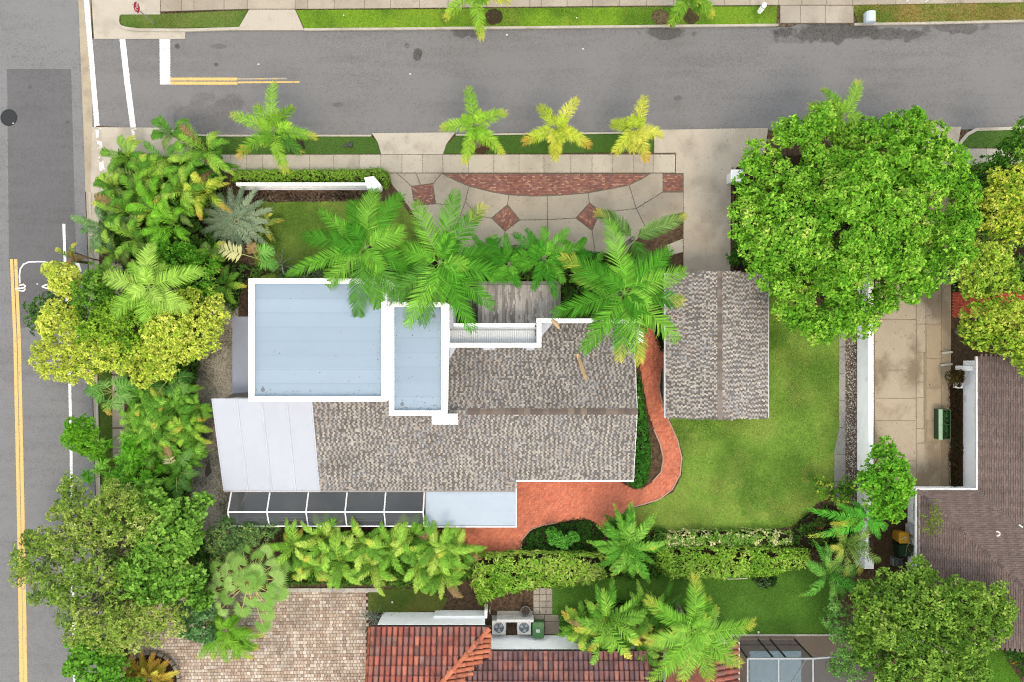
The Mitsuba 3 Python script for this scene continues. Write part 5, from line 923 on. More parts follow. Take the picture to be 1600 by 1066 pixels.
for i, (px, py, z, R, nf, lab) in enumerate(((222, 268, 3.0, 1.8, 10, 'arching palm filling the gap behind the broad corner pavement palm'), (285, 250, 3.4, 1.9, 10, 'arching palm between the glossy one and the yellowing one'), (200, 300, 3.4, 1.9, 10, 'arching palm in the heart of the corner jungle'), (265, 325, 3.8, 1.9, 10, 'arching palm just behind the silver cycad fronds'), (215, 385, 3.2, 1.8, 10, 'arching palm at the lower end of the corner jungle'), (165, 392, 3.0, 1.6, 9, 'small arching palm at the avenue kerb beside the fallen branch'), (320, 395, 2.4, 1.5, 9, 'arching palm in the hollow beside the banana plant'), (345, 445, 2.2, 1.4, 9, 'arching palm at the corner of the white block'))):
    clump('clump_palm', lab, (px, py), z, R, nf, CG, 260 + i, group=jung, yel=.08, tipa=.05, brown=.05, n=40, lw=.032, width=.42)
for i, (px, py, lab) in enumerate(((760, 395, 'feathery palm between the tall bright palm and the lower palms'), (925, 425, 'feathery palm tangled under the tall palm by the garage'), (640, 425, 'feathery palm in the shade between the two tall palms'), (1015, 420, 'feathery palm at the garage corner bed'))):
    clump('feather_palm', lab, (px, py), 2.4, 1.7, 11, PG_, 280 + i, n=34, lw=.028, width=.42, yel=.1, droop=.25)
# ---- avenue side trees and shrubs
YG = [A(132, 172, 54, 1.1), A(166, 196, 64, 1.1), A(196, 214, 80, 1.12), A(220, 228, 106, 1.1), A(150, 186, 60, 1.1)]
GM = [A(74, 120, 38), A(98, 152, 48), A(124, 176, 60), A(146, 192, 74)]
tree('golden_tree', 'large yellow green leaved tree spreading from the avenue to the white block', [(270, 515, 5.0, 1.8), (315, 520, 4.6, 1.5), (190, 560, 4.4, 1.4), (250, 555, 4.4, 1.5), (290, 545, 4.2, 1.3), (150, 545, 3.8, 1.3), (225, 580, 3.6, 1.0), (330, 490, 4.2, 1.2), (140, 575, 3.4, .9), (300, 480, 4.4, 1.2)], YG, 301, leaf=.21, dens=21, base=tuple(W(245, 500)[:2]))
tree('lime_tree', 'lime green tree filling the middle of the avenue planting under the light green palm', [(215, 505, 4.6, 1.7), (165, 515, 4.4, 1.5), (190, 535, 4.3, 1.4), (235, 475, 4.2, 1.3), (185, 490, 4.2, 1.3), (145, 530, 3.8, 1.1)], [A(104, 158, 44), A(130, 180, 52), A(158, 198, 62), A(190, 212, 78)], 300, leaf=.21, dens=19, tr=.16)
tree('golden_tree', 'thin yellowish tree reaching over the white avenue line', [(85, 565, 3.4, 1.2), (105, 580, 3.2, 1.0), (115, 555, 3.6, 1.1), (72, 550, 3.2, .8), (125, 535, 3.6, 1.0)], [A(172, 190, 66, 1.2), A(200, 212, 86, 1.2), A(156, 178, 62, 1.1)], 302, leaf=.19, dens=18, base=tuple(W(140, 562)[:2]), tr=.12)
tree('golden_bush', 'round yellow leaved bush over the white bicycle symbol', [(95, 430, 4.0, 1.1), (108, 440, 3.9, 1.0), (100, 450, 3.8, .8)], YG[1:], 303, leaf=.21, dens=26, base=tuple(W(150, 440)[:2]), tr=.1, cat='bush')
tree('golden_bush', 'round yellow leaved bush overhanging the avenue below the bicycle symbol', [(90, 500, 4.0, 1.2), (105, 508, 3.8, .9), (80, 515, 3.6, .7), (115, 490, 3.6, .7)], YG[1:], 304, leaf=.21, dens=26, base=tuple(W(150, 500)[:2]), tr=.1, cat='bush')
tree('green_bush', 'dark green bush between the two yellow bushes above the avenue', [(62, 480, 3.4, .9), (60, 505, 3.2, .8), (85, 475, 3.4, .9), (110, 470, 3.2, .9)], [A(60, 100, 40), A(84, 128, 56), A(108, 150, 72)], 305, leaf=.18, dens=15, base=tuple(W(150, 472)[:2]), tr=.1, cat='bush')
tree('green_tree', 'dense green tree above the footpath between palm and golden tree', [(150, 460, 4.0, 1.4), (165, 435, 4.0, 1.2), (140, 480, 3.8, 1.1), (180, 470, 3.8, 1.2), (160, 500, 3.6, 1.0)], GM, 306, leaf=.20, dens=15, tr=.14)
tree('green_tree', 'bright green fine leaved tree beside the light green palm', [(285, 415, 4.0, 1.3), (305, 440, 4.0, 1.2), (265, 395, 3.8, 1.0), (322, 415, 3.6, .9), (330, 455, 3.6, 1.0), (300, 465, 3.8, 1.0)], [A(74, 140, 34), A(98, 168, 44), A(128, 186, 56), A(160, 194, 66)], 307, leaf=.19, dens=15, tr=.14)
clump('clump_palm', 'small palm with orange dead fronds over the white avenue line', (98, 402), 3.2, 1.1, 7, [A(120, 150, 60), A(190, 150, 60)], 308, cat='palm', yel=.5, brown=.35, n=18, width=.3)
paddles('banana_plant', 'broad leaved banana plant across the avenue footpath', (178, 612), 3.2, [(136, 604, .85), (150, 622, .8), (212, 598, .85), (165, 592, .7), (205, 622, .8), (172, 648, .55, 'o'), (198, 585, .6), (190, 640, .6)], [A(110, 170, 76), A(96, 156, 66), A(128, 180, 92)], 309)
paddles('banana_plant', 'dark broad leaved plant under the edge of the golden tree', (268, 590), 3.0, [(300, 588, .8), (282, 620, .7), (248, 622, .8, 'o'), (300, 610, .7), (230, 600, .7), (275, 565, .7)], [A(70, 120, 52), A(92, 144, 66), A(112, 160, 76)], 310)
for i, (px, py, z, R, nf, lab) in enumerate(((262, 640, 3.0, 1.9, 12, 'wide feathery palm beside the gravel yard, below the broad leaved plant'), (225, 660, 2.8, 1.7, 11, 'dark feathery palm beside the avenue footpath'), (290, 668, 2.6, 1.4, 10, 'yellow green feathery palm at the gravel edge'), (250, 690, 2.6, 1.5, 10, 'feathery palm behind the bright papyrus shrub'), (285, 715, 2.4, 1.5, 10, 'feathery palm reaching over the gravel near the dark stain'), (212, 622, 2.8, 1.6, 11, 'feathery palm beside the grass verge, nearest the golden tree'), (240, 605, 2.8, 1.5, 10, 'bright feathery palm just below the golden tree'), (232, 712, 2.6, 1.5, 10, 'feathery palm rising behind the papyrus thicket'), (300, 640, 2.6, 1.3, 9, 'small feathery palm at the gravel edge below the golden tree'), (240, 672, 3.0, 1.8, 12, 'feathery palm in the middle of the avenue planting'), (275, 612, 2.8, 1.5, 10, 'feathery palm beside the dark broad leaved plant'), (265, 745, 2.4, 1.6, 11, 'feathery palm between papyrus and the dark gravel stain'))):
    clump('feather_palm', lab, (px, py), z, R, nf + 4, [A(106, 164, 56), A(128, 184, 68), A(92, 148, 52)] if i != 2 else [A(150, 190, 66), A(130, 178, 56)], 320 + i, n=30, lw=.032, width=.36, yel=.15, droop=.3)
paddles('banana_plant', 'broad leaved plant with a fallen orange leaf by the gravel yard', (278, 735), 2.6, [(306, 700, .6), (310, 740, .6), (300, 765, .6), (262, 672, .5, 'b'), (288, 790, .6), (262, 700, .6, 'p')], [A(86, 138, 60), A(104, 154, 74)], 330)
r = np.random.default_rng(77); hd = []
for _ in range(60):
    a, q = r.uniform(0, 6.28), math.sqrt(r.uniform()); hd.append((192 + 60 * q * math.cos(a), 728 + 52 * q * math.sin(a), 2.7 - .8 * q + r.uniform(-.5, .4)))
starbursts('papyrus', 'bright green papyrus thicket with ball shaped heads above the avenue footpath', hd, [A(112, 190, 44), A(132, 206, 60), A(96, 172, 44), A(150, 214, 80)], 331, cat='papyrus', R=.58, n=60)
tree('lime_bush', 'lime green rounded bush leaning out over the white avenue line', [(118, 676, 2.8, .95), (134, 680, 2.7, .95), (124, 692, 2.6, .8), (143, 694, 2.4, .8), (128, 668, 2.7, .8)], [A(96, 166, 36), A(124, 190, 50), A(148, 206, 64)], 332, leaf=.16, dens=45, k=6, cat='bush', tr=.09, base=tuple(W(160, 690)[:2]))
OL = [A(104, 144, 54), A(130, 168, 66), A(156, 186, 80), A(182, 200, 102), A(208, 216, 140)]
GS = [A(86, 136, 48), A(112, 166, 60), A(140, 190, 76), A(170, 206, 96)]
tree('street_tree', 'sparse twiggy olive green tree spreading right over the avenue lane', [(60, 870, 4.4, 1.4), (95, 900, 4.8, 1.5), (130, 870, 5.0, 1.6), (45, 895, 4.0, 1.0), (80, 850, 4.4, 1.2), (70, 920, 4.2, 1.0), (120, 920, 4.8, 1.4), (110, 840, 4.6, 1.3), (160, 900, 5.2, 1.5), (55, 845, 3.8, .8), (145, 945, 4.6, 1.2), (105, 955, 4.2, .9)], OL[:4], 333, leaf=.19, k=6, dens=15, base=tuple(W(178, 900)[:2]), twigs=260, tr=.2, bark=A(176, 164, 150), rough=.35)
tree('street_tree', 'pale olive flowering tree above the papyrus and the avenue footpath', [(170, 800, 5.0, 1.4), (200, 810, 5.2, 1.6), (140, 815, 4.8, 1.3), (225, 825, 5.0, 1.4), (125, 790, 4.6, 1.2), (115, 760, 4.2, .9), (185, 775, 4.8, 1.2), (100, 800, 4.2, .9), (155, 835, 4.8, 1.2)], OL, 334, leaf=.18, k=6, dens=19, twigs=120, base=tuple(W(190, 830)[:2]), rough=.3)
tree('street_tree', 'round leaved green tree between the olive tree and the gravel yard', [(240, 790, 4.4, 1.2), (265, 800, 4.2, 1.2), (290, 825, 4.2, 1.2), (250, 835, 4.6, 1.4), (225, 770, 4.0, 1.0), (308, 790, 3.8, .7), (318, 780, 3.6, .5), (280, 850, 4.2, 1.1), (240, 860, 4.2, 1.2)], GS, 335, leaf=.28, k=6, dens=15, ratio=.75, base=tuple(W(262, 838)[:2]), rough=.3)
tree('street_tree', 'olive green tree over the lower end of the avenue footpath', [(150, 960, 4.4, 1.4), (190, 965, 4.6, 1.5), (225, 960, 4.4, 1.3), (165, 990, 4.2, 1.2), (205, 990, 4.2, 1.2), (250, 945, 4.2, 1.2), (270, 970, 4.0, 1.0), (120, 985, 3.8, .9), (240, 990, 3.8, .8)], OL[1:], 336, leaf=.18, k=6, dens=19, twigs=90, rough=.3)
tree('street_tree', 'round leaved green tree beside the fan palm', [(240, 915, 4.4, 1.3), (275, 915, 4.2, 1.2), (300, 900, 4.2, 1.1), (215, 895, 4.6, 1.3), (310, 930, 3.8, .9), (255, 885, 4.2, 1.1)], GS, 337, leaf=.29, k=6, dens=16, ratio=.75, rough=.3)
tree('street_tree', 'dark twiggy tree crown above the bare middle of the planting', [(185, 865, 4.2, 1.3), (215, 850, 4.0, 1.2), (200, 920, 4.2, 1.2), (165, 930, 4.2, 1.1)], [A(62, 92, 40), A(88, 116, 52), A(118, 140, 70)], 338, leaf=.18, k=5, dens=12, twigs=200, bark=A(160, 148, 138), rough=.3)
tree('sea_grape', 'bright round leaved shrub at the lower corner of the avenue planting', [(130, 1010, 2.6, 1.1), (165, 1015, 2.8, 1.2), (150, 1045, 2.6, 1.2), (185, 1040, 2.6, 1.1), (120, 1035, 2.4, .9), (160, 1075, 2.4, 1.2), (200, 1075, 2.2, 1.0)], [A(84, 146, 42), A(108, 172, 54), A(134, 192, 70)], 339, leaf=.22, k=6, dens=18, ratio=.8, cat='shrub', tr=.1)
tree('sea_grape', 'grey green small leaved shrub left of the yellow green fern palm', [(300, 975, 2.4, .9), (322, 990, 2.2, .7), (285, 955, 2.4, .9), (320, 955, 2.4, .8)], [A(120, 168, 104), A(96, 146, 84), A(144, 184, 122)], 340, leaf=.19, k=6, dens=26, ratio=.8, cat='shrub', tr=.08)
tree('dark_shrub', 'dark green shrub beside the end of the screened porch', [(360, 830, 2.4, 1.0), (390, 830, 2.3, .9), (340, 845, 2.2, .9), (415, 825, 2.2, .8), (375, 850, 2.2, .9), (350, 865, 2.0, .8)], [A(70, 108, 54), A(96, 134, 74), A(122, 158, 92), A(160, 180, 96)], 341, leaf=.18, k=6, dens=28, cat='shrub', tr=.1)
tree('green_bush', 'dark leafy bush under the trees at the edge of the gravel yard', [(330, 880, 1.6, 1.0), (310, 860, 1.6, .9), (345, 900, 1.6, .8), (322, 905, 1.6, .9)], [A(56, 96, 40), A(74, 118, 48), A(96, 140, 60)], 342, leaf=.20, k=5, dens=16, ratio=.7, cat='bush', tr=.08)
fan_palm('pale green fan palm with round pleated leaves on yellow stalks', (390, 908), 3.4, [(369, 877, 0.80, .2), (350, 890, 0.80, .5), (337, 905, 0.71, .7), (355, 913, 0.76, .3), (350, 936, 0.76, .5), (377, 958, 0.80, .4), (392, 944, 0.71, .3), (418, 948, 0.84, .4), (424, 928, 0.76, .3), (437, 904, 0.88, .5), (430, 882, 0.71, .6), (402, 888, 0.76, .1), (395, 906, 0.63, -.2), (378, 855, 0.67, .8), (360, 870, 0.67, .7), (403, 866, 0.59, .7), (420, 965, 0.67, .7), (381, 896, .7, 0.0), (401, 917, .72, .05), (382, 922, .7, .1), (368, 903, .72, .15), (410, 902, .7, .1), (330, 925, .75, .8), (442, 930, .8, .9), (342, 955, .75, .9), (412, 982, .75, 1.0), (332, 886, .7, .9), (418, 858, .7, .9), (445, 885, .75, .9)], 343)
for i, (px, py, tp, lab) in enumerate(((352, 985, [(308, 1030, 'Y'), (332, 1032, 'Y'), (395, 1028, 'Y'), (392, 985, 'Y'), (412, 992, 'Y'), (340, 955), (375, 958), (312, 1000), (355, 1035), (325, 970), (378, 1010, 'Y'), (318, 1015)], 'yellow green bushy palm drooping onto the paver court'), (375, 1000, [(402, 1012, 'Y'), (370, 1030, 'Y'), (345, 1010), (355, 985)], 'small bushy palm beside the yellow green one on the paver court'))):
    palm('pygmy_palm', lab, (px, py), 2.0 - .4 * i, tp, [A(116, 176, 52), A(132, 186, 58)], 345 + i, cat='palm', tr=.1, drop=.5, width=.52, n=42, plumose=.5, rows=2, lw=.022, ang=60, droop=.3, v0=15, arch=.3)
r = np.random.default_rng(5); k = top('raised_planter', 'round raised planter of dark soil edged with pale stones on the paver court', 'planter')
part(k, 'soil', MB().lathe([(0, 0), (1.9, 0), (1.9, .28), (0, .34)], A(70, 50, 34), W(238, 1062, .06), 36), 'soil')
for i in range(26):
    a = 2 * np.pi * i / 26; c = W(238, 1062, .06) + np.array([2.0 * math.cos(a), 2.0 * math.sin(a), .0]); m = trimesh.creation.box((.2, .4, .36)); m.apply_transform(trimesh.transformations.rotation_matrix(a, [0, 0, 1])); m.apply_translation(c + UP * .18); part(k, 'edge_stone', MB().tm(m, np.array(A(186, 172, 154)) * r.uniform(.85, 1.1)), 'concrete')
palm('cardboard_palm', 'golden brown cycad filling the round planter on the paver court', (232, 1060), 1.2, [(205, 1024, 'o'), (240, 1022, 'o'), (262, 1034, 'o'), (278, 1050), (195, 1045, 'o'), (192, 1075, 'o'), (275, 1075, 'o'), (225, 1030, 'o'), (210, 1095, 'o'), (250, 1100, 'o'), (255, 1045), (215, 1045, 'o'), (200, 1035, 'o'), (222, 1020, 'o'), (248, 1032, 'o'), (190, 1058, 'o'), (268, 1064, 'o'), (240, 1040, 'o')], [A(150, 140, 50), A(176, 150, 56)], 350, cat='cycad', tr=.2, drop=.4, width=.46, n=40, lw=.03, ang=50, droop=.2, v0=20, arch=.25, tipa=.6)

# ---- the palm row between paver court and pool porch
ROWC = [A(122, 176, 60), A(148, 196, 74), A(104, 156, 56), A(172, 204, 88)]
row = 'broad arching palms in the row behind the screened porch'
for i, (px, py, z, R, nf, lab) in enumerate(((455, 862, 3.0, 1.8, 9, 'broad arching palm next to the fan palm, first of the row'), (482, 895, 2.8, 1.6, 8, 'low broad palm at the kerb stones in the row'), (505, 850, 3.2, 1.9, 10, 'broad palm touching the porch screen, second along the row'), (525, 885, 3.4, 2.0, 10, 'bright broad palm over the end of the kerb stones'),
        (560, 855, 3.4, 1.9, 9, 'broad palm against the middle of the porch screen'), (578, 892, 3.0, 1.7, 9, 'broad palm beside the mossy grass corner'), (605, 862, 3.6, 2.0, 10, 'yellow green broad palm in the middle of the row'), (640, 845, 3.2, 1.7, 9, 'broad palm by the end of the porch screen'), (652, 885, 3.2, 1.8, 9, 'broad palm with drooping pale leaf above the mossy grass'),
        (680, 865, 4.0, 2.1, 11, 'tall broad palm with orange tips near the red patio'), (712, 862, 3.4, 1.8, 9, 'last broad palm of the row against the red patio'), (690, 905, 3.2, 1.8, 9, 'orange tipped broad palm above the white wall corner'))):
    clump('row_palm', lab, (px, py), z, R * 1.12, nf + 5, ROWC, 400 + i, group=row, n=42, lw=.034, width=.42, yel=.10, tipa=.10, droop=.5, brown=.02)
hedge('undergrowth', 'dark plants under the broad palm row', [(440, 838), (660, 835), (720, 850), (745, 875), (740, 905), (690, 925), (580, 915), (440, 915)], .9, [A(74, 122, 44), A(98, 146, 54), A(122, 166, 66)], 420, leaf=.34, dens=30, cat='undergrowth', ratio=.3, rough=.5); labels['undergrowth_002']['kind'] = 'stuff'

for i, (px, py, z, R, nf, lab) in enumerate(((940, 1008, 3.4, 1.9, 14, 'arching palm over the dark tile eave beside the yellow tipped arching palm'), (1005, 1015, 3.6, 2.0, 15, 'arching palm on the tile roof side of the big foxtail palm'), (1010, 965, 3.0, 1.8, 14, 'arching palm on the lawn side between the curled palm and the foxtail palm'))):
    clump('clump_palm', lab, (px, py), z, R, nf, [A(96, 150, 52), A(118, 170, 64), A(136, 184, 74)], 470 + i, n=32, lw=.045, width=.44, yel=.12, brown=.05)
for i, (px, py, z, R, nf, lab) in enumerate(((208, 690, 2.6, 1.5, 14, 'feathery palm over the avenue footpath where the papyrus begins'), (225, 642, 2.8, 1.6, 14, 'feathery palm just behind the footpath slab showing through the planting'), (200, 660, 2.2, 1.2, 12, 'low feathery palm at the edge of the visible footpath slab'), (300, 690, 2.4, 1.3, 12, 'feathery palm at the gravel edge above the fallen orange leaf'))):
    clump('feather_palm', lab, (px, py), z, R, nf, [A(106, 164, 56), A(128, 184, 68), A(146, 196, 80)], 490 + i, n=32, lw=.032, width=.38, yel=.08, droop=.3)
# ---- hedges
HG = [A(104, 156, 48), A(130, 180, 60), A(156, 196, 74), A(112, 148, 58)]
hedge('front_hedge', 'clipped green hedge in front of the low white wall', [(360, 265), (400, 264), (480, 264), (560, 263), (592, 261), (604, 266), (607, 280), (602, 293), (594, 284), (584, 277), (570, 282), (500, 283), (380, 285), (360, 282)], .85, HG, 430, leaf=.10, dens=150, rough=.15)
hedge('mulch_bed', 'dark dry mulch and leaf litter strip behind the low white wall', [(375, 296), (585, 299), (600, 304), (598, 316), (400, 317), (372, 305)], .08, [A(70, 58, 48), A(48, 42, 36), A(110, 92, 78), A(150, 140, 130)], 431, leaf=.09, dens=160, cat='mulch', rough=.4); labels['mulch_bed']['kind'] = 'stuff'
hedge('path_hedge', 'dark green hedge with tiny white flowers beside the winding brick path', [(993, 575), (1003, 600), (1008, 640), (1016, 680), (1018, 720), (1014, 752), (1004, 764), (992, 764), (982, 752), (991, 740)], 1.0, [A(46, 104, 34), A(60, 126, 42), A(78, 148, 52), A(56, 116, 38), A(90, 164, 60), A(214, 222, 196)], 432, leaf=.13, dens=100, rough=.2)
LH = [A(122, 178, 58), A(148, 200, 70), A(172, 214, 84), A(192, 222, 106), A(202, 216, 120)]
hedge('long_hedge', 'long loose light green hedge below the red patio', [(742, 872), (800, 868), (870, 868), (940, 872), (948, 905), (900, 918), (840, 922), (790, 930), (752, 945), (738, 920)], 1.5, LH, 433, leaf=.36, dens=36, ratio=.28, rough=.4, lift=.6)
hedge('long_hedge', 'light green hedge continuing below the variegated shrubs', [(1030, 860), (1100, 858), (1200, 860), (1268, 864), (1270, 885), (1200, 903), (1120, 905), (1050, 905), (1030, 890)], 1.3, LH[:4], 434, leaf=.32, dens=38, ratio=.3, rough=.4, lift=.6)
hedge('variegated_hedge', 'cream and green variegated shrub row along the back lawn', [(1036, 833), (1100, 831), (1180, 831), (1240, 833), (1238, 852), (1150, 856), (1036, 858)], .8, [A(204, 216, 130), A(230, 232, 172), A(138, 184, 80), A(112, 162, 62), A(216, 224, 142)], 435, leaf=.22, dens=48, ratio=.55, rough=.3, gaps=.30)
hedge('ground_cover', 'deep green ground cover round the patio curve', [(817, 850), (830, 831), (850, 823), (885, 815), (915, 812), (938, 825), (945, 850), (942, 868), (870, 868), (812, 868)], .35, [A(42, 84, 30), A(54, 98, 36), A(66, 114, 44)], 436, leaf=.12, dens=90, cat='ground cover', rough=.3)
tree('round_shrub', 'bright emerald rounded shrub in the deep green bed by the patio', [(868, 836, .9, .62), (882, 845, .85, .5), (895, 838, .8, .45), (875, 848, .7, .45)], [A(88, 164, 56), A(112, 186, 74), A(72, 142, 48)], 437, leaf=.14, k=6, dens=60, cat='shrub', tr=.05, limbs=False)
clump('clump_palm', 'dark green arching palm standing in the long hedge by the patio', (985, 858), 3.2, 2.7, 26, [A(84, 146, 48), A(106, 168, 58), A(128, 184, 72)], 440, n=30, lw=.06, width=.45, yel=.12, brown=.08)
clump('clump_palm', 'small dark palm at the point where patio meets lawn', (972, 822), 2.0, 1.3, 9, [A(56, 100, 36), A(76, 122, 46)], 441, n=26, lw=.04, width=.3)
hedge('undergrowth', 'dark leaf litter and plants along the lower lawn edge', [(955, 818), (990, 830), (1040, 829), (1040, 860), (1030, 905), (945, 905)], .7, [A(84, 110, 46), A(70, 124, 44), A(116, 146, 60)], 442, leaf=.28, dens=34, cat='undergrowth', ratio=.35); labels['undergrowth_003']['kind'] = 'stuff'
mb_l = [(1242, 824), (1262, 806), (1300, 790), (1345, 800), (1345, 860), (1270, 862), (1240, 850)]
hedge('undergrowth', 'brown and dark plants in the bed at the corner of the garden wall', mb_l, .5, [A(64, 60, 38), A(66, 104, 44), A(84, 126, 50), A(110, 88, 56)], 443, leaf=.26, dens=26, cat='undergrowth', ratio=.35, rough=.5); labels['undergrowth_004']['kind'] = 'stuff'

# ---- southern gardens
palm('foxtail_palm', 'big bright foxtail palm over the red tile roof by the screened pool', (1082, 985), 5.0, [(1086, 902, 'Y'), (1013, 938, 'Y'), (1104, 935), (1178, 972, 'Y'), (1158, 1038, 'Y'), (1012, 1000, 'Y'), (1015, 1062), (1065, 1062), (1130, 1030), (1035, 1040), (1150, 1005, 's'), (1045, 962, 's'), (1120, 950, 's'), (1088, 1030, 's', .1), (1120, 1000), (1040, 1020), (1110, 1062), (1060, 965, 's')], [A(132, 192, 66), A(116, 178, 56), A(150, 204, 80)], 450, tipa=.2, shaft=SH_, **{**FT, 'width': .80, 'n': 52, 'plumose': .5})
clump('clump_palm', 'tall arching palm with curled fronds over the dark tile roof', (955, 982), 4.6, 2.7, 24, [A(88, 146, 48), A(112, 166, 60), A(130, 182, 66)], 451, n=30, lw=.055, width=.5, yel=.25, brown=.12)
clump('clump_palm', 'yellow tipped arching palm beside the stepping pavers', (915, 985), 3.6, 1.9, 16, [A(104, 158, 54), A(140, 180, 66)], 452, n=26, lw=.055, width=.42, yel=.4)
clump('clump_palm', 'darker feathery palm behind the big foxtail palm', (1035, 955), 2.8, 2.0, 16, [A(58, 108, 36), A(78, 130, 46)], 453, n=28, lw=.03, width=.36)
hedge('undergrowth', 'dark plants around the feet of the palms beside the tile roof', [(890, 960), (940, 940), (1010, 945), (1090, 960), (1100, 1010), (900, 1005)], .9, [A(62, 108, 40), A(84, 134, 50), A(108, 156, 62)], 454, leaf=.3, dens=30, cat='undergrowth', ratio=.35, rough=.5); labels['undergrowth_005']['kind'] = 'stuff'
tree('small_shrub', 'small round green shrub beside the stepping pavers', [(882, 965, .6, .35), (888, 960, .55, .3)], [A(70, 122, 46), A(96, 150, 60)], 455, leaf=.13, k=6, dens=70, cat='shrub', tr=.04, limbs=False)
clump('agave', 'blue grey spiky agave at the corner of the tile roof', (583, 972), 1.0, 1.25, 22, [A(110, 128, 124), A(126, 144, 138)], 456, cat='agave', n=8, lw=.05, width=.10, ang=20, stems=1, yel=0, tipa=0, arch=.2, tall=.3, droop=.1)
palm('queen_palm', 'palm at the end of the garden wall, one frond bright yellow', (1352, 812), 3.6, [(1264, 796, '', .3), (1266, 838, 'Y', .9), (1384, 800), (1386, 824), (1335, 785, 's'), (1300, 818, 'ys'), (1374, 842, 's'), (1310, 788, 's')], [A(96, 180, 60), A(84, 164, 52)], 457, tr=.13, **{**RY, 'width': .50, 'droop': .25, 'v0': 25, 'n': 44})
clump('clump_palm', 'dark feathery palm between the garden wall and the deep green lawn', (1308, 905), 3.4, 2.4, 18, [A(80, 146, 54), A(102, 168, 68), A(122, 178, 78)], 458, n=32, lw=.035, width=.45)
clump('clump_palm', 'feathery palm against the lower pier of the garden wall', (1338, 860), 3.4, 2.0, 15, [A(116, 158, 72), A(142, 176, 86)], 459, n=32, lw=.028, width=.45, yel=.3)
tree('broadleaf_tree', 'bright green small tree leaning over the garden wall', [(1375, 725, 3.8, 1.1), (1395, 745, 4.0, 1.2), (1360, 745, 3.8, 1.0), (1385, 770, 3.8, 1.1), (1405, 770, 3.6, .9), (1375, 790, 3.6, .9), (1350, 755, 3.4, .6), (1380, 700, 3.4, .7), (1405, 725, 3.2, .6), (1395, 795, 3.4, .8)], [A(78, 146, 36), A(104, 176, 46), A(132, 196, 58), A(160, 208, 74)], 460, leaf=.24, k=6, dens=16, ratio=.6, tr=.12)
tree('broadleaf_bush', 'lime speckled bush at the edge of the back lawn by the gravel strip', [(1290, 765, 1.4, .7), (1310, 775, 1.4, .7), (1280, 755, 1.2, .5), (1322, 760, 1.3, .6), (1318, 790, 1.2, .5)], [A(70, 120, 40), A(104, 156, 52), A(190, 206, 84)], 461, leaf=.20, k=5, dens=22, ratio=.6, cat='bush', tr=.06)
BT = [A(76, 118, 42), A(100, 144, 52), A(126, 168, 64), A(152, 190, 78), A(180, 206, 100)]
tree('broadleaf_tree', 'large mid green tree covering the corner of the brown roof and the pool screen', [(1400, 930, 5.4, 1.7), (1450, 940, 5.6, 1.7), (1500, 940, 5.4, 1.6), (1545, 935, 5.0, 1.3), (1365, 940, 5.0, 1.4), (1380, 980, 5.4, 1.7), (1430, 990, 5.8, 1.8), (1485, 990, 5.6, 1.7), (1535, 975, 5.2, 1.4), (1350, 1000, 4.8, 1.3), (1400, 1030, 5.2, 1.6), (1455, 1035, 5.4, 1.7), (1505, 1030, 5.2, 1.5), (1440, 905, 5.0, 1.2), (1470, 1070, 5.0, 1.5), (1400, 1075, 5.0, 1.4), (1520, 1010, 5.0, 1.2), (1565, 950, 4.6, .8)], BT, 462, leaf=.26, k=6, dens=19, base=tuple(W(1430, 965)[:2]), tr=.24, twigs=60, rough=.3)
tree('broadleaf_bush', 'grey green small leaved bush at the corner of the pool screen', [(1312, 975, 3.4, 1.1), (1325, 1005, 3.4, 1.1), (1310, 950, 3.0, .8), (1340, 1040, 3.2, 1.1), (1310, 1035, 3.0, .8), (1345, 975, 3.4, 1.0)], [A(92, 148, 64), A(120, 174, 84), A(150, 196, 106)], 463, leaf=.17, k=6, dens=20, cat='bush', tr=.1)
tree('flowering_shrub', 'dark shrub with orange flowers in the far corner of the grass', [(1585, 1020, .9, .7), (1600, 1035, .9, .8), (1610, 1050, .8, .8), (1590, 1005, .8, .6)], [A(50, 92, 36), A(66, 110, 44), A(84, 130, 50), A(214, 124, 40)], 464, leaf=.16, k=6, dens=30, cat='shrub', tr=.05)
tree('small_tree', 'thin green sprig tree growing beside the brown roof gutter', [(1452, 805, 3.6, .7), (1462, 820, 3.7, .6), (1448, 825, 3.6, .6), (1458, 790, 3.4, .4)], [A(90, 120, 40), A(116, 144, 50), A(136, 160, 60)], 465, leaf=.15, k=4, dens=12, base=tuple(W(1432, 850)[:2]), tr=.05)
tree('broadleaf_tree', 'tall yellow green tree at the edge of the view above the street verge', [(1560, 320, 4.6, 1.3), (1585, 305, 4.6, 1.4), (1555, 345, 4.4, 1.0), (1610, 330, 4.6, 1.4), (1590, 345, 4.4, 1.0), (1545, 310, 4.2, .8), (1600, 280, 4.6, 1.2), (1570, 290, 4.6, 1.2), (1575, 355, 4.4, 1.0), (1600, 360, 4.6, 1.1)], [A(120, 164, 44), A(166, 196, 58), A(206, 216, 84), A(222, 224, 104)], 470, leaf=.21, k=6, dens=17, ratio=.6, tr=.14)
tree('broadleaf_tree', 'rounded yellow green tree above the end of the red walkway', [(1530, 405, 4.6, 1.3), (1550, 425, 4.6, 1.3), (1515, 425, 4.4, 1.1), (1535, 445, 4.4, 1.0), (1575, 440, 4.2, .9), (1505, 400, 4.2, .8), (1560, 405, 4.3, 1.0), (1515, 448, 4.2, .8)], [A(112, 164, 48), A(152, 194, 60), A(190, 214, 84), A(212, 224, 110)], 471, leaf=.21, k=6, dens=17, ratio=.6, tr=.14)
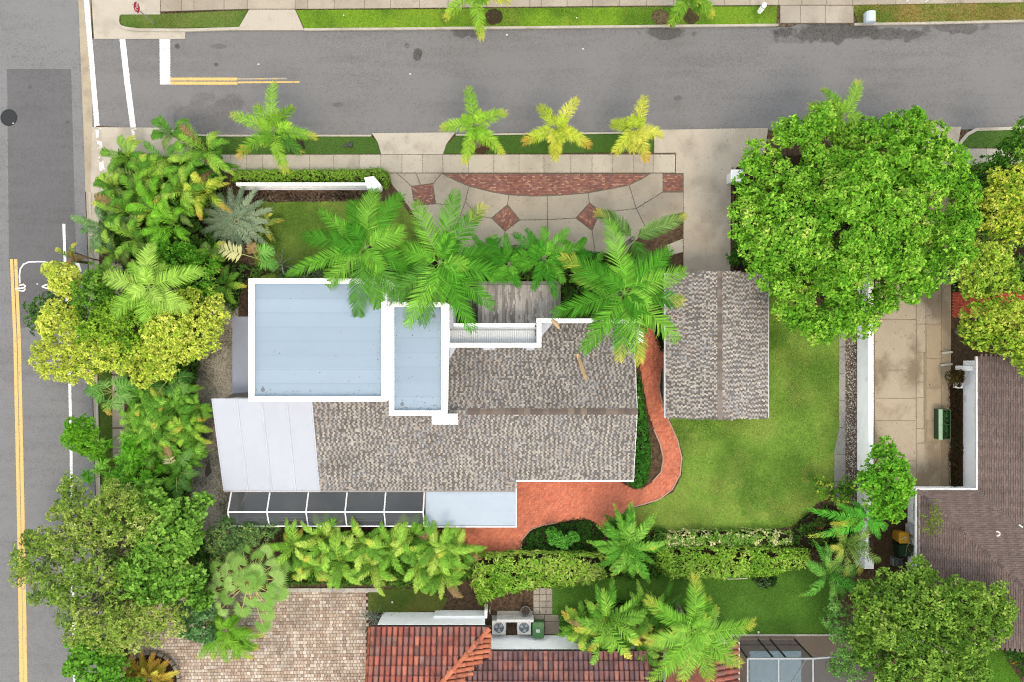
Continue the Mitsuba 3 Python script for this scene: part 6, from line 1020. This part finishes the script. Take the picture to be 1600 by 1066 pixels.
tree('broadleaf_tree', 'yellow green tree covering the corner of the mauve brown roof', [(1525, 495, 4.6, 1.3), (1555, 490, 4.6, 1.4), (1585, 500, 4.8, 1.5), (1540, 525, 4.4, 1.2), (1575, 535, 4.6, 1.4), (1605, 530, 4.8, 1.5), (1515, 520, 4.2, .9), (1600, 565, 4.6, 1.0)], [A(96, 146, 40), A(140, 180, 52), A(180, 204, 72), A(208, 218, 96)], 472, leaf=.21, k=6, dens=17, ratio=.6, tr=.16)
tree('broadleaf_tree', 'darker green trees behind the street verge at the edge of the view', [(1545, 275, 3.4, 1.3), (1580, 255, 3.6, 1.4), (1610, 230, 4.4, 1.5), (1600, 205, 4.6, .9), (1535, 300, 3.0, 1.0), (1540, 345, 3.0, .9)], [A(62, 112, 36), A(90, 144, 48), A(130, 176, 62)], 473, leaf=.22, k=6, dens=13, tr=.16)
hedge('undergrowth', 'dark shaded plants and earth behind the yellow green trees', [(1505, 262), (1700, 262), (1700, 455), (1490, 455), (1490, 380), (1510, 330)], .3, [A(88, 128, 52), A(108, 150, 62), A(126, 140, 78)], 474, leaf=.28, dens=24, cat='undergrowth', ratio=.4, gaps=.32); labels['undergrowth_006']['kind'] = 'stuff'
r = np.random.default_rng(2); bl = []
_o = [(1185, 235), (1230, 205), (1275, 195), (1315, 210), (1360, 215), (1400, 205), (1425, 195), (1450, 225), (1480, 260), (1505, 300), (1500, 345), (1495, 385), (1455, 425), (1415, 445), (1380, 470), (1340, 490), (1300, 500), (1270, 510), (1235, 480), (1215, 440), (1190, 405), (1170, 370), (1165, 320), (1170, 275)]
for px, py in _o: bl.append((px + (1330 - px) * .03, py + (345 - py) * .03, 5.0 + r.uniform(-.8, .8), r.uniform(1.0, 1.55)))
for _ in range(200):
    a, q = r.uniform(0, 6.28), math.sqrt(r.uniform()); px, py = 1332 + 128 * q * math.cos(a), 345 + 118 * q * math.sin(a)
    if all((px - b[0]) ** 2 + (py - b[1]) ** 2 > 37 ** 2 for b in bl): bl.append((px, py, 7.0 - 1.6 * q * q + r.uniform(-1.0, 1.0), r.uniform(1.35, 1.95)))
tree('shade_tree', 'huge round bright green shade tree between street, garage and garden wall', bl, [A(84, 146, 38), A(108, 174, 46), A(132, 194, 56), A(160, 212, 74), A(200, 226, 106)], 480, leaf=.27, k=6, dens=18, base=tuple(W(1330, 345)[:2]), tr=.38, ratio=.5, rough=.32, patch=.9)
hedge('undergrowth', 'brown leaf litter and shade plants under the huge shade tree', [(1145, 262), (1190, 240), (1420, 240), (1440, 430), (1330, 500), (1215, 425), (1145, 425)], .2, [A(96, 100, 56), A(120, 96, 66), A(84, 122, 52)], 481, leaf=.2, dens=12, cat='undergrowth', ratio=.35, gaps=.4); labels['undergrowth_007']['kind'] = 'stuff'
tree('green_bush', 'dark green bush under the shade tree at the garage drive', [(1160, 400, 1.6, .9), (1180, 412, 1.6, .8), (1158, 375, 1.5, .6)], [A(44, 96, 26), A(60, 118, 34), A(80, 140, 44)], 482, leaf=.18, k=6, dens=26, cat='bush', tr=.06)
tree('dark_shrub', 'dark brown green clipped ball shrub by the neighbouring white wall', [(1489, 588, .8, .7)], [A(84, 66, 34), A(66, 60, 30), A(96, 84, 44)], 483, leaf=.10, k=6, dens=70, cat='shrub', tr=.05, limbs=False)
hedge('low_plants', 'dark brown low plants along the neighbouring white wall', [(1484, 602), (1503, 600), (1504, 765), (1486, 765)], .3, [A(66, 52, 32), A(82, 62, 40), A(60, 64, 34)], 484, leaf=.13, dens=60, cat='plants', rough=.5)
hedge('low_plants', 'small dark plants on the deep green lawn near its corner palm', [(1178, 908), (1200, 900), (1215, 905), (1210, 918), (1190, 920)], .4, [A(50, 80, 40), A(90, 120, 80)], 485, leaf=.2, dens=40, cat='plants', ratio=.5, gaps=.45)
hedge('low_plants', 'dark ferns round the back of the garage beside the brick path', [(1022, 505), (1042, 500), (1042, 545), (1036, 552), (1026, 530)], .4, [A(34, 60, 24), A(50, 84, 34)], 486, leaf=.2, dens=40, cat='plants', ratio=.35)
hedge('low_plants', 'dark green plants beside the grey deck under the tall palm', [(876, 440), (935, 440), (935, 492), (880, 492)], .8, [A(40, 72, 26), A(56, 96, 34), A(80, 120, 50)], 487, leaf=.24, dens=30, cat='plants', ratio=.35)
r = np.random.default_rng(488); k = top('fallen_frond', 'dry tan palm frond lying on the shingle roof', 'palm frond')
m = MB(); frond(m, W(903, 556, 3.35), W(917, 597, 3.65), A(200, 172, 132), arch=.12, width=.30, n=26, droop=.05, lw=.05, ang=30, v0=0, r=r, rr=.03, rachis=A(186, 154, 112)); put(k, m, 'matte')
part(k, 'sheath', MB().bar(W(902, 553, 3.34), W(904, 562, 3.37), .16, .05, A(226, 190, 140)), 'matte')
k = top('fallen_sheath', 'pale tan dry palm sheath lying at the corner of the white roof parapet', 'palm frond'); put(k, MB().tube([W(862, 500, 3.36), W(869, 506, 3.42), W(874, 514, 3.4)], [.1, .17, .06], A(216, 188, 150), 7), 'matte')
# ================================================================ SMALL OBJECTS
def textplate(key, name, text, h, M, col):
    m = meshkit.text_mesh(text, h, .006, True); b = m.bounds; m.apply_translation(-(b[0] + b[1]) / 2 * [1, 1, 0]); m.apply_transform(M); part(key, name, MB().tm(m, col), 'paint')
def frame(o, x, y): z = np.cross(x, y); M = np.eye(4); M[:3, 0], M[:3, 1], M[:3, 2], M[:3, 3] = x, y, z, o; return M
k = top('stop_sign', 'red octagonal stop sign with white border and lettering on the corner pavement', 'stop sign')
so = np.array([W(213.5, 12, 2.55)[0], W(213.5, 12, 2.55)[1], 2.55]); fx = nrm(np.array([1.0, -.12, 0])); sx = np.array([-fx[1], fx[0], 0]); O = frame(so, sx, UP)
def octo(R): return Polygon([(R * math.cos(a), R * math.sin(a)) for a in np.radians(np.arange(22.5, 382, 45))])
for nm, R, z0, z1, c in (('back_plate', .42, -.012, 0, A(176, 178, 180)), ('border', .42, .001, .005, A(246, 246, 246, 1.1)), ('face', .385, .006, .010, A(206, 52, 70))):
    m = trimesh.creation.extrude_polygon(octo(R), z1 - z0); m.apply_translation([0, 0, z0]); m.apply_transform(O); part(k, nm, MB().tm(m, c), 'paint')
textplate(k, 'lettering', 'STOP', .25, O @ trimesh.transformations.translation_matrix([0, 0, .011]), A(250, 250, 250, 1.1))
part(k, 'post', MB().bar((so[0] - .04, so[1], .03), (so[0] - .04, so[1], 3.0), .05, .05, A(150, 152, 150), np.array([0, 1.0, 0])), 'paint')
k = top('mailbox', 'pale blue white arched mailbox on a post at the far kerb', 'mailbox'); mx, my, _ = W(1360, 27, 1.0)
prof = Polygon([(-.34, 0), (.34, 0), (.34, .3)] + [(.34 * math.cos(a), .3 + .26 * math.sin(a)) for a in np.linspace(.2, np.pi - .2, 9)] + [(-.34, .3)]); m = trimesh.creation.extrude_polygon(prof, .72)
m.apply_transform(frame(np.array([mx, my + .36, .72]), np.array([1.0, 0, 0]), UP) @ np.diag([1, 1, 1, 1])); part(k, 'box', MB().tm(m, A(214, 226, 238)), 'paint')
part(k, 'door', MB().box(mx - .30, mx + .30, my - .40, my - .365, .74, 1.1, A(190, 200, 212)), 'paint'); part(k, 'post', MB().box(mx - .06, mx + .06, my - .06, my + .06, .03, .72, A(120, 110, 100)), 'timber')
part(k, 'flag', MB().box(mx + .345, mx + .36, my - .2, my - .1, .9, 1.15, A(200, 70, 60)), 'paint')
k = top('white_post', 'white round post standing in the far grass strip', 'bollard'); b0 = W(1187, 18, .1); a1 = W(1187, 18, 0); part(k, 'shaft', MB().lathe([(0, 0), (.17, 0), (.17, .98), (.15, 1.03), (0, 1.05)], WHITE, (b0[0] + .0, b0[1], .05), 18), 'paint'); part(k, 'band', MB().lathe([(.172, .82), (.176, .82), (.176, .9), (.172, .9)], A(200, 206, 214), (b0[0], b0[1], .05), 18), 'paint')
for px, lab in ((1416, 'thin white stake at the weedy grass, nearer the mailbox'), (1446, 'thin white stake at the weedy grass, farther from the mailbox')):
    k = top('white_stake', lab, 'stake'); b = W(px, 3, .1); put(k, MB().bar((b[0], b[1], .05), (b[0], b[1], .7), .08, .08, WHITE, np.array([0, 1.0, 0])), 'paint')

# air conditioners, bins and neighbours' things
def condenser(label, px, py):
    k = top('air_conditioner', label, 'air conditioner', 'air conditioners behind the tile roofed house'); x, y, _ = W(px, py, .9); h = .44
    part(k, 'pad', MB().box(x - .52, x + .52, y - .52, y + .52, .0, .1, A(190, 186, 178)), 'concrete')
    m = MB().slab(sbox(x - h, y - h, x + h, y + h).buffer(.03), .1, .86, A(206, 206, 200)); part(k, 'case', m, 'paint')
    tp = sbox(x - h, y - h, x + h, y + h).buffer(.04).difference(Point(x, y).buffer(.36)); part(k, 'top_panel', MB().slab(tp, .862, .90, A(222, 222, 216)), 'paint')
    part(k, 'fan_well', MB().lathe([(0, 0), (.36, 0), (.36, .02), (0, .02)], A(64, 70, 78), (x, y, .863), 28), 'paint')
    for i in range(3):
        a = i * 2.094 + .5; p = [(x + .06 * math.cos(a), y + .06 * math.sin(a), .90), (x + .31 * math.cos(a - .35), y + .31 * math.sin(a - .35), .888), (x + .33 * math.cos(a + .45), y + .33 * math.sin(a + .45), .905), (x + .12 * math.cos(a + .9), y + .12 * math.sin(a + .9), .905)]
        part(k, 'fan_blade', MB().add(p, [(0, 1, 2, 3)], A(176, 184, 196)), 'paint')
    part(k, 'hub', MB().lathe([(0, 0), (.085, 0), (.085, .04), (0, .05)], A(120, 126, 134), (x, y, .885), 16), 'paint')
    g = MB()
    for rr in (.14, .21, .28, .34): g.lathe([(rr - .006, .925), (rr + .006, .925), (rr + .006, .932), (rr - .006, .932)], A(200, 202, 204), (x, y, 0), 24)
    part(k, 'grille', g, 'paint')
condenser('pale air conditioner with round fan nearer the white tile roof wall', 779.5, 981); condenser('pale air conditioner with round fan next to the green bin', 819, 981)
k = top('screen_wall', 'low white wall with pale slab in front of the two air conditioners', 'wall'); part(k, 'slab', MB().slab(PG([(777, 955), (832, 955), (833, 967), (776, 967)]), .0, .10, A(204, 194, 182)), 'concrete')
y0_ = W(0, 973.5, 1.0)[1]; part(k, 'panel', MB().box(W(776, 0, .9)[0], W(834, 0, .9)[0], y0_, y0_ + .2, .0, .92, A(236, 234, 230, 1.1), .02), 'stucco')
def bin_(label, px, py, w, d, h, col, lid, cat='wheelie bin', badge=None):
    k = top('wheelie_bin', label, cat); x, y, _ = W(px, py, h)
    v = []
    for z, s in ((.08, .84), (h - .06, 1.0)): v += [(x - w / 2 * s, y - d / 2 * s, z), (x + w / 2 * s, y - d / 2 * s, z), (x + w / 2 * s, y + d / 2 * s, z), (x - w / 2 * s, y + d / 2 * s, z)]
    part(k, 'body', MB().add(v, [(0, 1, 5, 4), (1, 2, 6, 5), (2, 3, 7, 6), (3, 0, 4, 7), (4, 5, 6, 7), (3, 2, 1, 0)], col), 'paint')
    ld = sbox(x - w / 2 - .02, y - d / 2 - .02, x + w / 2 + .02, y + d / 2 + .02).buffer(-.08).buffer(.08); m = MB().slab(ld, h - .058, h - .02, lid); m.slab(ld.buffer(-.06), h - .019, h, lid); part(k, 'lid', m, 'paint')
    part(k, 'handle', MB().bar((x - w / 2 * .8, y + d / 2 + .06, h - .06), (x + w / 2 * .8, y + d / 2 + .06, h - .06), .035, .035, lid), 'paint')
    for s in (-1, 1): part(k, 'wheel', MB().tube([(x + s * (w / 2 - .02), y + d / 2 * .8, .1), (x + s * (w / 2 + .03), y + d / 2 * .8, .1)], [.1, .1], A(40, 40, 40), 14), 'paint')
    if badge == 'label': part(k, 'sticker', MB().box(x - .16, x + .12, y - .12, y + .1, h + .001, h + .006, A(220, 230, 214)), 'paint')
    if badge == 'recycle':
        for a in (.6, 1.0):
            part(k, 'mark', MB().bar((x - .16, y - .1 * a, h + .006), (x + .12, y + .2 * a - .02, h + .006), .05, .01, A(238, 226, 200)), 'paint')
        part(k, 'mark', MB().bar((x + .0, y - .16, h + .006), (x + .14, y - .02, h + .006), .05, .01, A(238, 226, 200)), 'paint')
    return k
bin_('green wheelie bin with a pale sticker beside the air conditioners', 841, 986, .76, 1.0, 1.05, A(62, 116, 62), A(78, 134, 74), badge='label')
bin_('yellow wheelie bin beside the brown roofed house', 1413, 841, .66, .70, 1.1, A(190, 140, 40), A(240, 184, 44), badge='recycle')
bin_('dark green wheelie bin next to the yellow one', 1416, 861, .9, .78, 1.0, A(16, 52, 28), A(22, 64, 34))
k = top('hose_reel', 'grey hose reel unit beside the dark green bin', 'hose reel'); x, y, _ = W(1403, 878, .5)
part(k, 'frame', MB().box(x - .32, x - .05, y - .3, y + .3, .05, .5, A(126, 128, 122), .04), 'paint'); part(k, 'reel', MB().tube([(x + .02, y - .25, .45), (x + .02, y + .25, .45)], [.3, .3], A(62, 66, 66), 18), 'paint'); part(k, 'flange', MB().tube([(x + .02, y + .26, .45), (x + .02, y + .3, .45)], [.36, .36], A(96, 98, 96), 18), 'paint')
part(k, 'hose', MB().tube([(x + .3, y, .4), (x + .5, y - .4, .1), (x + .1, y - .9, .1), (x - .5, y - 1.3, .1)], [.02] * 4, A(150, 150, 140), 5), 'paint')
k = top('dead_branch', 'thin dry pale branch leaning over the two bins', 'branch'); put(k, MB().tube([W(1437, 828, 2.2), W(1424, 843, 1.6), W(1417, 855, 1.35), W(1415, 868, 1.2)], [.03, .03, .025, .02], A(206, 190, 132), 5), 'bark')
part(k, 'twig', MB().tube([W(1417, 855, 1.35), W(1426, 868, 1.1)], [.02, .012], A(196, 180, 130), 5), 'bark')
k = top('planter_box', 'green painted planter box with a pale bench lid on the neighbouring patio', 'planter'); h = .7; xa2, xb2 = W(1467, 0, h)[0], W(1486, 0, h)[0]; yb2, yt2 = W(0, 687, h)[1], W(0, 640, h)[1]; PGR = A(52, 84, 52)
for a, b, c, d in ((xa2, xb2, yb2, yb2 + .06), (xa2, xb2, yt2 - .06, yt2), (xa2, xa2 + .06, yb2 + .062, yt2 - .062), (xb2 - .06, xb2, yb2 + .062, yt2 - .062)): part(k, 'side_panel', MB().box(a, b, c, d, .1, h, PGR), 'paint')
part(k, 'lid', MB().box(xa2 - .03, xa2 + .24, yb2 - .03, yt2 + .03, h + .002, h + .05, A(164, 198, 160), .015), 'paint'); part(k, 'soil', MB().box(xa2 + .065, xb2 - .065, yb2 + .065, yt2 - .065, .1, h - .2, A(48, 40, 32)), 'soil')
part(k, 'divider', MB().box(xa2 + .062, xb2 - .062, (yb2 + yt2) / 2 - .02, (yb2 + yt2) / 2 + .02, .5, h - .02, PGR), 'paint')
hedge('potted_plants', 'dark leafy plants growing in the green planter box', [(1475, 643), (1483, 643), (1483, 684), (1475, 684)], .78, [A(40, 80, 44), A(66, 108, 62), A(90, 130, 84)], 500, leaf=.15, dens=60, cat='plants', z0=.5, ratio=.5, gaps=.42)
k = top('gas_meter', 'white meter and pipes low on the neighbouring white wall', 'meter'); x, y, _ = W(1499, 602, .8)
part(k, 'case', MB().slab(sbox(x - .2, y - .16, x + .16, y + .12).buffer(.05), .5, .9, WHITE), 'paint'); part(k, 'pipe', MB().tube([(x - .05, y + .1, .8), (x + .0, y + .38, .8), (x + .1, y + .42, .5), (x + .12, y + .4, .05)], [.05] * 4, WHITE, 8), 'paint'); part(k, 'valve', MB().lathe([(0, 0), (.1, 0), (.1, .08), (0, .1)], A(230, 230, 230), (x - .12, y - .02, .9), 14), 'paint')
for px, py, w, lab in ((1478, 552, 8, 'short pale kerb block by the dark gap, nearer the red walkway'), (1477, 571, 9, 'short pale kerb block nearer the ball shrub')):
    k = top('kerb_block', lab, 'kerb block'); put(k, MB().slab(PG([(px - w, py - 1.6), (px + w, py - 3.4), (px + w, py - .4), (px - w, py + 1.6)]), .05, .3, A(214, 206, 190)), 'concrete')
k = top('white_debris', 'curled white scrap lying on the mauve brown roof', 'litter'); c = W(1558, 834, 4.15); put(k, MB().tube([c + np.array([math.cos(a) * .17, math.sin(a) * .14, .0]) for a in np.linspace(-1.8, 2.0, 9)], [.03, .06, .06, .055, .05, .05, .05, .05, .03], A(244, 236, 226), 6), 'matte')
k = top('white_debris', 'short white scrap on the valley of the mauve brown roof', 'litter'); put(k, MB().bar(W(1592, 820, 4.3), W(1598, 824, 4.3), .09, .05, A(230, 226, 220)), 'matte')
k = top('stone_pot', 'dark grey stone pot in the bed beside the short paver walk', 'pot'); part(k, 'pot', MB().lathe([(0, 0), (.2, 0), (.34, .3), (.38, .5), (.32, .5), (.28, .42), (0, .42)], A(112, 112, 112), W(821, 951, .05) * [1, 1, 0] + [0, 0, .05], 9), 'concrete')
part(k, 'earth', MB().lathe([(0, 0), (.29, 0), (0, .02)], A(84, 76, 70), W(821, 951, .05) * [1, 1, 0] + [0, 0, .475], 9), 'soil')
k = top('stone_lantern', 'small stone lantern pillar at the edge of the deep green lawn', 'lantern'); x, y, _ = W(1112, 968, .8)
part(k, 'base', MB().box(x - .28, x + .28, y - .3, y + .3, .05, .5, A(170, 160, 146), .02), 'concrete'); part(k, 'cap', MB().slab(sbox(x - .34, y - .4, x + .34, y + .4).difference(sbox(x - .18, y - .24, x + .18, y + .24)), .503, .8, A(190, 182, 168)), 'concrete'); part(k, 'opening', MB().box(x - .17, x + .17, y - .23, y + .23, .504, .52, A(30, 32, 30)), 'matte')
k = top('garden_frame', 'thin white rectangular frame standing against the hedge above the deep green lawn', 'frame')
a_, b_, c_, d_ = W(1137, 905, .6), W(1167, 904, .6), W(1167, 898, .9), W(1137, 899, .9)
for p, q in ((a_, b_), (b_, c_), (a_, d_)): part(k, 'rail', MB().bar(p, q, .05, .05, A(206, 206, 190)), 'paint')
for p in (a_, b_): part(k, 'leg', MB().bar((p[0], p[1], .09), p, .04, .04, A(206, 206, 190), np.array([0, 1.0, 0])), 'paint')
for px, py, lab in ((613, 941, 'pale round ball lying on the mossy grass corner'), (1185, 988, 'small white ball on the deep green lawn by the pool edge'), (537, 24, 'tiny white scrap on the long far grass strip'), (901, 28, 'tiny pale scrap on the far grass strip near the bare patch')):
    k = top('ball', lab, 'ball' if 'ball' in lab else 'litter'); m = trimesh.creation.icosphere(2, .085 if 'ball' in lab else .05); m.apply_translation(W(px, py, .16)); put(k, MB().tm(m, A(244, 240, 220)), 'paint', smooth=True)
k = top('fallen_palm_stalk', 'long dark fallen branch across the avenue footpath by the white arrow', 'branch'); put(k, MB().tube([W(117, 395, .6), W(125, 398, .5), W(145, 405, .4), W(165, 409, .3), (W(195, 410, .3))], [.05, .05, .045, .04, .03], A(84, 64, 54), 6), 'bark')
k = top('pipe_post', 'short white pipe at the gable corner of the white tile roof wall', 'pipe'); b = W(765, 955, .9); put(k, MB().tube([(b[0], b[1], .05), (b[0], b[1], .9), (b[0] + .05, b[1] - .15, 1.0)], [.05, .05, .05], A(196, 186, 178), 8), 'paint')
k = top('tree_stump', 'tan cut palm stump near the corner of the back lawn', 'stump'); part(k, 'wood', MB().lathe([(0, 0), (.26, 0), (.22, .35), (0, .36)], A(186, 140, 96), W(1311, 789, .05), 12), 'bark'); 
k = top('tree_stump', 'orange brown rotting stump in the bed below the lawn corner', 'stump'); part(k, 'wood', MB().lathe([(0, 0), (.42, 0), (.36, .3), (.2, .34), (0, .2)], A(168, 104, 62), W(1278, 818, .05), 9), 'bark')
r = np.random.default_rng(91)
def strew(label, poly, n, z, cols, s0=.05, s1=.13):
    x0, y0, x1, y1 = poly.bounds; p = r.uniform((x0, y0), (x1, y1), (n, 2)); p = p[shapely.contains_xy(poly, p[:, 0], p[:, 1])]; m = MB()
    for x, y in p:
        s, a = r.uniform(s0, s1), r.uniform(0, 6.3); d, e = np.array([math.cos(a), math.sin(a), 0]), np.array([-math.sin(a), math.cos(a), 0]); o = np.array([x, y, z])
        m.add([o, o + d * s * .5 + e * s * .22 + UP * .02, o + d * s * .5 - e * s * .22 + UP * .006, o + d * s + UP * .012], [(0, 2, 3), (0, 3, 1)], np.array(cols[r.integers(0, len(cols))]) * r.uniform(.8, 1.15))
    k = top('fallen_leaves', label, 'leaves', kind='stuff'); put(k, m, 'leaf')
FL = [A(150, 116, 70), A(128, 92, 60), A(176, 150, 84), A(104, 120, 52), A(92, 74, 54)]
strew('fallen leaves strewn over the concrete drives and footpaths', PG([(600, 208), (1140, 207), (1140, 420), (600, 420)]), 520, .15, FL)
strew('fallen leaves strewn over the red brick path and patio', path, 300, .15, FL, .04, .10)
strew('fallen leaves strewn over the wide back lawn', PG([(1060, 660), (1205, 660), (1205, 480), (1305, 510), (1305, 760), (1240, 815), (1000, 822), (1010, 795)]), 260, .14, FL)
strew('fallen leaves and grit strewn along the side street kerbs', PG([(300, 188), (1480, 176), (1480, 203), (300, 210)]).union(PG([(300, 50), (1590, 38), (1590, 50), (300, 60)])), 800, .02, FL + [A(120, 112, 104)], .03, .10)
strew('fallen leaves strewn over the stained neighbouring patio', PG([(1368, 440), (1484, 440), (1484, 766), (1368, 766)]), 220, .145, FL)
strew('fallen leaves strewn over the tan paver court', PG([(260, 930), (574, 926), (574, 1100), (260, 1100)]), 260, .135, FL)
for k_ in list(labels):
    if k_.split('__')[0] == k_ and not any(s == k_ or s.startswith(k_ + '__') for s in scene): del labels[k_]
